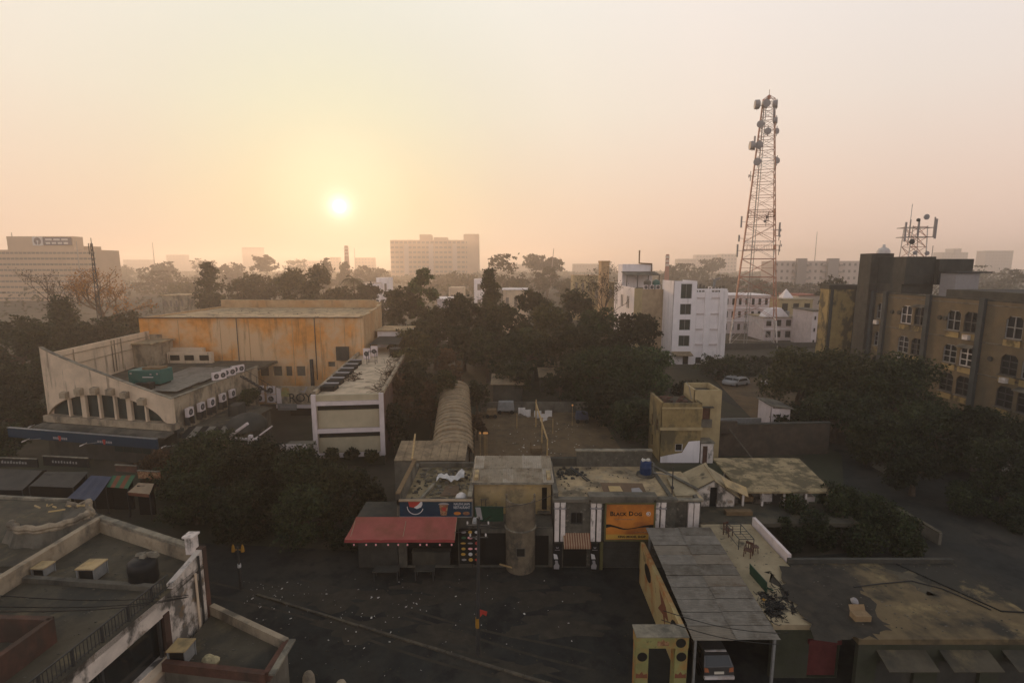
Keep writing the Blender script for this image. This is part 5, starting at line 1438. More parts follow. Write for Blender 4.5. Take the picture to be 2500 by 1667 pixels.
# things on its roof
pr = thing('roof_cabin', 'pale lilac cabin at the far end of the long roof', 'hut', q3 + ed * 4)
b = MB(); c = q3 + ed * 4.6 - bk * 3
b.box(c.x - 2.6, c.x + 2.6, c.y - 1, c.y + 5, HT - .3, HT + 2.6); b.build('wall', M_WHITE, pr)
b = MB(); b.box(c.x - 2.9, c.x + 2.9, c.y - 1.3, c.y + 5.3, HT + 2.6, HT + 2.8); b.build('roof', M_ROOF, pr)
b = MB(); b.box(c.x + 2.61, c.x + 2.66, c.y + 1, c.y + 2, HT, HT + 2); b.build('door', M_CONC, pr)
c = q3 + ed * 4.2 - bk * 9
ob = thing('roof_awning', 'grey patched awning below the lilac cabin', 'awning', c)
b = MB(); b.plate([(c.x - 2.4, c.y - 2, HT + 1.3), (c.x + 2.4, c.y - 2, HT + 1.3), (c.x + 2.0, c.y + 3.5, HT + 1.8), (c.x - 2.2, c.y + 3.5, HT + 1.8)], (0, 0, .08)); b.build('sheet', M_TANKC, ob)
for x in (-2.2, 2.2): b = MB(); b.beam((c.x + x, c.y - 1.9, HT - .28), (c.x + x, c.y - 1.9, HT + 1.3), .1); b.build('post', M_STEELD, ob)
b = MB(); b.lathe([(.9, HT - .28), (.95, HT + .9), (0, HT + 1)], (c.x + 2.0, c.y - 3.0, 0), 14); tag(b.build('water_drum', M_BLACK), 'squat black drum in front of the patched awning', 'tank')
for k, (s, d_) in enumerate(((1.9, 23), (2.7, 25.2))):
    c = q0 + ed * s + bk * d_
    make_ac((c.x, c.y, HT - .26), 0, ['white cooling unit left of the roof frame', 'white cooling unit behind the roof frame'][k], 'white units on the long roof', 1, 1.0, 1.6)
c = q0 + ed * 3.3 + bk * 19
tf2 = thing('roof_frame', 'thin dark steel frame standing on the long roof', 'frame', c)
b = MB()
for x in (-.6, .6):
    for y in (-.5, .5): b.beam((c.x + x, c.y + y, HT - .27), (c.x + x, c.y + y, HT + 1.5), .07)
for z in (.1, 1.5): b.beam((c.x - .6, c.y - .5, HT + z), (c.x + .6, c.y - .5, HT + z), .06); b.beam((c.x - .6, c.y + .5, HT + z), (c.x + .6, c.y + .5, HT + z), .06)
b.build('frame', M_STEELD, tf2)
for k in range(6):
    c = q0 + ed * .95 + bk * (3.2 + 3.0 * k)
    sk = thing('skylight', ['nearest dark skylight hood on the roof left edge', 'second dark skylight hood on the roof left edge', 'third dark skylight hood on the roof left edge', 'fourth dark skylight hood on the roof left edge', 'fifth dark skylight hood on the roof left edge', 'farthest dark skylight hood on the roof left edge'][k], 'skylight', c, 0, 'skylight hoods along the roof edge')
    b = MB(); b.box(c.x - .75, c.x + .85, c.y - .8, c.y + .8, HT - .27, HT + .28); b.build('hood', M_VOID, sk)
    b = MB(); b.plate([(c.x - .8, c.y + .55, HT + .3), (c.x + .9, c.y + .55, HT + .3), (c.x + .9, c.y + .9, HT + .36), (c.x - .8, c.y + .9, HT + .36)], (0, 0, .05)); b.build('lid', M_DISH, sk)
b = MB()
for k in range(260):
    s_, d_ = eL - abs(rng.gauss(0, .9)), rng.uniform(1.0, 37)
    c = Q(s_, HT - .25, -d_); t = rng.uniform(0, 6.28); l_ = rng.uniform(.3, 1.3)
    b.beam(c, c + Vector((l_ * math.cos(t), l_ * math.sin(t), rng.uniform(0, .7))), .04)
for k in range(40):
    c = Q(rng.uniform(1.5, 3.2), HT - .25, -rng.uniform(7, 12)); t = rng.uniform(0, 6.28); l_ = rng.uniform(.3, 1.0)
    b.beam(c, c + Vector((l_ * math.cos(t), l_ * math.sin(t), rng.uniform(0, .5))), .06)
tag(b.build('dry_creeper', M_BARK), kind='stuff')
bp = thing('lattice_sign', 'pale steel truss sign frame left of the framed building', 'frame', (-28, 50, 0))
b = MB(); b.beam((-26.4, 49, 0), (-26.0, 49, 5.4), .35); b.beam((-30.5, 50.5, 4.6), (-24.8, 48.6, 5.1), .2); b.beam((-28.5, 49.6, 5.0), (-26.2, 49, 6.6), .25); b.beam((-26.2, 49, 4.6), (-24.0, 49.5, 6.2), .12); b.build('truss', M_FRAMEW, bp)
b = MB(); b.box(-30.6, -26.5, 49.6, 49.8, 3.7, 4.4); b.build('flower_panel', M_REDBR, bp)
b = MB()
for k in range(40): b.lathe([(0, -.09), (.09, 0), (0, .09)], (rng.uniform(-30.5, -26.6), 49.5, rng.uniform(3.75, 4.35)), 5)
b.build('pink_flowers', M_PINKB, bp)  # flowers share the faint lantern glow
b = MB(); b.box(-23.6, -20.9, 50.0, 52.5, 3.4, 3.6); b.box(-23.6, -20.9, 49.9, 49.99, 3.2, 4.1, 1); tag(b.build('porch_sign', [M_CONC, M_FRAMEW]), 'small pale porch sign at the framed building corner', 'sign')

# ------------------------------------------------------------------ stalls at the left
def stall(name, quad, zb, zf, m, label, stripes=None, valance=None, vm=None):
    pts = [G(quad[0][0], quad[0][1], zb), G(quad[1][0], quad[1][1], zb), G(quad[2][0], quad[2][1], zf), G(quad[3][0], quad[3][1], zf)]
    c = sum(pts, Vector()) / 4
    t = thing(name, label, 'awning', (c.x, c.y, 0), 0, 'stall awnings at the left street side')
    if stripes:
        n = stripes[0]
        for k in range(n):
            b = MB()
            a, e = pts[0].lerp(pts[1], k / n), pts[0].lerp(pts[1], (k + 1) / n)
            f, g = pts[3].lerp(pts[2], (k + 1) / n), pts[3].lerp(pts[2], k / n)
            b.plate([a, e, f, g], (0, 0, -.03)); b.build('stripe', stripes[1][k % 2], t)
    else:
        b = MB(); NJ = 6
        for i in range(NJ):
            for j in range(4):
                def sp(i_, j_):
                    q = pts[0].lerp(pts[1], i_ / NJ).lerp(pts[3].lerp(pts[2], i_ / NJ), j_ / 4)
                    return q - Vector((0, 0, .10 * math.sin(math.pi * j_ / 4) * (1 if i_ % 2 else .45)))
                b.face([sp(i, j), sp(i + 1, j), sp(i + 1, j + 1), sp(i, j + 1)])
        b.build('sheet', m, t)
    if valance:
        b = MB(); b.plate([pts[3], pts[2], pts[2] - Vector((0, 0, valance)), pts[3] - Vector((0, 0, valance))], (0, .02, 0)); b.build('valance', vm, t)
    b = MB(); x0, x1 = min(pts[0].x, pts[3].x) + .3, max(pts[1].x, pts[2].x) - .6
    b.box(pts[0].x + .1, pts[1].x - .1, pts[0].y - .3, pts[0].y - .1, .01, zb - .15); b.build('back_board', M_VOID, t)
    for k in (2, 3):
        b = MB(); b.beam(pts[k] + Vector((0, 0, -.05)), Vector((pts[k].x, pts[k].y, 0)), .08); b.build('post', M_STEELD, t)
    return t


stall('stall_awning', [(-25, 1142), (104, 1148), (54, 1196), (-70, 1195)], 3.3, 2.5, M_GREYCLOTH, 'leftmost grey cloth stall awning at the picture edge')
stall('stall_awning', [(110, 1151), (216, 1151), (178, 1190), (71, 1186)], 3.3, 2.6, M_GREYCLOTH, 'broad grey stall awning left of the blue tarpaulin')
stall('stall_awning', [(222, 1160), (273, 1163), (231, 1221), (163, 1216)], 3.1, 2.3, M_BLUETARP, 'faded blue tarpaulin stall roof')
stall('stall_awning', [(274, 1161), (331, 1159), (312, 1192), (259, 1188)], 3.1, 2.6, None, 'green and rust striped stall awning', (5, (M_GREENCLOTH, M_RUSTCLOTH)))
stall('stall_awning', [(337, 1178), (376, 1180), (365, 1206), (311, 1201)], 2.9, 2.4, M_TANCLOTH, 'tan stall awning with rust striped valance', None, .3, M_RUSTCLOTH)
for u0, v0, u1, v1, z0, z1, m, lab in ((-20, 1117, 90, 1121, 3.4, 4.2, M_BLACK, 'dark shop sign above the leftmost grey awning'), (104, 1113, 214, 1119, 3.4, 4.3, M_BLACK, 'dark shop sign above the broad grey awning'), (281, 1135, 333, 1138, 3.2, 3.8, M_REDBR, 'small dark red shop sign above the striped awning'), (335, 1149, 390, 1152, 2.9, 3.6, M_BROWNP, 'small orange brown shop sign above the tan awning')):
    a, c = G(u0, v0, z1), G(u1, v1, z1)
    t = thing('shop_sign', lab, 'sign', (a + c) / 2, 0, 'stall signs at the left')
    b = MB(); b.plate([(a.x, a.y, z0), (c.x, c.y, z0), (c.x, c.y, z1), (a.x, a.y, z1)], (0, .1, 0)); b.build('panel', m, t)
    b = MB(); b.beam((a.x, a.y, z1 + .04), (c.x, c.y, z1 + .04), .16, .08); b.build('top_rail', M_KERB, t)
    if m is M_BLACK:
        b = MB(); d = c - a
        for i in range(9):
            p_ = a + d * (.2 + .065 * i); b.plate([(p_.x, p_.y - .02, z0 + .3), (p_.x + .2, p_.y - .02, z0 + .3), (p_.x + .2, p_.y - .02, z0 + .5 + .12 * (i % 3 == 0)), (p_.x, p_.y - .02, z0 + .5)], (0, .015, 0))
        tag(b.build('lettering', M_STEELG, t), kind='stuff')

# ------------------------------------------------------------------ bottom left: terrace building, collapsed roof, lower roof
tl = thing('terrace_building', 'near flat roofed building with stained white side wall', 'building', (-21, 24, 0))
FZ, PZ = 6.2, 7.0
cNE = G(493, 1341, PZ); cNE.z = 0
cNW = G(243, 1262, PZ); cNW.z = 0
cSW = Vector((cNW.x - .1, 17.5, 0)); cSE = Vector((-17.6, 15.5, 0))
b = MB(); b.prism([Vxy(cNE), Vxy(cNW), Vxy(cSW), Vxy(cSE)][::-1], 5.9, FZ); b.build('roof', M_ROOFD, tl)
W0 = Vector((cSE.x, cSE.y)); W1 = Vector((cNE.x, cNE.y)); WL = (W1 - W0).length
b = MB(); b.wall(W0, W1, 0, FZ - .02, .3, [(.5, WL - 2.6, 3.2, 5.2)]); b.build('side_wall', M_WHITED, tl)
wd = (W1 - W0) / WL; wn = Vector((wd.y, -wd.x))
WP = lambda s, z, o=0: Vector((W0.x + wd.x * s + wn.x * o, W0.y + wd.y * s + wn.y * o, z))
b = MB(); b.hexa([WP(WL - 2.2, FZ - .02, -.3), WP(WL, FZ - .02, -.3), WP(WL, FZ - .02, 0), WP(WL - 2.2, FZ - .02, 0)], [WP(WL - 2.2, FZ + .25, -.3), WP(WL, PZ, -.3), WP(WL, PZ, 0), WP(WL - 2.2, FZ + .25, 0)]); b.build('parapet', M_WHITED, tl)
b = MB(); b.hexa([WP(WL - .02, 0, -.35), WP(WL + .28, 0, -.35), WP(WL + .28, 0, .03), WP(WL - .02, 0, .03)], [WP(WL - .02, PZ + .05, -.35), WP(WL + .28, PZ + .05, -.35), WP(WL + .28, PZ + .05, .03), WP(WL - .02, PZ + .05, .03)]); b.build('red_corner', M_REDBR, tl)
b = MB(); b.wall(Vxy(cNE), Vxy(cNW), 0, PZ - .1, .25); b.wall(Vxy(cNW), Vxy(cSW), 0, PZ - .1, .25); b.build('wall', M_CREAMD, tl)
b = MB(); b.beam(cNE + Vector((-.6, .2, PZ)), cNW + Vector((0, 0, PZ)), .34, .16); b.build('coping', M_KERB, tl)
b = MB(); b.beam(cNW + Vector((.1, -.2, PZ)), cSW + Vector((.1, 0, PZ)), .34, .16); b.build('coping', M_CREAMD, tl)
b = MB(); q = cNE + Vector((-.55, .05, PZ)); b.box(q.x - .22, q.x + .22, q.y - .22, q.y + .22, PZ - .2, PZ + .75); b.box(q.x - .3, q.x + .3, q.y - .3, q.y + .3, PZ + .75, PZ + .85); b.build('corner_post', M_PILAS, tl)
for s in (WL - 3.1, WL - 6.2):
    b = MB(); b.beam(WP(s, 3.2, -.12), WP(s, 5.2, -.12), .12); b.build('mullion', M_STEELD, tl)
b = MB(); b.hexa([WP(WL - 2.95, 3.0, -.1), WP(WL - 2.6, 3.0, -.1), WP(WL - 2.6, 3.0, .06), WP(WL - 2.95, 3.0, .06)], [WP(WL - 2.95, 5.3, -.1), WP(WL - 2.6, 5.3, -.1), WP(WL - 2.6, 5.3, .06), WP(WL - 2.95, 5.3, .06)]); b.build('red_jamb', M_REDBR, tl)
b = MB(); b.plate([WP(.5, 3.2, -.32), WP(WL - 2.6, 3.2, -.32), WP(WL - 2.6, 5.2, -.32), WP(.5, 5.2, -.32)], (-.04, 0, 0)); b.build('pane', M_GLASS, tl)
b = MB(); b.hexa([WP(0, 2.75, 0), WP(WL - 2.7, 2.75, 0), WP(WL - 2.7, 2.75, .35), WP(0, 2.75, .35)], [WP(0, 3.15, 0), WP(WL - 2.7, 3.15, 0), WP(WL - 2.7, 3.05, .35), WP(0, 3.05, .35)]); b.build('sill', M_CREAM, tl)
for s in (WL - .75, WL - .45):
    b = MB(); b.tube([WP(s, 1, .1), WP(s, PZ - .9 if s < WL - .5 else PZ - .1, .1)], .06, 8); b.build('down_pipe', M_CREAM if s < WL - .5 else M_STEELD, tl)
b = MB()
ns = 46
for k in range(ns):
    s = .2 + (WL - 2.6) * k / (ns - 1)
    b.beam(WP(s, FZ, -.2), WP(s, FZ + .72, -.2), .09 if k % 8 == 0 else .022)
b.beam(WP(.1, FZ + .74, -.2), WP(WL - 2.2, FZ + .74, -.2), .05); b.beam(WP(.1, FZ + .12, -.2), WP(WL - 2.2, FZ + .12, -.2), .035)
b.build('railing', M_STEELD, tl)
m0, m1 = G(30, 1404, FZ + .25), G(361, 1430, FZ + .25)
b = MB(); b.beam((m0.x - 3, m0.y + .3, FZ + .13), (m1.x + .6, m1.y, FZ + .13), .28, .26); b.build('roof_kerb', M_CONC, tl)


def cooler(u, v, z, w, h, label):
    c = G(u, v, z); t = thing('air_cooler', label, 'cooler', c, 0, 'box coolers on the near roofs')
    b = MB()
    for x in (-w / 2, w / 2):
        for y in (-w / 2, w / 2): b.beam((c.x + x, c.y + y, z), (c.x + x, c.y + y, z + h), .05)
    b.box(c.x - w / 2 + .02, c.x + w / 2 - .02, c.y - w / 2 + .05, c.y + w / 2 - .02, z + .06, z + h, 0); b.build('case', M_STEELG, t)
    b = MB(); b.box(c.x - w / 2 - .05, c.x + w / 2 + .05, c.y - w / 2 - .05, c.y + w / 2 + .05, z + h, z + h + .06); b.build('lid', M_SANDW, t)
    b = MB(); b.face([(c.x - w / 2 + .05, c.y - w / 2 + .04, z + .1), (c.x + w / 2 - .05, c.y - w / 2 + .04, z + .1), (c.x + w / 2 - .05, c.y - w / 2 + .04, z + h - .08), (c.x - w / 2 + .05, c.y - w / 2 + .04, z + h - .08)]); b.build('grille', M_VOID, t)
    return t


cooler(108, 1402, FZ, .62, .5, 'smallest box cooler at the left of the near roof')
cooler(228, 1410, FZ, .85, .72, 'large tan topped box cooler mid near roof')
c = G(349, 1421, FZ)
bt = thing('water_tank', 'fat black water tank weighted with stones on near roof', 'tank', c)
b = MB(); b.lathe([(.62, FZ), (.66, FZ + .2), (.63, FZ + .5), (.66, FZ + .75), (.64, FZ + 1.1), (.5, FZ + 1.22), (0, FZ + 1.25)], (c.x, c.y + .1, 0), 20); b.build('drum', M_BLACK, bt, smooth=True)
for k in range(6): b = MB(); x, y = c.x - .5 + .18 * k, c.y + rng.uniform(-.3, .3); b.hexa([(x, y, FZ + 1.22), (x + .3, y, FZ + 1.22), (x + .28, y + .25, FZ + 1.22), (x, y + .22, FZ + 1.22)], [(x + .05, y + .04, FZ + 1.36 + .03 * k), (x + .25, y + .03, FZ + 1.34 + .03 * k), (x + .24, y + .2, FZ + 1.38 + .02 * k), (x + .04, y + .18, FZ + 1.35)]); b.build('stone', M_KERB, bt)
hd = thing('stair_head', 'dark reddish stair enclosure at the bottom left corner', 'building', (-16, 15, 0))
p1 = G(125, 1508, 7.3); p0 = G(-60, 1640, 7.3)
b = MB(); b.beam((p1.x, p1.y, 6.75), (p0.x, p0.y, 6.75), .25, 1.1); b.beam((p1.x, p1.y, 6.75), (p1.x - 5, p1.y + .2, 6.75), .25, 1.1); b.build('wall', M_REDBR, hd)
cr = thing('collapsed_roof', 'broken concrete rim and caved roof beyond the near terrace', 'ruin', G(140, 1260, 5))
RZ = 5.6
ctr = G(128, 1258, RZ)
b = MB(); rp = []
for k in range(29):
    t = -2.6 + 4.4 * k / 28
    rx, ry = 2.1 + .12 * math.sin(k * 2.3), 1.75 + .12 * math.sin(k * 1.7)
    rp.append(Vector((ctr.x + rx * math.cos(t), ctr.y + ry * math.sin(t), RZ + .25 * math.sin(k * .9) * (k > 18))))
b.tube(rp, [.2 + .05 * math.sin(i * 2.7) * math.sin(i * .7) for i in range(29)], 7)
b.tube([q - Vector((0, 0, .22)) for q in rp], .17, 6)
b.build('broken_rim', M_CREAMD, cr)
b = MB()
for i in range(28):
    a_, c_ = rp[i], rp[i + 1]; b.face([a_, c_, Vector((ctr.x, ctr.y, RZ - .9))])
    o_ = lambda q: Vector((ctr.x + (q.x - ctr.x) * 1.35, ctr.y + (q.y - ctr.y) * 1.3, RZ - 1.5))
    b.face([a_, c_, o_(c_), o_(a_)])
b.build('caved_slab', M_CONC, cr)
b = MB(); b.box(ctr.x - 3.5, ctr.x + 2.5, ctr.y - 2.2, ctr.y + 2.4, 0, RZ - 1.5); b.build('wall', M_CONCD, cr)
b = MB()
for k in range(9): a_ = ctr + Vector((rng.uniform(-1.8, 1.2), rng.uniform(.6, 1.5), .12)); b.beam(a_, a_ + Vector((rng.uniform(-.9, .9), rng.uniform(-.4, .4), rng.uniform(-.1, .15))), .08)
b.build('broken_lath', M_SANDW, cr)
ob = thing('low_house', 'dark low house with pale roof edge below the stalls', 'building', (-36, 36, 0))
b = MB(); e0, e1 = G(-40, 1208, 4.6), G(168, 1218, 4.6)
b.prism([(e0.x - 2, 28), (-25.4, 28), (-25.4, e1.y - 4), (e1.x, e1.y), (e0.x - 2, e0.y)], 0, 4.4); b.build('wall', M_CONCD, ob)
b = MB(); b.beam(e0 + Vector((0, 0, -.1)), e1 + Vector((0, 0, -.1)), .3, .2); b.build('coping', M_KERB, ob)
b = MB(); b.plate([(e0.x - 2, 28, 4.42), (-25.5, 28, 4.42), (-25.5, e1.y - 4, 4.42), (e1.x, e1.y - .3, 4.42), (e0.x - 2, e0.y - .3, 4.42)], (0, 0, .06)); b.build('roof', M_ROOFD, ob)
lr = thing('lower_annex', 'small lower annex with brown roof beside the stained wall', 'building', (-14.3, 24, 0))
h0, h1, h2, h3 = [G(u, v, 3.5) for u, v in ((517, 1480), (700, 1566), (650, 1644), (400, 1616))]
b = MB(); b.prism([Vxy(q) for q in (h3, h2, h1, h0)], 0, 3.0); b.build('wall', M_CONC, lr)
b = MB(); b.prism([Vxy(h3 + Vector((.05, .05, 0))), Vxy(h2 + Vector((-.05, .05, 0))), Vxy(h1 + Vector((-.05, -.05, 0))), Vxy(h0)], 3.0, 3.1); b.build('roof', M_ROOFD, lr)
b = MB(); up = Vector((0, 0, -.15))
b.beam(h0 + up, h1 + up, .28, .55); b.build('parapet', M_CREAMD, lr)
b = MB(); b.beam(h1 + up, h2 + up, .28, .5); b.beam(h2 + up, h3 + up, .28, .45); b.build('parapet', M_REDBR, lr)
b = MB(); b.beam(h1 + Vector((.3, 0, .12)), h2 + Vector((.35, -.2, .12)), .3, .1); b.build('coping', M_KERB, lr)
cooler(446, 1612, 3.1, .8, .8, 'box cooler at the edge of lower annex roof')
sacks(514, 1618, 'pale yellow sack on the lower annex roof', .28, M_BAG, 3.1)
for k, (u, v) in enumerate(((752, 1640), (640, 1660), (832, 1662))):
    c = G(u, v, 1.2); b = MB(); b.lathe([(.28, 0), (.33, .5), (.30, .9), (.2, 1.15), (0, 1.2)], (c.x, c.y, 0.01), 10); tag(b.build('stone_post', M_CREAMD, smooth=True), ['pale rounded stone post right of lower annex', 'squat stone post by the annex corner', 'rightmost pale stone post at the bottom edge'][k], 'post', 'stone posts at the bottom edge')
# overhead cables
for k, (a, c, lab) in enumerate(((A(-20, 1452, 17), A(460, 1452, 24), 'upper black cable over the near terrace'), (A(-20, 1480, 16), A(460, 1456, 24), 'middle black cable over the near terrace'), (A(-20, 1492, 15), A(455, 1458, 24), 'lower black cable over the near terrace'), (A(1620, 1490, 21), A(1905, 1545, 23), 'upper black cable over the grey tin roof'), (A(1615, 1512, 20), A(1900, 1572, 22), 'lower black cable over the grey tin roof'))):
    b = MB(); b.tube([a.lerp(c, i / 12) - Vector((0, 0, .25 * math.sin(math.pi * i / 12))) for i in range(13)], .018, 5, cap=False)
    tag(b.build('cable', M_BLACK), lab, 'cable', 'overhead cables')
for k, (a, c, lab) in enumerate(((A(1196, 1240, 26.4), A(1365, 1200, 36), 'black cable from the street pole to the shop roof'), (A(1200, 1258, 26.4), A(1100, 1300, 34.5), 'black cable from the street pole to the restaurant'))):
    b = MB(); b.tube([a.lerp(c, i / 12) - Vector((0, 0, .3 * math.sin(math.pi * i / 12))) for i in range(13)], .02, 5, cap=False)
    tag(b.build('cable', M_BLACK), lab, 'cable', 'pole cables')

# loose dirt, leaves and chips on the flat roofs
b = MB()
for x0, x1, y0, y1, z, n_ in ((-24.8, -18.2, 17.5, 27.5, 6.2, 150), (-16.3, -12.2, 22.2, 25.8, 3.1, 60), (19.2, 26.6, 40.2, 46.2, None, 110), (14.0, 17.4, 25, 35, 3.2, 70), (18, 27.6, 24, 30, 3.3, 150), (-2.6, 2.9, 37.4, 40.5, None, 22), (-52, -38, 60, 78, 7.25, 90), (-36, -31.5, 56, 68, 3.85, 60), (-56, -27, 82, 101, 13.75, 120)):
    for k in range(n_):
        x, y = rng.uniform(x0, x1), rng.uniform(y0, y1)
        zq = z if z is not None else (3.64 + (y - 39.9) * .036 if x > 10 else 5.78 + (y - 36.95) * .14)
        s = rng.uniform(.02, .055) * (1 if y < 50 else 2.0)
        b.box(x, x + s * rng.uniform(1, 2.5), y, y + s, zq + .003, zq + s * rng.uniform(.2, .9))
tag(b.build('roof_litter', M_CONC), kind='stuff')
# plaster joints, pipes and ledge on the orange hall front
for s in (6.0, 12.5, 17.0, 23.8, 28.2, 32.0):
    b = MB(); x = FL.x + s; y = 80.0 + .6 * s / 35 - .04; b.box(x, x + .07, y, y + .035, 2, H1 - .4); b.build('plaster_joint', M_ORPALE, cin)
for s, z0 in ((15.2, 6.0), (27.4, 4.0)):
    b = MB(); x = FL.x + s; y = 80.0 + .6 * s / 35 - .1; b.tube([(x, y, z0), (x, y, H1 - .1)], .07, 6); b.build('down_pipe', M_CONC, cin)

# ------------------------------------------------------------------ white tower building and its neighbours
wb = thing('white_building', 'bright white building with column of four dark square windows', 'building', (41, 118, 0))
Yw = 114.0
xa, xb, xc = A(1646, 700, Yw).x, A(1702, 700, Yw).x, A(1775, 710, Yw).x
zt, zm = A(1670, 686, Yw).z, A(1740, 709, Yw).z
wl, wr = A(1660, 760, Yw).x - xa, A(1687, 760, Yw).x - xa
rows = [(A(1670, v1, Yw).z, A(1670, v0, Yw).z) for v0, v1 in ((693, 729), (742, 768), (780, 806), (819, 845))]
b = MB(); b.wall((xa, Yw), (xb, Yw), 0, zt, .3, [(wl, wr, z0, z1) for z0, z1 in rows]); b.wall((xb, Yw + .001), (xb, Yw + 9), zm - 1, zt, .3); b.wall((xa, Yw + 9), (xa, Yw + .001), 0, zt, .3); b.box(xa + .3, xb - .3, Yw + .31, Yw + 9, zt - .5, zt - .3)
b.build('stair_tower', M_WHITE, wb)
for z0, z1 in rows: window(wb, (xa, Yw), (xb, Yw), wl, wr, z0, z1, M_STEELG, M_GLASSG, 2, 1, .15, .1)
b = MB(); b.box(xb + .01, xc, Yw + .35, Yw + 11, 0, zm - .5); b.build('wall', M_WHITE, wb)
xs = [A(u, 760, Yw).x for u in (1702, 1720, 1735, 1756, 1775)]
for x0, x1 in ((xs[1], xs[2]), (xs[3], xs[4])):
    b = MB(); b.box(x0, x1, Yw, Yw + .348, 0, zm); b.build('pilaster', M_WHITE, wb)
for v in (727, 766, 804, 841):
    for x0, x1 in ((xs[0] + .02, xs[1] - .005), (xs[2] + .005, xs[3] - .005)):
        z = A(1700, v, Yw).z; b = MB(); b.box(x0, x1, Yw + .12, Yw + .348, z - .14, z + .14); b.build('spandrel', M_FRAMEW, wb)
b = MB(); b.box(xb + .02, xc + .1, Yw + .05, Yw + .6, zm + .003, zm + .35); b.box(xc - .3, xc + .1, Yw + .6, Yw + 11, zm - .5, zm + .35); b.build('parapet', M_WHITE, wb)
b = MB(); b.plate([(xa, Yw - .05, 2.9), (xb - .8, Yw - .05, 2.9), (xb - .8, Yw - 2.2, 2.3), (xa, Yw - 2.2, 2.3)], (0, 0, .1)); b.build('porch_roof', M_TINR, wb)
b = MB(); b.box(xb - 2.4, xb - 1.2, Yw - .06, Yw - .005, .05, 2.2); b.build('door', M_VOID, wb)
for x in (xs[0] + .3, xs[2] + .3): b = MB(); b.box(x, x + 1.2, Yw + .3, Yw + .345, .2, 1.6); b.build('low_window', M_GLASS, wb)
b = MB()
for k in range(9):
    x = xs[1] - 1 + k * .75; b.box(x, x + .4, Yw + 3, Yw + 3.5, zm - .5, zm + rng.uniform(.3, 1.3))
b.build('roof_pots', M_CONC, wb)
b = MB(); b.tube([(xc - 1.5, Yw + 4, zm - .4), (xc - 1.3, Yw + 4, zm + 2.2), (xc - .2, Yw + 4, zm + 2.6)], .3, 8); b.build('flue', M_STEELG, wb)

tb = thing('tan_building', 'tan brick building with white left side and roof canopy', 'building', (34, 132, 0))
Yt = 122.0
xl, xm, xr = A(1549, 720, Yt).x, A(1568, 720, Yt).x, A(1640, 720, Yt).x
zt2 = A(1600, 706, Yt).z
b = MB(); b.wall((xm, Yt), (xr, Yt), 0, zt2, .3); b.build('wall', M_TANBRICK, tb)
b = MB(); b.wall((xl, Yt - .1), (xm - .01, Yt - .1), 0, zt2 + .2, .3); b.build('corner_pier', M_YELLOWL, tb)
b = MB(); b.wall((xl, Yt + 24), (xl, Yt + .2), 0, zt2 + .3, .3, [(3, 4, zt2 - 5, zt2 - 2), (9, 10, zt2 - 5, zt2 - 2), (10.6, 11.6, zt2 - 5, zt2 - 2), (16, 17, zt2 - 5, zt2 - 2), (17.6, 18.6, zt2 - 5, zt2 - 2)]); b.build('sunlit_white_wall', M_WHITE, tb)  # white paint also carries the sunlight on this left side
for s in (3, 9, 10.6, 16, 17.6): window(tb, (xl, Yt + 24), (xl, Yt + .2), s, s + 1, zt2 - 5, zt2 - 2, M_STEELD, M_GLASS, 1, 2, .1, .1)
b = MB(); b.box(xl + .31, xr, Yt + .31, Yt + 24, zt2 - .6, zt2 - .35); b.build('roof', M_ROOFD, tb)
b = MB(); b.box(xr - 1.0, xr, Yt - .6, Yt + .0, 0, zt2 - .2); b.build('shaded_gap', M_CONCD, tb)  # dark box stands in for the shaded gap beside the wall
zc = zt2 + 3.6
b = MB(); b.plate([(xl + .5, Yt + 12, zc - .6), (xl + 9.5, Yt + 12, zc - .6), (xl + 9.5, Yt + 18, zc + .2), (xl + .5, Yt + 18, zc + .2)], (0, 0, .2)); b.build('canopy', M_CONC, tb)
for k in range(4): b = MB(); b.beam((xl + .8 + 2.8 * k, Yt + 12.3, zt2 - .35), (xl + .8 + 2.8 * k, Yt + 12.3, zc - .6), .2); b.build('canopy_post', M_STEELD, tb)
b = MB(); b.box(xl + .8, xl + 9, Yt + 18.1, Yt + 23.5, zt2 - .3, A(1540, 645, Yt + 20).z); b.build('penthouse', M_WHITE, tb)
b = MB(); b.tube([(xl + 8.6, Yt + 17.7, zc + .3), (xl + 8.6, Yt + 17.7, zc + 2.4), (xl + 5.2, Yt + 17.7, zc + 2.6), (xl + 5.2, Yt + 17.7, zc + 6.0)], .22, 7); b.build('flue', M_TIMBER, tb)
for k in range(2):
    b = MB(); b.lathe([(.9, zt2 - .3), (.95, zt2 + 1.6), (.3, zt2 + 2.0), (0, zt2 + 2.1)], (xr - 1.6 - 2.2 * k, Yt + 8, 0), 14); b.build('roof_tank', M_TEAL if k == 0 else M_CONC, tb)
for k in range(3): make_ac((xl + 4.2 + 1.5 * k, Yt + 6, zt2 - .33), 0, ['left', 'middle', 'right'][k] + ' roof unit on the tan brick building', 'roof units on the tan building', 1, 1.1, 1.1)
ts = thing('tan_tower', 'plain tan stair tower rising left of the white penthouse', 'tower', A(1478, 690, 156).xy.to_3d())
c0, c1 = A(1469, 640, 156), A(1488, 640, 156)
b = MB(); b.box(c0.x, c1.x, 156, 161, 0, c0.z); b.box(c0.x - .2, c1.x + .2, 155.8, 161.2, c0.z, c0.z + .4); b.build('tower', M_ORPALE, ts)


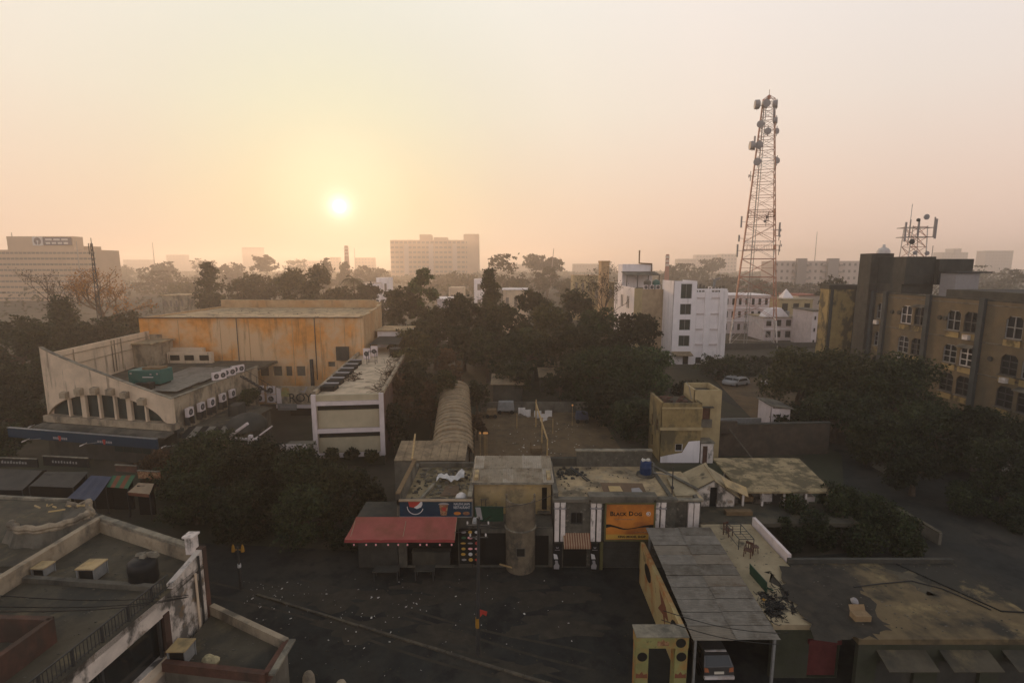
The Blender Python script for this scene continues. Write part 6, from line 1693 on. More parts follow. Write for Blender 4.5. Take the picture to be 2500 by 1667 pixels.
def simple_house(name, u0, u1, vt, Y, depth, m, label, cat='house', floors=0, nw=0, wm=None, roof=None, zb=0.0, group=None, fw=.55, fh=.5, band=None, wname='window'):
    a, c = A(u0, vt, Y), A(u1, vt, Y)
    z1 = (a.z + c.z) / 2
    t = thing(name, label, cat, ((a.x + c.x) / 2, Y + depth / 2, 0), 0, group)
    b = MB(); b.box(a.x, c.x, Y, Y + depth, zb, z1); b.build('wall', m, t)
    if roof: b = MB(); b.box(a.x - .3, c.x + .3, Y - .3, Y + depth + .3, z1, z1 + .3); b.build('roof', roof, t)
    if floors:
        fh_ = (z1 - zb) / floors; bw = (c.x - a.x) / nw
        proto = None
        for f in range(floors):
            for k in range(nw):
                x, z = a.x + bw * (k + .5 - fw / 2), zb + fh_ * (f + .28)
                if proto is None:
                    b = MB(); b.box(x, x + bw * fw, Y - .06, Y - .005, z, z + fh_ * fh); proto = b.build(wname, wm, t); pz, px = z, x
                else:
                    o = proto.copy(); COL.objects.link(o); o.parent = t; o.location = (x - px, 0, z - pz)
        if band:
            for f in range(1, floors): b = MB(); z = zb + fh_ * f; b.box(a.x - .1, c.x + .1, Y - .35, Y - .003, z - .15, z + .15); b.build('floor_band', band, t)
    return t, a, c, z1


hs, a, c, z1 = simple_house('row_house', 1768, 1880, 722, 168, 14, M_FRAMEW, 'long pinkish white row house behind the lattice tower', 'house', 3, 7, M_VOID, M_WHITE, band=M_WHITE, fw=.4, fh=.5)
hs, a, c, z1 = simple_house('corner_house', 1866, 1962, 776, 152, 10, M_FRAMEW, 'pinkish house with balcony right of the tower foot', 'house', 2, 4, M_VOID, M_ROOF, band=M_WHITE, fw=.5, fh=.55)
b = MB(); x0, x1 = A(1866, 776, 152).x, A(1925, 776, 152).x; b.plate([(x0, 151.5, z1 + .3), (x1, 151.5, z1 + .3), ((x0 + x1) / 2 + 1, 151.5, z1 + 3.0), ((x0 + x1) / 2 - 2, 151.5, z1 + 2.4)], (0, 4, 0)); b.build('gable', M_WHITE, hs)
b = MB(); b.lathe([(.6, z1 + .3), (.62, z1 + 1.8), (0, z1 + 1.9)], (x1 + .6, 154, 0), 12); b.build('roof_tank', M_STEELG, hs)
simple_house('grey_house', 1985, 2012, 760, 140, 10, M_FRAMEW, 'narrow grey house with small windows before the ochre wing', 'house', 3, 2, M_VOID, M_CONC, fw=.3, fh=.3)
simple_house('cream_house', 1904, 1985, 732, 172, 12, M_YELLOWL, 'cream house with flat roof behind the balcony house', 'house', 2, 3, M_VOID, M_TERRACE, fw=.5, fh=.5)
tp = thing('roof_shrine', 'tiny white pyramid shrine on a roof right of the tower', 'shrine', A(1925, 722, 176))
a = A(1912, 726, 176); c = A(1937, 726, 176); t_ = A(1925, 705, 176)
b = MB(); b.box(a.x, c.x, 176, 179, a.z - 8, a.z); b.build('base', M_WHITE, tp)
b = MB()
q = [(a.x, 176, a.z), (c.x, 176, a.z), (c.x, 179, a.z), (a.x, 179, a.z)]
for i in range(4): b.face([q[i], q[(i + 1) % 4], (t_.x, 177.5, t_.z)])
b.build('spire', M_WHITE, tp)
simple_house('red_roof_house', 1950, 2010, 722, 190, 14, M_FAR3, 'low house with dull red roof behind the shrine', 'house', 0, 0, None, M_FARRED)
cwall = thing('site_wall', 'long dark wall at the tower foot', 'wall', (75, 138, 0))
b = MB(); b.wall((46, 134), (92, 138), 0, 1.6, .4); b.build('wall', M_CONCD, cwall)

# ------------------------------------------------------------------ lattice tower
TC = Vector((68.3, 144, 0)); TR0, TR1, TZ = 8.4, 1.9, 66.5
tw = thing('lattice_tower', 'tall red and white lattice telecom tower hung with dishes', 'tower', TC)
PH = R(22)
RR = lambda z: TR0 + (TR1 - TR0) * (z / TZ) ** .92
LP = lambda k, z: TC + Vector((RR(z) * math.cos(PH + k * math.pi / 2), RR(z) * math.sin(PH + k * math.pi / 2), z))
levels = [0, 7.5, 13.5, 19, 24, 28.7, 33, 37, 40.8, 44.3, 47.5, 50.5, 53.3, 56, 58.5, 61, 63.4, 65.6]
cm = lambda i: M_STEELW if i in (0, 4, 10) else M_RUST
for k in range(4):
    for i in range(len(levels) - 1):
        b = MB(); b.beam(LP(k, levels[i]), LP(k, levels[i + 1]), .28 if k in (1, 2) else .19 - .003 * i); b.build('leg', cm(i) if k not in (2, 3) or i < 1 else M_RUST, tw)
for i in range(1, len(levels)):
    b = MB()
    z0, z1 = levels[i - 1], levels[i]
    w = .10 if i < 8 else .072
    for k in range(4):
        k2 = (k + 1) % 4
        b.beam(LP(k, z1), LP(k2, z1), w + .05)
        if i > 1:
            b.beam(LP(k, z0), LP(k2, z1), w); b.beam(LP(k2, z0), LP(k, z1), w)
            m0, m1 = LP(k, (z0 + z1) / 2), LP(k2, (z0 + z1) / 2); b.beam(m0, m1, w * .7)
        else:
            md = (LP(k, z1) + LP(k2, z1)) / 2; b.beam(LP(k, z0 + .3), md, w); b.beam(LP(k2, z0 + .3), md, w); b.beam(LP(k, .4), LP(k2, .4), w)
    b.build('brace', cm(i - 1), tw)
b = MB(); zc = TC + Vector((-1.6, 0, 0))
for k in range(44): b.beam(zc + Vector((-.5 + .02 * k, .6, 1.2 + 1.45 * k)), zc + Vector((.3 + .02 * k, .6, 1.2 + 1.45 * k)), .06)
b.beam(zc + Vector((-.5, .6, .3)), zc + Vector((.7, .6, 65)), .2); b.beam(zc + Vector((.3, .6, .3)), zc + Vector((1.3, .6, 65)), .12)
b.build('ladder', M_STEELG, tw)
for z in (26.5, 35.5):
    b = MB(); r = RR(z) * .96
    cs = [TC + Vector((r * math.cos(PH + k * math.pi / 2), r * math.sin(PH + k * math.pi / 2), z)) for k in range(4)]
    for k in range(4):
        b.beam(cs[k], cs[(k + 1) % 4], .5, .12); up = Vector((0, 0, 1.2)); b.beam(cs[k] + up, cs[(k + 1) % 4] + up, .06)
        for i in range(9): q = cs[k].lerp(cs[(k + 1) % 4], i / 9); b.beam(q, q + up, .05)
    b.build('platform', M_RUST, tw)
b = MB(); top = TC + Vector((0, 0, TZ)); b.tube([top - Vector((0, 0, .9)), top + Vector((0, 0, 1.8))], .07, 5); b.lathe([(.4, TZ - .6), (.42, TZ + .1), (.15, TZ + .5), (0, TZ + .55)], TC, 10)
for k in range(4): b.beam(LP(k, 65.6), TC + Vector((0, 0, 67)), .1)
b.build('finial', M_RUST, tw)


def dish(u, v, r, az, drum=True):
    c = A(u, v, 144 - 2)
    M = Matrix.Rotation(az, 4, 'Z') @ Matrix.Rotation(math.pi / 2, 4, 'Y')
    b = MB()
    if drum: b.lathe([(0, .1), (r * .96, 0), (r, .05), (r, -.9 * r), (r * .7, -1.1 * r), (0, -1.25 * r)], c, 18, M=M)
    else: b.lathe([(0, .12), (r * .97, 0), (r, -.12), (r * .6, -.35 * r), (0, -.5 * r)], c, 18, M=M)
    d = b.build('dish', M_DISH, tw, smooth=False)
    q = Vector((TC.x, TC.y, c.z)); e = q + (c - q).normalized() * RR(c.z) * .75
    b = MB(); b.beam(c, e, .14); b.beam(c + Vector((0, 0, -1.3)).lerp(Vector(), 0) + (e - c) * .25, c + Vector((0, 0, 1.3)) + (e - c) * .25, .12); b.build('mount', M_STEELD, d)


for u, v, r, az, dr in ((1843, 256, 1.15, 2.9, True), (1898, 254, 1.0, -.5, True), (1872, 252, 1.0, -1.6, True), (1857, 303, .95, -2.0, False), (1897, 294, .85, -.6, True), (1875, 320, .9, -1.7, False), (1898, 320, .8, -1.1, False), (1831, 356, 1.1, 3.0, True), (1853, 354, 1.05, -2.1, False), (1849, 395, 1.0, -2.1, False), (1899, 392, .8, -1.2, False), (1828, 430, .45, 3.0, False), (1873, 530, .4, -1.5, False), (1868, 540, .4, -1.5, False), (1907, 562, .4, -.5, False), (1905, 576, .4, -.5, False), (1908, 599, .4, -.5, False), (1904, 611, .4, -.5, False)):
    dish(u, v, r, az, dr)
for u, v, h in ((1810, 542, 3.0), (1804, 582, 1.8), (1800, 612, 3.4), (1903, 560, 3.6), (1890, 275, 3.8), (1893, 400, 3.6), (1842, 350, 3.6)):
    c = A(u, v, 142); b = MB(); b.box(c.x - .2, c.x + .2, c.y - .15, c.y + .15, c.z - h / 2, c.z + h / 2); q = Vector((TC.x, TC.y, c.z)); b.beam(c, q + (c - q) * .55, .1); b.build('panel_antenna', M_DISH if u > 1806 else M_STEELG, tw)

# ------------------------------------------------------------------ long concrete building at the right
XB = 66.0
cb = thing('concrete_building', 'long weathered concrete building with rows of framed windows', 'building', (70, 78, 0))
FA, FB = Vector((XB, 94.0)), Vector((XB, 54.0))
S = lambda Y: 94.0 - Y
wins = []
for yf in (90.0, 80.7, 71.4, 62.1):
    for off in (3.4, 6.3):
        for ri, (z0, z1) in enumerate(((12.5, 15.5), (7.6, 10.4), (3.2, 6.1))):
            wins.append((S(yf) + off, S(yf) + off + 2.35, z0, z1, ri))
for ri, (z0, z1) in enumerate(((12.7, 15.5), (7.8, 10.4), (3.2, 6.0))): wins.append((1.6, 3.4, z0, z1, ri))
wins = [w for w in wins if w[1] < 39.5]
b = MB(); b.wall(FA, FB, 0, 17.2, .4, [w[:4] for w in wins]); b.build('facade', M_FACADE, cb)
for n_, (s0, s1, z0, z1, ri) in enumerate(wins):
    fm = (M_STEELW, M_STEELD, M_STEELG, M_STEELD, M_STEELG)[(n_ * 7) % 5] if ri < 2 else M_STEELD
    w = window(cb, FA, FB, s0, s1, z0, z1, fm, M_GLASS if ri < 2 else M_VOID, 2, 3 if ri else 2, .12, .12)
    for sa, sb in ((s0, s0 + .5), (s1, s1 - .5)):   # chamfered arch corners
        y0, y1 = 94 - sa, 94 - sb
        m = MB(); m.plate([(XB - .002, y0, z1), (XB - .002, y1, z1), (XB - .002, y0, z1 - .55)], (.3, 0, 0)); m.build('arch_corner', M_FACADE, cb)
    m = MB(); m.box(XB - .3, XB - .001, 94 - s1 - .1, 94 - s0 + .1, z0 - .14, z0 - .02); m.box(XB - .12, XB - .001, 94 - s1, 94 - s0, z0 - 1.0, z0 - .2, 1); m.build('sill', [M_CONC, M_FACLIT], cb)
    if n_ % 4 == 1 and ri < 2:
        m = MB(); m.box(XB - .6, XB - .13, 94 - s1 + .8, 94 - s1 + 1.7, z0 - 1.0, z0 - .3); m.build('window_unit', M_STEELW, cb)
    if n_ % 7 == 3: m = MB(); m.plate([(XB - .005, 94 - s0 + .1, z1 + .3), (XB - .005, 94 - s1 - .1, z1 + .3), (XB - .9, 94 - s1 - .1, z1 - .1), (XB - .9, 94 - s0 + .1, z1 - .1)], (0, 0, .06)); m.build('window_hood', M_CONC, cb)
for y in (93.4, 90.3, 80.9, 71.5, 62.2):
    b = MB(); b.box(XB - .45, XB - .002, y - .4, y + .4, 0, 17.6); b.build('pilaster', M_PILDARK, cb)
for y in (88.6, 87.0, 78.6, 77.6, 69.5): b = MB(); b.lathe([(0, -.3), (.35, -.3), (.35, .1), (0, .1)], (XB - .1, y, 14.2 if y > 72 else 9.4), 12, M=Matrix.Rotation(-math.pi / 2, 4, 'Y')); b.build('vent_pipe', M_CONCD, cb)
for z in (11.4, 16.6, 6.9): b = MB(); b.box(XB - .1, XB - .003, 54, 94, z, z + .16); b.build('string_course', M_CONC, cb)
b = MB(); b.box(XB + .41, 92, 54, 94, 16.5, 16.8); b.build('roof', M_ROOFD, cb)
b = MB(); b.box(XB + .8, 90, 54, 79, 16.8, 18.5); b.build('roof_wall', M_CONCD, cb)
b = MB(); b.box(XB - .05, XB + .35, 54, 94, 17.2, 17.45); b.build('coping', M_CONCD, cb)
b = MB(); b.box(65.2, 69.2, 94.02, 97.2, 0, 24.3); b.build('stair_tower', M_CONCD, cb)  # dark colour carries the shadow on the tower face
for z in (3, 8, 12.5, 16.2): b = MB(); b.box(66.6, 67.9, 93.94, 94.015, z, z + 2.2); b.build('stair_opening', M_VOID, cb)
b = MB(); b.wall((64.2, 104), (70.4, 104), 0, 17.4, .4); b.box(64.2, 64.6, 104.41, 107, 0, 17.4); b.box(64.1, 70.5, 103.9, 107, 17.4, 18.3, 1); b.build('end_wing', [M_FACLIT, M_CONCD], cb)
for x in (64.5, 69.6): b = MB(); b.box(x, x + .5, 103.7, 103.998, 0, 17.39); b.build('pilaster', M_PILDARK, cb)
b = MB(); b.box(66.6, 72, 88, 93.9, 17.25, 19.0); b.build('tank_base', M_CONCD, cb)
b = MB(); b.box(66.5, 71.5, 87.4, 93.9, 19.0, 23.6); b.box(71.52, 77.2, 86.6, 93.9, 18.9, 23.2); b.build('tank_block', M_TANKC, cb)
b = MB(); b.beam((67.5, 87.3, 20.6), (71.2, 87.3, 20.5), .12); b.beam((71.2, 87.3, 20.5), (71.2, 87.3, 18.9), .12); b.build('pipe', M_STEELD, cb)
b = MB(); b.lathe([(1.1, 24.3), (1.1, 24.7), (.8, 25.2), (.25, 25.45), (.25, 25.9), (0, 25.95)], (68.2, 95.4, 0), 14); tag(b.build('water_tank', M_CLOTHW, smooth=True), 'white domed water tank beside the roof antenna', 'tank')
rc = thing('roof_cabin', 'grey roof cabin with thin overhanging slab behind tank block', 'hut', (73, 83, 16.8))
b = MB(); b.box(70.6, 74.3, 82, 85, 16.8, 20.9); b.build('wall', M_DISH, rc)
b = MB(); b.box(70.4, 76.0, 81.7, 85.3, 20.9, 21.15); b.build('roof', M_STEELD, rc)
at = thing('antenna_frame', 'roof antenna frame with panels and small dishes', 'antenna', (72.6, 90, 23.4))
cx, cy, zb = 72.0, 90.0, 23.3
for x in (-1.7, 1.7):
    for y in (-1.4, 1.4): b = MB(); b.beam((cx + x * 1.25, cy + y, zb), (cx + x, cy + y, zb + 7.6), .16); b.build('leg', M_STEELW, at)
b = MB()
for z0, z1 in ((.3, 2.7), (2.7, 5.0), (5.0, 7.4)):
    for y in (-1.4, 1.4): b.beam((cx - 1.8, cy + y, zb + z0), (cx + 1.8, cy + y, zb + z1), .09); b.beam((cx + 1.8, cy + y, zb + z0), (cx - 1.8, cy + y, zb + z1), .09); b.beam((cx - 1.8, cy + y, zb + z1), (cx + 1.8, cy + y, zb + z1), .1)
    for x in (-1.75, 1.75): b.beam((cx + x, cy - 1.4, zb + z0), (cx + x, cy + 1.4, zb + z1), .09)
b.build('brace', M_RUST, at)
b = MB()
for z in (5.0, 7.2): b.beam((cx - 3.4, cy - 1.5, zb + z), (cx + 3.3, cy - 1.5, zb + z), .14); b.beam((cx - 3.4, cy + 1.5, zb + z), (cx + 3.3, cy + 1.5, zb + z), .12); b.beam((cx - 3.3, cy - 1.5, zb + z), (cx - 3.3, cy + 1.5, zb + z), .12); b.beam((cx + 3.2, cy - 1.5, zb + z), (cx + 3.2, cy + 1.5, zb + z), .12)
b.build('outrigger', M_STEELD, at)
for x, z0, z1, w in ((-3.6, 3.9, 8.4, .35), (3.5, 4.6, 9.2, .4), (3.1, 5, 9.6, .18), (-2.6, 5, 9.0, .15), (-.6, 5.2, 9.2, .35)):
    b = MB(); b.box(cx + x - w / 2, cx + x + w / 2, cy - 1.75, cy - 1.5, zb + z0, zb + z1); b.build('panel_antenna', M_DISH, at)
b = MB(); b.tube([(cx - 1.5, cy, zb + 3), (cx - 1.4, cy, zb + 12.8)], [.13, .07], 6); b.build('whip', M_STEELW, at)
for x, z, r in ((.9, 9.6, .65), (-1.9, 3.9, .65), (-1.0, 8.9, .4), (-.9, 1.3, .5), (2.0, 1.2, .5)):
    b = MB(); b.lathe([(0, .1), (r, 0), (r * .95, -.25), (0, -.4)], (cx + x, cy - 1.9, zb + z), 14, M=Matrix.Rotation(math.pi / 2, 4, 'X')); d = b.build('dish', M_DISH if z > 9 or z < 2 else M_STEELD, at)
    b = MB(); b.beam((cx + x, cy - 1.8, zb + z), (cx + x * .8, cy - 1.35, zb + z), .1); b.build('mount', M_STEELD, d)

at.location = (69.9, 90, 23.4)
at.scale = (.72, .72, .72)
# ------------------------------------------------------------------ far buildings in the haze
ct, a, c, z1 = simple_house('office_block', 952, 1168, 586, 900, 30, M_FAR1, 'long hazy office block on the skyline right of the sun', 'building', 8, 20, M_FARW, None, fw=.72, fh=.42)
for u0, u1, vt in ((1023, 1051, 572), (1058, 1090, 579), (1131, 1168, 571)):
    p, q = A(u0, vt, 900), A(u1, vt, 900); b = MB(); b.box(p.x, q.x, 904, 925, z1, p.z); b.build('roof_house', M_FAR1, ct)
for u in (992, 1052, 1110): p = A(u, 600, 900); b = MB(); b.box(p.x - 3.8, p.x + 3.8, 898, 899.9, 0, A(u, 596, 899).z); b.build('pier', M_FAR3, ct)
p, q = A(1140, 586, 900), A(1168, 586, 900); b = MB(); b.box(p.x, q.x, 898.5, 899.9, 0, z1); b.build('end_wall', M_FAR1, ct)
bk_, a, c, z1 = simple_house('bank_block', -40, 232, 610, 330, 20, M_FAR1, 'broad brown office block with rooftop sign at the left edge', 'building', 9, 26, M_FARW, None, fw=.84, fh=.34)
p, q = A(13, 577, 330), A(176, 577, 330); b = MB(); b.box(p.x, q.x, 330.5, 338, z1, p.z); b.build('roof_house', M_FAR1, bk_)
p, q = A(205, 602, 345), A(238, 602, 345); b = MB(); b.box(p.x, q.x, 340, 348, z1, p.z); b.build('roof_house', M_FAR1, bk_)
p, q = A(78, 578, 330), A(106, 600, 330); sgn = thing('rooftop_sign', 'blue and white bank sign on the brown block roof', 'sign', p)
b = MB(); b.box(p.x, q.x, 329.8, 330.3, q.z, p.z); b.build('white_square', M_WHITEP, sgn)
disc_part('blue_disc', (p.x + q.x) / 2, 329.75, (p.z + q.z) / 2, (q.x - p.x) * .36, 0, 2 * math.pi, M_BLUETARP, sgn)
disc_part('keyhole', (p.x + q.x) / 2, 329.7, (p.z + q.z) / 2, (q.x - p.x) * .1, 0, 2 * math.pi, M_WHITEP, sgn, n=10)
b = MB(); m_ = (p.x + q.x) / 2; b.box(m_ - .3, m_ + .3, 329.68, 329.72, (p.z + q.z) / 2 - (q.x - p.x) * .36, (p.z + q.z) / 2); b.build('keyhole_slot', M_WHITEP, sgn)
q2 = A(176, 602, 330); b = MB(); b.box(q.x + .2, q2.x, 329.8, 330.3, q.z + .3, p.z - .3); b.build('blue_panel', M_BLUETARP, sgn)
b = MB()
for r_, n_ in ((.68, 3), (.28, 4)):
    x = q.x + 1.5
    for k in range(n_): w = (q2.x - q.x - 3) / n_; b.box(x + w * k + .4, x + w * (k + 1) - .6, 329.72, 329.78, q.z + (p.z - q.z) * (r_ - .1), q.z + (p.z - q.z) * (r_ + .1))
b.build('lettering', M_WHITEP, sgn)
ap, a, c, z1 = simple_house('apartment_block', 1890, 2110, 637, 400, 20, M_FAR3, 'pale five storey apartment block behind the right houses', 'building', 5, 16, M_FARW, None, fw=.4, fh=.4)
for u0, u1 in ((1945, 1968), (2020, 2046)): p, q = A(u0, 631, 399), A(u1, 631, 399); b = MB(); b.box(p.x, q.x, 397, 399.9, 0, p.z); b.build('stair_tower', M_FAR2, ap)
for u0, u1 in ((1935, 1945), (1969, 1980), (2008, 2019), (2047, 2058)):
    for f in range(5):
        p, q = A(u0, 660, 399), A(u1, 660, 399); b = MB(); b.box(p.x, q.x, 398.4, 399.9, z1 / 5 * f + 1.4, z1 / 5 * f + 2.6); b.build('balcony', M_FAR2, ap)
far = [
    (590, 637, 604, 1150, M_FAR2, 'faint square tower block between tree tops left of the sun', 'tower_block'),
    (805, 826, 628, 900, M_FAR1, 'faint flat block left of the slim chimney', 'tower_block'),
    (866, 912, 629, 900, M_FAR1, 'faint flat block right of the slim chimney', 'tower_block'),
    (405, 450, 622, 1000, M_FAR2, 'faint stepped block far left on the skyline', 'tower_block'),
    (300, 365, 634, 1000, M_FAR2, 'low faint block just right of the brown office block', 'low_block'),
    (460, 500, 636, 1100, M_FAR2, 'low faint block left of the big leafy tree', 'low_block'),
    (700, 790, 637, 1000, M_FAR3, 'long faint low block under the sun', 'low_block'),
    (1400, 1470, 644, 800, M_FAR2, 'faint low block left of the tan stair tower', 'low_block'),
    (1655, 1700, 632, 800, M_FAR2, 'faint stepped block above the white tower building', 'tower_block'),
    (1700, 1760, 622, 800, M_FAR3, 'faint broad block left of the lattice tower', 'tower_block'),
    (1760, 1800, 620, 750, M_FAR3, 'faint pale block seen through the lattice tower', 'tower_block'),
    (2300, 2364, 616, 700, M_FAR2, 'faint flat topped block right of the roof antenna', 'tower_block'),
    (2408, 2475, 612, 700, M_FAR2, 'faint twin topped block near right edge', 'tower_block'),
    (2330, 2348, 607, 698, M_FAR2, 'faint roof house on the flat topped block', 'low_block'),
    (1195, 1330, 645, 900, M_FAR2, 'faint long roofline right of the office block', 'low_block'),
    (2120, 2200, 640, 700, M_FAR3, 'faint low block behind the antenna building', 'low_block'),
]
for u0, u1, vt, Y, m, lab, nm in far:
    simple_house(nm, u0, u1, vt, Y * 1.75, 25, m, lab, 'building', max(2, int((660 - vt) / 6)), max(3, int((u1 - u0) / 7)), M_FARW, None, fw=.5, fh=.4)
for u, vt, Y, r, m, lab in ((845, 600, 850, 3.0, M_FARRED, 'slim far brick chimney near the sun'), (1630, 621, 420, 1.3, M_FARRED, 'slim red and white far chimney left of white building')):
    p = A(u, vt, Y); t = thing('chimney', lab, 'chimney', (p.x, Y, 0)); b = MB(); b.tube([(p.x, Y, 0), (p.x, Y, p.z)], [r * 1.7, r], 10); b.build('stack', m, t)
    for k in range(3): b = MB(); z = p.z * (.7 + .1 * k); b.lathe([(r * 1.3, z), (r * 1.28, z + 2)], (p.x, Y, 0), 10); b.build('band', M_FAR3, t)
for u, vt, Y, lab in ((372, 592, 500, 'faint thin mast right of the brown block'), (865, 606, 700, 'faint thin mast right of the slim chimney'), (1995, 566, 450, 'faint thin mast right of the lattice tower'), (186, 589, 328, 'thin mast on the right shoulder of brown block'), (28, 568, 331, 'short rod on the brown block roof'), (2278, 600, 300, 'faint thin mast behind the tank block'), (1342, 606, 380, 'pale leaning mast above the hazy trees')):
    p = A(u, vt, Y); t = thing('radio_mast', lab, 'mast', (p.x, Y, 0)); b = MB(); b.tube([(p.x, Y, 0), (p.x + (3 if u == 1342 else 0), Y, p.z)], [.5, .2], 6); b.build('mast', M_FAR2, t)
# lattice mast behind the bare tree at left
p = A(222, 594, 118); lm = thing('thin_mast', 'thin lattice mast rising through the rusty bare tree', 'mast', (p.x, 118, 0))
b = MB(); hgt = p.z
for x, y in ((-.45, 0), (.45, 0), (0, .7)): b.beam((p.x + x * 1.6, 118 + y, 0), (p.x + x * .35, 118 + y * .5, hgt), .11)
n_ = 26
for k in range(n_):
    z0, z1 = hgt * k / n_, hgt * (k + 1) / n_; w0, w1 = .72 - .55 * k / n_, .72 - .55 * (k + 1) / n_
    b.beam((p.x - w0, 118, z0), (p.x + w1, 118, z1), .06); b.beam((p.x + w0, 118, z0), (p.x - w1, 118, z1), .06)
b.build('lattice', M_STEELD, lm)
b = MB(); b.beam((p.x - .6, 118, hgt - 2.5), (p.x - .6, 118, hgt), .12); b.beam((p.x + .1, 118, hgt - 1), (p.x + .1, 118, hgt + 1.2), .1); b.build('antenna_rod', M_STEELD, lm)
# small pale houses among the far trees
for u0, u1, vt, Y, m, rf, lab, nw in ((918, 948, 678, 240, M_WHITE, None, 'small white house among trees left of the office block', 2), (885, 922, 692, 235, M_WHITE, M_FAR3, 'low white roofed house below the small white house', 3), (1067, 1112, 731, 150, M_FRAMEW, M_WHITE, 'low house with white balustrade between dark trees', 5), (1095, 1130, 702, 170, M_CREAM, None, 'cream wall house behind the white balustrade', 2), (1157, 1182, 681, 260, M_WHITE, None, 'tiny white house behind the pointed dark tree', 1), (1228, 1290, 708, 160, M_CREAM, M_WHITE, 'cream house with white flat roof right of pointed tree', 3), (1400, 1462, 672, 210, M_YELLOWL, M_CREAM, 'hazy yellow house left of the tan stair tower', 4), (395, 450, 722, 190, M_CREAMD, M_ROOF, 'low pale house between bare tree and auditorium', 4), (1448, 1500, 690, 190, M_YELLOW, M_ROOF, 'ochre roofed house behind the sparse tree', 3)):
    simple_house('far_house', u0, u1, vt, Y, 9, m, lab, 'house', 2, nw, M_FARW, rf, fw=.35, fh=.4)

# ------------------------------------------------------------------ trees and shrubs
def cards(C, size, rs, flat=.35):
    """leaf shaped faces at centres C (numpy)"""
    n = len(C)
    nor = rs.normal(size=(n, 3)); nor[:, 2] = np.abs(nor[:, 2]) * (1 + flat)
    nor /= np.linalg.norm(nor, axis=1)[:, None]
    ref = rs.normal(size=(n, 3))
    a = np.cross(nor, ref); a /= np.linalg.norm(a, axis=1)[:, None] + 1e-9
    c = np.cross(nor, a)
    s = (size * rs.uniform(.6, 1.35, n))[:, None]
    a *= s; c *= s * rs.uniform(.45, .75, n)[:, None]
    V = np.stack([C - a, C - a * .1 - c + nor * s * .12, C + a, C + a * .05 + c - nor * s * .08], 1)
    return V.reshape(-1, 3)


def quads_mesh(name, V, m, parent, off):
    me = bpy.data.meshes.new(name)
    n = len(V)
    me.vertices.add(n); me.vertices.foreach_set('co', (V - np.array(off)).astype(np.float32).ravel())
    me.loops.add(n); me.loops.foreach_set('vertex_index', np.arange(n, dtype=np.int32))
    me.polygons.add(n // 4); me.polygons.foreach_set('loop_start', np.arange(0, n, 4, dtype=np.int32))
    me.materials.append(m)
    me.update(calc_edges=True); me.validate()
    o = bpy.data.objects.new(name, me); COL.objects.link(o); o.parent = parent
    return o


def tree(u, vt, Y, wpx, label, m=None, kind='round', z0f=.22, n=None, leaf=None, group=None, name='tree', cat='tree', seed=None, base=0.0, bark=None, zbot=None):
    p = A(u, vt, Y)
    zt = p.z
    rs = np.random.RandomState(int(u * 13 + vt * 7) % 100003 if seed is None else seed)
    rad = wpx / 2 * (Y * CT + (HC - zt * .7) * ST) / F
    h = zt - base
    t = thing(name, label, cat, (p.x, Y, base), 0, group)
    zc0 = base + h * z0f if zbot is None else zbot
    ch = zt - zc0
    px = F / Y * 1024 / 2500                      # render pixels per metre
    leaf = leaf or max(.13, min(1.6, 1.55 / px))
    area = 4 * rad * ch
    n = n or int(min(15000, max(350, 2.7 * area / (leaf * leaf))))
    L = []
    k = max(7, int(7 + rad + 1.6 * ch / rad))
    for i in range(k):
        a = rs.uniform(0, 6.283); f = (i + rs.uniform(.2, .8)) / k
        if kind == 'cone':
            zz_ = f ** .8; rr = (1 - zz_ * .85) * rs.uniform(.15, .7); lr = rad * (.42 * (1 - zz_) + .24)
        elif kind == 'umbrella':
            zz_ = .55 + .4 * f * f; rr = rs.uniform(.25, .85); lr = rad * rs.uniform(.22, .34)
        else:
            zz_ = .12 + .78 * f; rr = math.sqrt(max(0, 1 - (2 * zz_ - .85) ** 2 * .8)) * rs.uniform(.35, .82); lr = rad * rs.uniform(.26, .42)
        L.append((p.x + rad * rr * math.cos(a), Y + rad * rr * math.sin(a), zc0 + ch * zz_ - lr * .3, lr, min(max(lr * rs.uniform(.65, .95), ch / k * 1.3), ch * .42)))
    L.append((p.x + rs.uniform(-.15, .15) * rad, Y, zt - min(rad * .5, ch * .3), rad * (.3 if kind == 'cone' else .52), min(rad * .5, ch * .3)))
    L = np.array(L)
    w = (L[:, 3] ** 2 * L[:, 4]) ** .66; w /= w.sum()
    # clump centres on the lobes, leaves round the clumps
    ncl = max(20, n // 14)
    li = rs.choice(len(L), ncl, p=w)
    d = rs.normal(size=(ncl, 3)); d /= np.linalg.norm(d, axis=1)[:, None]
    rr = rs.uniform(.55, 1.05, ncl)[:, None]
    cl = L[li, :3] + d * rr * np.stack([L[li, 3], L[li, 3], L[li, 4]], 1)
    ci = rs.randint(0, ncl, n)
    sig = (.075 * rad + leaf * .9)
    C = cl[ci] + rs.normal(size=(n, 3)) * sig * np.array([.55, .55, .38])
    C[:, 2] = np.clip(C[:, 2], base + .1, zt)
    V = cards(C, leaf, rs)
    quads_mesh('crown', V, m or M_LEAF, t, (p.x, Y, base))
    b = MB()
    tr = max(.08, min(.5, rad * .075))
    fork = Vector((p.x + rs.uniform(-.1, .1) * rad, Y, zc0 + ch * .22))
    mid_ = Vector((p.x + rs.uniform(-.06, .06) * rad, Y, (base + fork.z) / 2))
    b.tube([(p.x, Y, base), mid_, fork], [tr * 1.35, tr, tr * .8], 7)
    for i in range(min(7, len(L))):
        e = Vector(L[i, :3]); mm = fork.lerp(e, .5) + Vector((0, 0, .06 * ch))
        b.tube([fork - Vector((0, 0, .1)), mm, e], [tr * .6, tr * .4, tr * .15], 5, cap=False)
    b.build('trunk', bark or M_BARK, t)
    return t


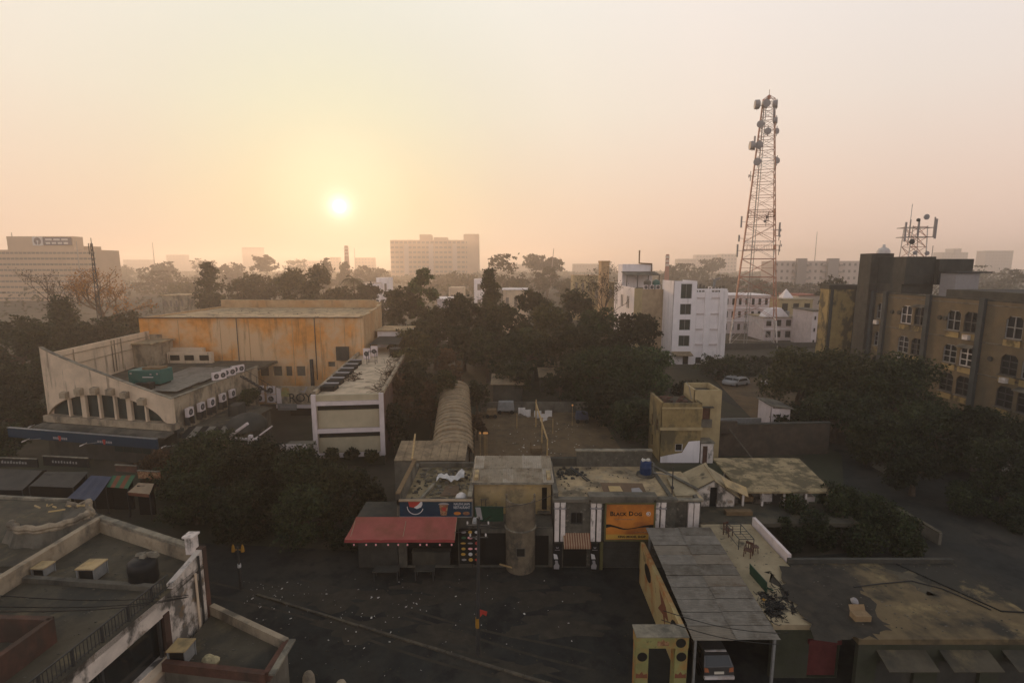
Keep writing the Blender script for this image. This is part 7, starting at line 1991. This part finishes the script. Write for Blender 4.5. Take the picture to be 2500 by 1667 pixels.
def bare_tree(u, vt, Y, wpx, label, m, nleaf, seed, bark=None, depth=5, name='bare_tree'):
    p = A(u, vt, Y); h = p.z; rs = random.Random(seed); rad = wpx / 2 * Y / F
    t = thing(name, label, 'tree', (p.x, Y, 0))
    b = MB(); tips = []

    def grow(q, d, ln, r, k):
        d = d.normalized()
        e = q + d * ln * .5 + Vector((rs.uniform(-.1, .1), rs.uniform(-.1, .1), rs.uniform(-.03, .08))) * ln
        f = q + d * ln
        b.tube([q, e, f], [r, r * .85, r * .68], 5 if k > 1 else 4, cap=False)
        if k < 3: tips.extend([e, f, q.lerp(f, .8)])
        if k == 0: return
        for i in range(rs.choice([2, 3, 3])):
            a = rs.uniform(0, 6.283); sp = rs.uniform(.35, .85)
            nd = d + Vector((math.cos(a), math.sin(a), rs.uniform(-.15, .45))) * sp
            grow(f if i < 2 else e, nd, ln * rs.uniform(.62, .82), r * .62, k - 1)
    b.tube([(p.x, Y, 0), (p.x + .2, Y, h * .4)], [rad * .06, rad * .045], 8)
    q = Vector((p.x + .2, Y, h * .4))
    for i in range(5):
        a = 6.283 * i / 5 + rs.uniform(-.4, .4)
        grow(q + Vector((0, 0, h * .05 * i)), Vector((math.cos(a) * rad / h * 1.1, math.sin(a) * rad / h * 1.1, .5 + .12 * i)), h * .22, rad * .028, depth - 1)
    # fit the crown to its height
    zmax = max(v[2] for v in b.v); k = h / zmax
    b.v = [(x, y, z * k) for x, y, z in b.v]
    b.build('branches', bark or M_BARK, t)
    if nleaf:
        n2 = np.random.RandomState(seed); T = np.array([tuple(q) for q in tips]); T[:, 2] *= k
        C = T[n2.randint(0, len(T), nleaf)] + n2.normal(size=(nleaf, 3)) * .45
        quads_mesh('leaves', cards(C, .2, n2), m, t, (p.x, Y, 0))
    return t


def palm(u, vt, Y, h_r, label, m=None, nf=16, seed=3, droop=1.0):
    p = A(u, vt, Y); rs = random.Random(seed); t = thing('palm_tree', label, 'tree', (p.x, Y, 0))
    zt = p.z - h_r * .45
    b = MB(); b.tube([(p.x, Y, 0), (p.x + .2, Y, zt * .5), (p.x, Y, zt)], [.26, .2, .17], 8); b.build('trunk', M_BARK, t)
    for k in range(nf):
        a = 6.283 * k / nf + rs.uniform(-.15, .15); el = rs.uniform(.1, 1.1); ln = h_r * rs.uniform(.85, 1.1)
        b = MB(); pts = []
        for i in range(9):
            s = i / 8; r = ln * s * (math.cos(el) * (1 - .25 * s) + .15)
            z = ln * (math.sin(el) * s - droop * (.55 + .4 * math.cos(el)) * s * s)
            pts.append(Vector((p.x + r * math.cos(a), Y + r * math.sin(a), zt + z)))
        side = Vector((-math.sin(a), math.cos(a), 0))
        for i in range(8):
            for j in range(2):
                q = pts[i].lerp(pts[i + 1], j / 2); d = (pts[i + 1] - pts[i]).normalized()
                w = ln * .22 * math.sin(math.pi * min(.97, (i + j / 2 + .8) / 9)) + .05
                for sg_ in (-1, 1):
                    tip = q + side * sg_ * w + d * w * .5 - Vector((0, 0, w * .45))
                    b.face([q, q + d * ln * .045, tip])
        b.build('frond', m or M_LEAF, t)
    return t


def shrub(u, v, z, wpx, hm, Y_, label, m=None, name='shrub', group=None):
    p = G(u, v, z) if Y_ is None else A(u, v, Y_)
    vt_p = p.z + hm
    # pixel of the top is not needed: build straight from the world point
    rs = np.random.RandomState(int(u + v * 3)); rad = wpx / 2 * p.y / F
    t = thing(name, label, 'shrub', p, 0, group)
    leaf = max(.12, 1.3 / (F / p.y * .41)); n = int(min(7000, max(250, 3.2 * 4 * rad * hm / leaf ** 2)))
    k = 8; L = np.stack([p.x + rs.uniform(-.6, .6, k) * rad, p.y + rs.uniform(-.6, .6, k) * rad, p.z + hm * rs.uniform(.25, .75, k)], 1)
    d = rs.normal(size=(n, 3)); d /= np.linalg.norm(d, axis=1)[:, None]
    C = L[rs.randint(0, k, n)] + d * rs.uniform(.5, 1.1, n)[:, None] * np.array([rad * .42, rad * .42, hm * .32])
    C[:, 2] = np.clip(C[:, 2], p.z + .05, vt_p)
    quads_mesh('foliage', cards(C, leaf, rs), m or M_LEAF, t, tuple(p))
    b = MB()
    for i in range(5): b.tube([(p.x, p.y, p.z), tuple(L[i])], [.05, .02], 5, cap=False)
    b.build('stem', M_BARK, t)
    return t


# near left clump in front of the cinema yard
tree(505, 1052, 47.5, 230, 'dark bushy tree right of the blue canopy', M_LEAF, z0f=.12)
tree(610, 1075, 45.0, 220, 'dark dense tree left of the framed building foot', M_LEAF, z0f=.1)
tree(720, 1098, 43.0, 190, 'dark broad tree in front of the lattice sign', M_LEAF, z0f=.1)
tree(830, 1138, 42.0, 170, 'olive green tree below the framed building front', M_LEAF2, z0f=.1)
tree(470, 1150, 41.5, 150, 'low dark tree beside the tan stall awning', M_LEAF, z0f=.1)
tree(590, 1180, 40.0, 190, 'low dark spreading tree behind the corner lamp post', M_LEAF, z0f=.1)
tree(740, 1190, 39.0, 190, 'dark low tree left of the red awning', M_LEAF, z0f=.08)
tree(390, 1098, 47.5, 110, 'rusty leaved small tree behind the tan awning', M_LEAFB, z0f=.15)
shrub(850, 1330, 0, 110, 2.2, None, 'dark shrub at the left end of the red awning')
shrub(905, 1245, 0, 90, 2.4, None, 'dark shrub left of the blue drink sign')
for k, (u, v) in enumerate(((812, 1120), (858, 1122), (908, 1128))): shrub(u, v, 1.0, 44, 1.3, 53.9, ['left green creeper on the framed building foot', 'middle green creeper on the framed building foot', 'right green creeper on the framed building foot'][k], M_LEAF2, 'creeper', 'creepers on the framed building')
shrub(612, 985, 3.9, 70, 2.2, None, 'dark potted bush on the low flat roof', M_LEAF)
# lane between framed building and vaulted shed
for u, vt, Y, w, lab, m in ((965, 905, 66, 90, 'brownish creeper covered tree against the framed building side', M_LEAFB), (1015, 880, 72, 110, 'dark tree leaning over the vaulted shed', M_LEAF), (960, 985, 58, 70, 'low dark tree in the narrow lane', M_LEAF), (1000, 800, 88, 130, 'dark tree at the lane end behind the vaulted shed', M_LEAF2), (1095, 850, 84, 80, 'dark tree at the back end of the vaulted shed', M_LEAFB), (985, 845, 80, 100, 'olive tree beside the far end of the long roof', M_LEAF2)):
    tree(u, vt, Y, w, lab, m, z0f=.1)
# grove behind the courtyard
for u, vt, Y, w, lab, m, kd in (
        (985, 700, 118, 110, 'dark dense tree right of the auditorium corner', M_LEAF, 'round'),
        (1030, 655, 122, 78, 'tall green topped tree in front of the office block', M_LEAF3, 'round'),
        (1060, 745, 108, 120, 'dark tree below the tall green topped tree', M_LEAF, 'round'),
        (1195, 656, 112, 100, 'dark pointed tree standing above the grove', M_LEAF, 'cone'),
        (1130, 715, 106, 120, 'dark tree left of the pointed tree', M_LEAF, 'round'),
        (1220, 735, 104, 130, 'dark tree under the pointed tree', M_LEAF, 'round'),
        (1300, 706, 118, 110, 'dark twin topped tree in the grove middle', M_LEAF, 'round'),
        (1345, 740, 104, 130, 'dark round tree right of the twin topped tree', M_LEAF2, 'round'),
        (1410, 706, 122, 120, 'domed dark tree at the grove rear', M_LEAF, 'round'),
        (1465, 752, 100, 140, 'dark tree in front of the white slit window wall', M_LEAF3, 'round'),
        (1545, 762, 94, 150, 'dark tree below the yellow corner pier', M_LEAF, 'round'),
        (1400, 790, 92, 160, 'dark wide tree at the grove centre', M_LEAF, 'round'),
        (1290, 800, 94, 140, 'dark wide tree over the dark trunks', M_LEAF, 'round'),
        (1190, 800, 96, 120, 'dark tree left over the low tin shed', M_LEAF, 'round'),
        (1120, 790, 98, 110, 'dark tree at the left grove end', M_LEAF, 'round'),
        (1500, 838, 80, 210, 'big dark green tree over the courtyard right side', M_LEAF3, 'round'),
        (1600, 850, 84, 170, 'big dark green tree left of the white building foot', M_LEAF3, 'round'),
        (1440, 850, 84, 150, 'dark tree between grove and courtyard', M_LEAF, 'round'),
        (1500, 925, 70, 150, 'dark tree hanging over the courtyard right edge', M_LEAF, 'round'),
        (1545, 985, 62, 120, 'dark low tree between courtyard and ochre house', M_LEAF, 'round'),
        (1165, 930, 74, 70, 'dark tree at the courtyard left rear', M_LEAF, 'round'),
        (1165, 1010, 63, 55, 'dark low tree behind the courtyard lanterns', M_LEAFB, 'round'),
        (1260, 880, 84, 110, 'dark tree at the rear of courtyard', M_LEAF, 'round'),
        (1085, 905, 67, 75, 'dark tree drooping over the vaulted shed rear half', M_LEAF2, 'round'),
        (1050, 930, 64, 60, 'dark tree left of the vaulted shed rear half', M_LEAFB, 'round'),
        (1370, 905, 79, 90, 'dark tree behind the white laundry', M_LEAF, 'round')):
    tree(u, vt, Y, w, lab, m, kd, z0f=.3 if Y < 100 and u < 1420 else .15)
palm(1545, 945, 66, 5.5, 'dark drooping palm at the courtyard right edge', nf=18, droop=1.3)
bare_tree(1478, 655, 128, 95, 'sparse leafed tree in front of the tan stair tower', M_LEAF2, 900, 4, M_BARK)
tree(1690, 928, 82, 105, 'round dark bush tree right of the pale yellow block', M_LEAF, z0f=.05)
# right side dark mass
for u, vt, Y, w, lab, m in ((1830, 885, 106, 130, 'dark tree behind the parked white cars', M_LEAF), (1960, 848, 76, 200, 'broad dark tree below the ochre wing', M_LEAF2), (2080, 852, 70, 240, 'broad dark tree covering the concrete building foot', M_LEAF2), (2200, 868, 64, 220, 'broad dark tree under the arched windows', M_LEAF), (2050, 960, 62, 200, 'dark tree behind the brown boundary wall', M_LEAF), (2300, 985, 56, 220, 'dark tree along the lane below the concrete building', M_LEAF), (2440, 1000, 52, 200, 'dark tree at the right picture edge', M_LEAF), (1950, 985, 64, 110, 'small dark tree beside the pinkish lodge', M_LEAF), (2180, 1010, 54, 160, 'dark lane tree left of the far lane end', M_LEAF), (1760, 868, 100, 130, 'dark tree right of the white building foot', M_LEAF), (1850, 868, 112, 110, 'dark tree under the tower foot', M_LEAF), (2240, 1090, 47, 150, 'dark low tree over the lane left side', M_LEAF), (2470, 1080, 45, 180, 'dark low tree over the lane at right edge', M_LEAF), (2120, 1060, 55, 120, 'dark small tree behind the veranda roof corner', M_LEAF2)):
    tree(u, vt, Y, w, lab, m, 'round', z0f=.25)
for u, v, w, h, lab in ((1985, 1330, 150, 3.6, 'big dark bush left in the walled garden'), (2110, 1335, 160, 3.9, 'big dark bush right in the walled garden'), (2040, 1300, 140, 4.2, 'dark bush at the back of walled garden'), (1930, 1350, 70, 2.6, 'small dark bush beside the white parapet wall'), (2200, 1345, 110, 2.6, 'dark bush at the lane side of walled garden')):
    shrub(u, v, 0, w, h, None, lab, M_LEAF)
# left edge
for u, vt, Y, w, lab, m in ((35, 770, 100, 150, 'dark tree at the left edge under the brown block', M_LEAF), (145, 722, 108, 130, 'dark conical tree left of the bare tree', M_LEAF), (95, 790, 88, 140, 'dark tree left of the cinema front', M_LEAF), (250, 775, 112, 120, 'dark tree at the foot of the rusty bare tree', M_LEAF), (310, 760, 122, 110, 'dark tree right of the rusty bare tree', M_LEAF2), (20, 890, 76, 150, 'dark tree low at the left picture edge', M_LEAF), (60, 985, 64, 90, 'low dark tree left of the blue canopy end', M_LEAF), (15, 950, 66, 150, 'dark tree at the left edge beside the cinema front', M_LEAF), (10, 1035, 56, 110, 'low dark tree at left edge behind the stalls', M_LEAF), (200, 800, 104, 120, 'dark tree behind the cinema left wall', M_LEAF)):
    tree(u, vt, Y, w, lab, m, 'cone' if u == 145 else 'round', z0f=.1)
bare_tree(238, 655, 122, 210, 'rusty leaved bare tree with spreading limbs at left', M_LEAFO, 2600, 8, M_BARKPALE, 5)
bare_tree(125, 655, 126, 120, 'bare dark twigged tree left of the rusty tree', M_LEAFB, 500, 5, M_BARK, 5)
# tree row behind the auditorium
for u, vt, Y, w, lab, m, kd in ((508, 645, 132, 86, 'tall pointed dark tree behind the auditorium left end', M_LEAF, 'cone'), (610, 668, 150, 128, 'domed hazy tree behind the auditorium', M_LEAF2, 'round'), (722, 656, 138, 90, 'dark tree behind auditorium left of the forked tree', M_LEAF2, 'round'), (778, 648, 140, 74, 'forked dark tree behind the auditorium centre', M_LEAF2, 'round'), (835, 704, 128, 90, 'dark tree below the palm behind the auditorium', M_LEAF, 'round'), (905, 692, 130, 80, 'dark tree right of the palm behind the auditorium', M_LEAF, 'round')):
    tree(u, vt - 4, Y * 1.28, w * 1.12, lab, m, kd, z0f=.12)
palm(862, 662, 165, 5.6, 'palm sticking out above the auditorium roof', nf=14, seed=9)
# hazy trees further back
for u, vt, Y, w, lab, kd in ((792, 632, 250, 60, 'tall hazy tree behind the forked tree', 'cone'), (840, 638, 270, 50, 'slim hazy tree right of the tall hazy tree', 'cone'), (645, 623, 330, 75, 'hazy umbrella tree with open crown', 'umbrella'), (560, 640, 320, 80, 'hazy tree left of the umbrella tree', 'round'), (1228, 612, 190, 100, 'big hazy round tree right of the office block', 'round'), (1300, 622, 300, 60, 'hazy feathery tree right of the big round tree', 'umbrella'), (1350, 630, 290, 50, 'hazy thin crowned tree with leaning mast', 'umbrella'), (1335, 645, 210, 80, 'hazy tree below the thin crowned tree', 'round'), (1130, 662, 240, 90, 'hazy low tree in front of the office block right part', 'round'), (385, 640, 300, 90, 'hazy open tree right of the brown block', 'umbrella'), (400, 662, 240, 130, 'hazy round tree right of the rusty tree', 'round'), (450, 690, 190, 100, 'hazy low tree left of the pointed dark tree', 'round'), (680, 668, 230, 90, 'hazy tree between domed tree and dark tree', 'round'), (880, 650, 300, 80, 'hazy tree left of the office block', 'round'), (920, 655, 320, 60, 'hazy low tree by the office block left end', 'round'), (1075, 672, 260, 80, 'hazy low tree in front of the office block', 'round'), (1260, 675, 190, 90, 'hazy tree above the white flat roof', 'round'), (1395, 680, 200, 80, 'hazy tree left of the yellow house', 'round'), (1690, 645, 300, 110, 'hazy wide tree behind the white building', 'round'), (1640, 648, 290, 50, 'hazy tree left of the wide hazy tree', 'round'), (1740, 630, 380, 60, 'hazy open tree left of the lattice tower', 'umbrella'), (1775, 672, 230, 70, 'hazy dark tree behind the tower left leg', 'round'), (1850, 685, 240, 80, 'hazy dark tree behind the tower centre', 'round'), (1920, 690, 230, 90, 'hazy dark hedge tree behind the shrine', 'round'), (1990, 692, 220, 80, 'hazy dark hedge tree left of the ochre wing', 'round'), (1975, 668, 300, 60, 'hazy tree in front of the apartment block', 'round'), (2045, 672, 180, 90, 'grey green tree above the ochre wing', 'round'), (2390, 650, 260, 150, 'hazy wide tree behind the roof cabin', 'round'), (2470, 660, 200, 130, 'hazy dark tree at the right skyline edge', 'round'), (2330, 652, 350, 90, 'hazy low tree right of the tank block', 'round'), (1480, 640, 450, 90, 'faint low tree behind the tan stair tower', 'round'), (1560, 645, 420, 70, 'faint low tree behind the penthouse', 'round'), (300, 645, 420, 60, 'faint tree at the right end of the brown block', 'round'), (500, 632, 480, 70, 'faint tree above the pointed dark tree', 'round'), (720, 632, 520, 80, 'faint tree under the sun', 'round')):
    tree(u, vt, Y * (1.7 if Y > 185 else 1), w, lab, M_LEAF2 if Y < 280 else M_LEAF, kd, z0f=.2, n=1100)
# far wooded city mass that reads as one
rs = np.random.RandomState(5)
N = 26000
yy = rs.uniform(180, 1500, N) ** 1.0
ang = rs.uniform(-.85, .85, N)
blob = np.sin(ang * 41 + yy * .021) + np.sin(ang * 17 - yy * .013 + 1)
C = np.stack([np.tan(ang) * yy, yy, rs.uniform(.5, 1, N) * (5.5 + 3.0 * blob)], 1)
C = C[(C[:, 2] > .5)]
C = C[~((np.abs(C[:, 0] - 68) < 22) & (C[:, 1] < 215))]
rs2 = np.random.RandomState(6)
V = cards(C, np.clip(C[:, 1] * .0042, .8, 4.5), rs2)
w_ = quads_mesh('distant_trees', V, M_LEAF2, None, (0, 0, 0)); tag(w_, kind='stuff')
for u, v, w, h, lab in ((2290, 1150, 120, 2.2, 'dark shrub on the far lane edge'), (2360, 1250, 140, 2.4, 'dark shrub between kiosk and lane bend'), (2470, 1290, 120, 2.6, 'dark shrub at right edge below the kiosk')):
    shrub(u, v, 0, w, h, None, lab, M_LEAF)
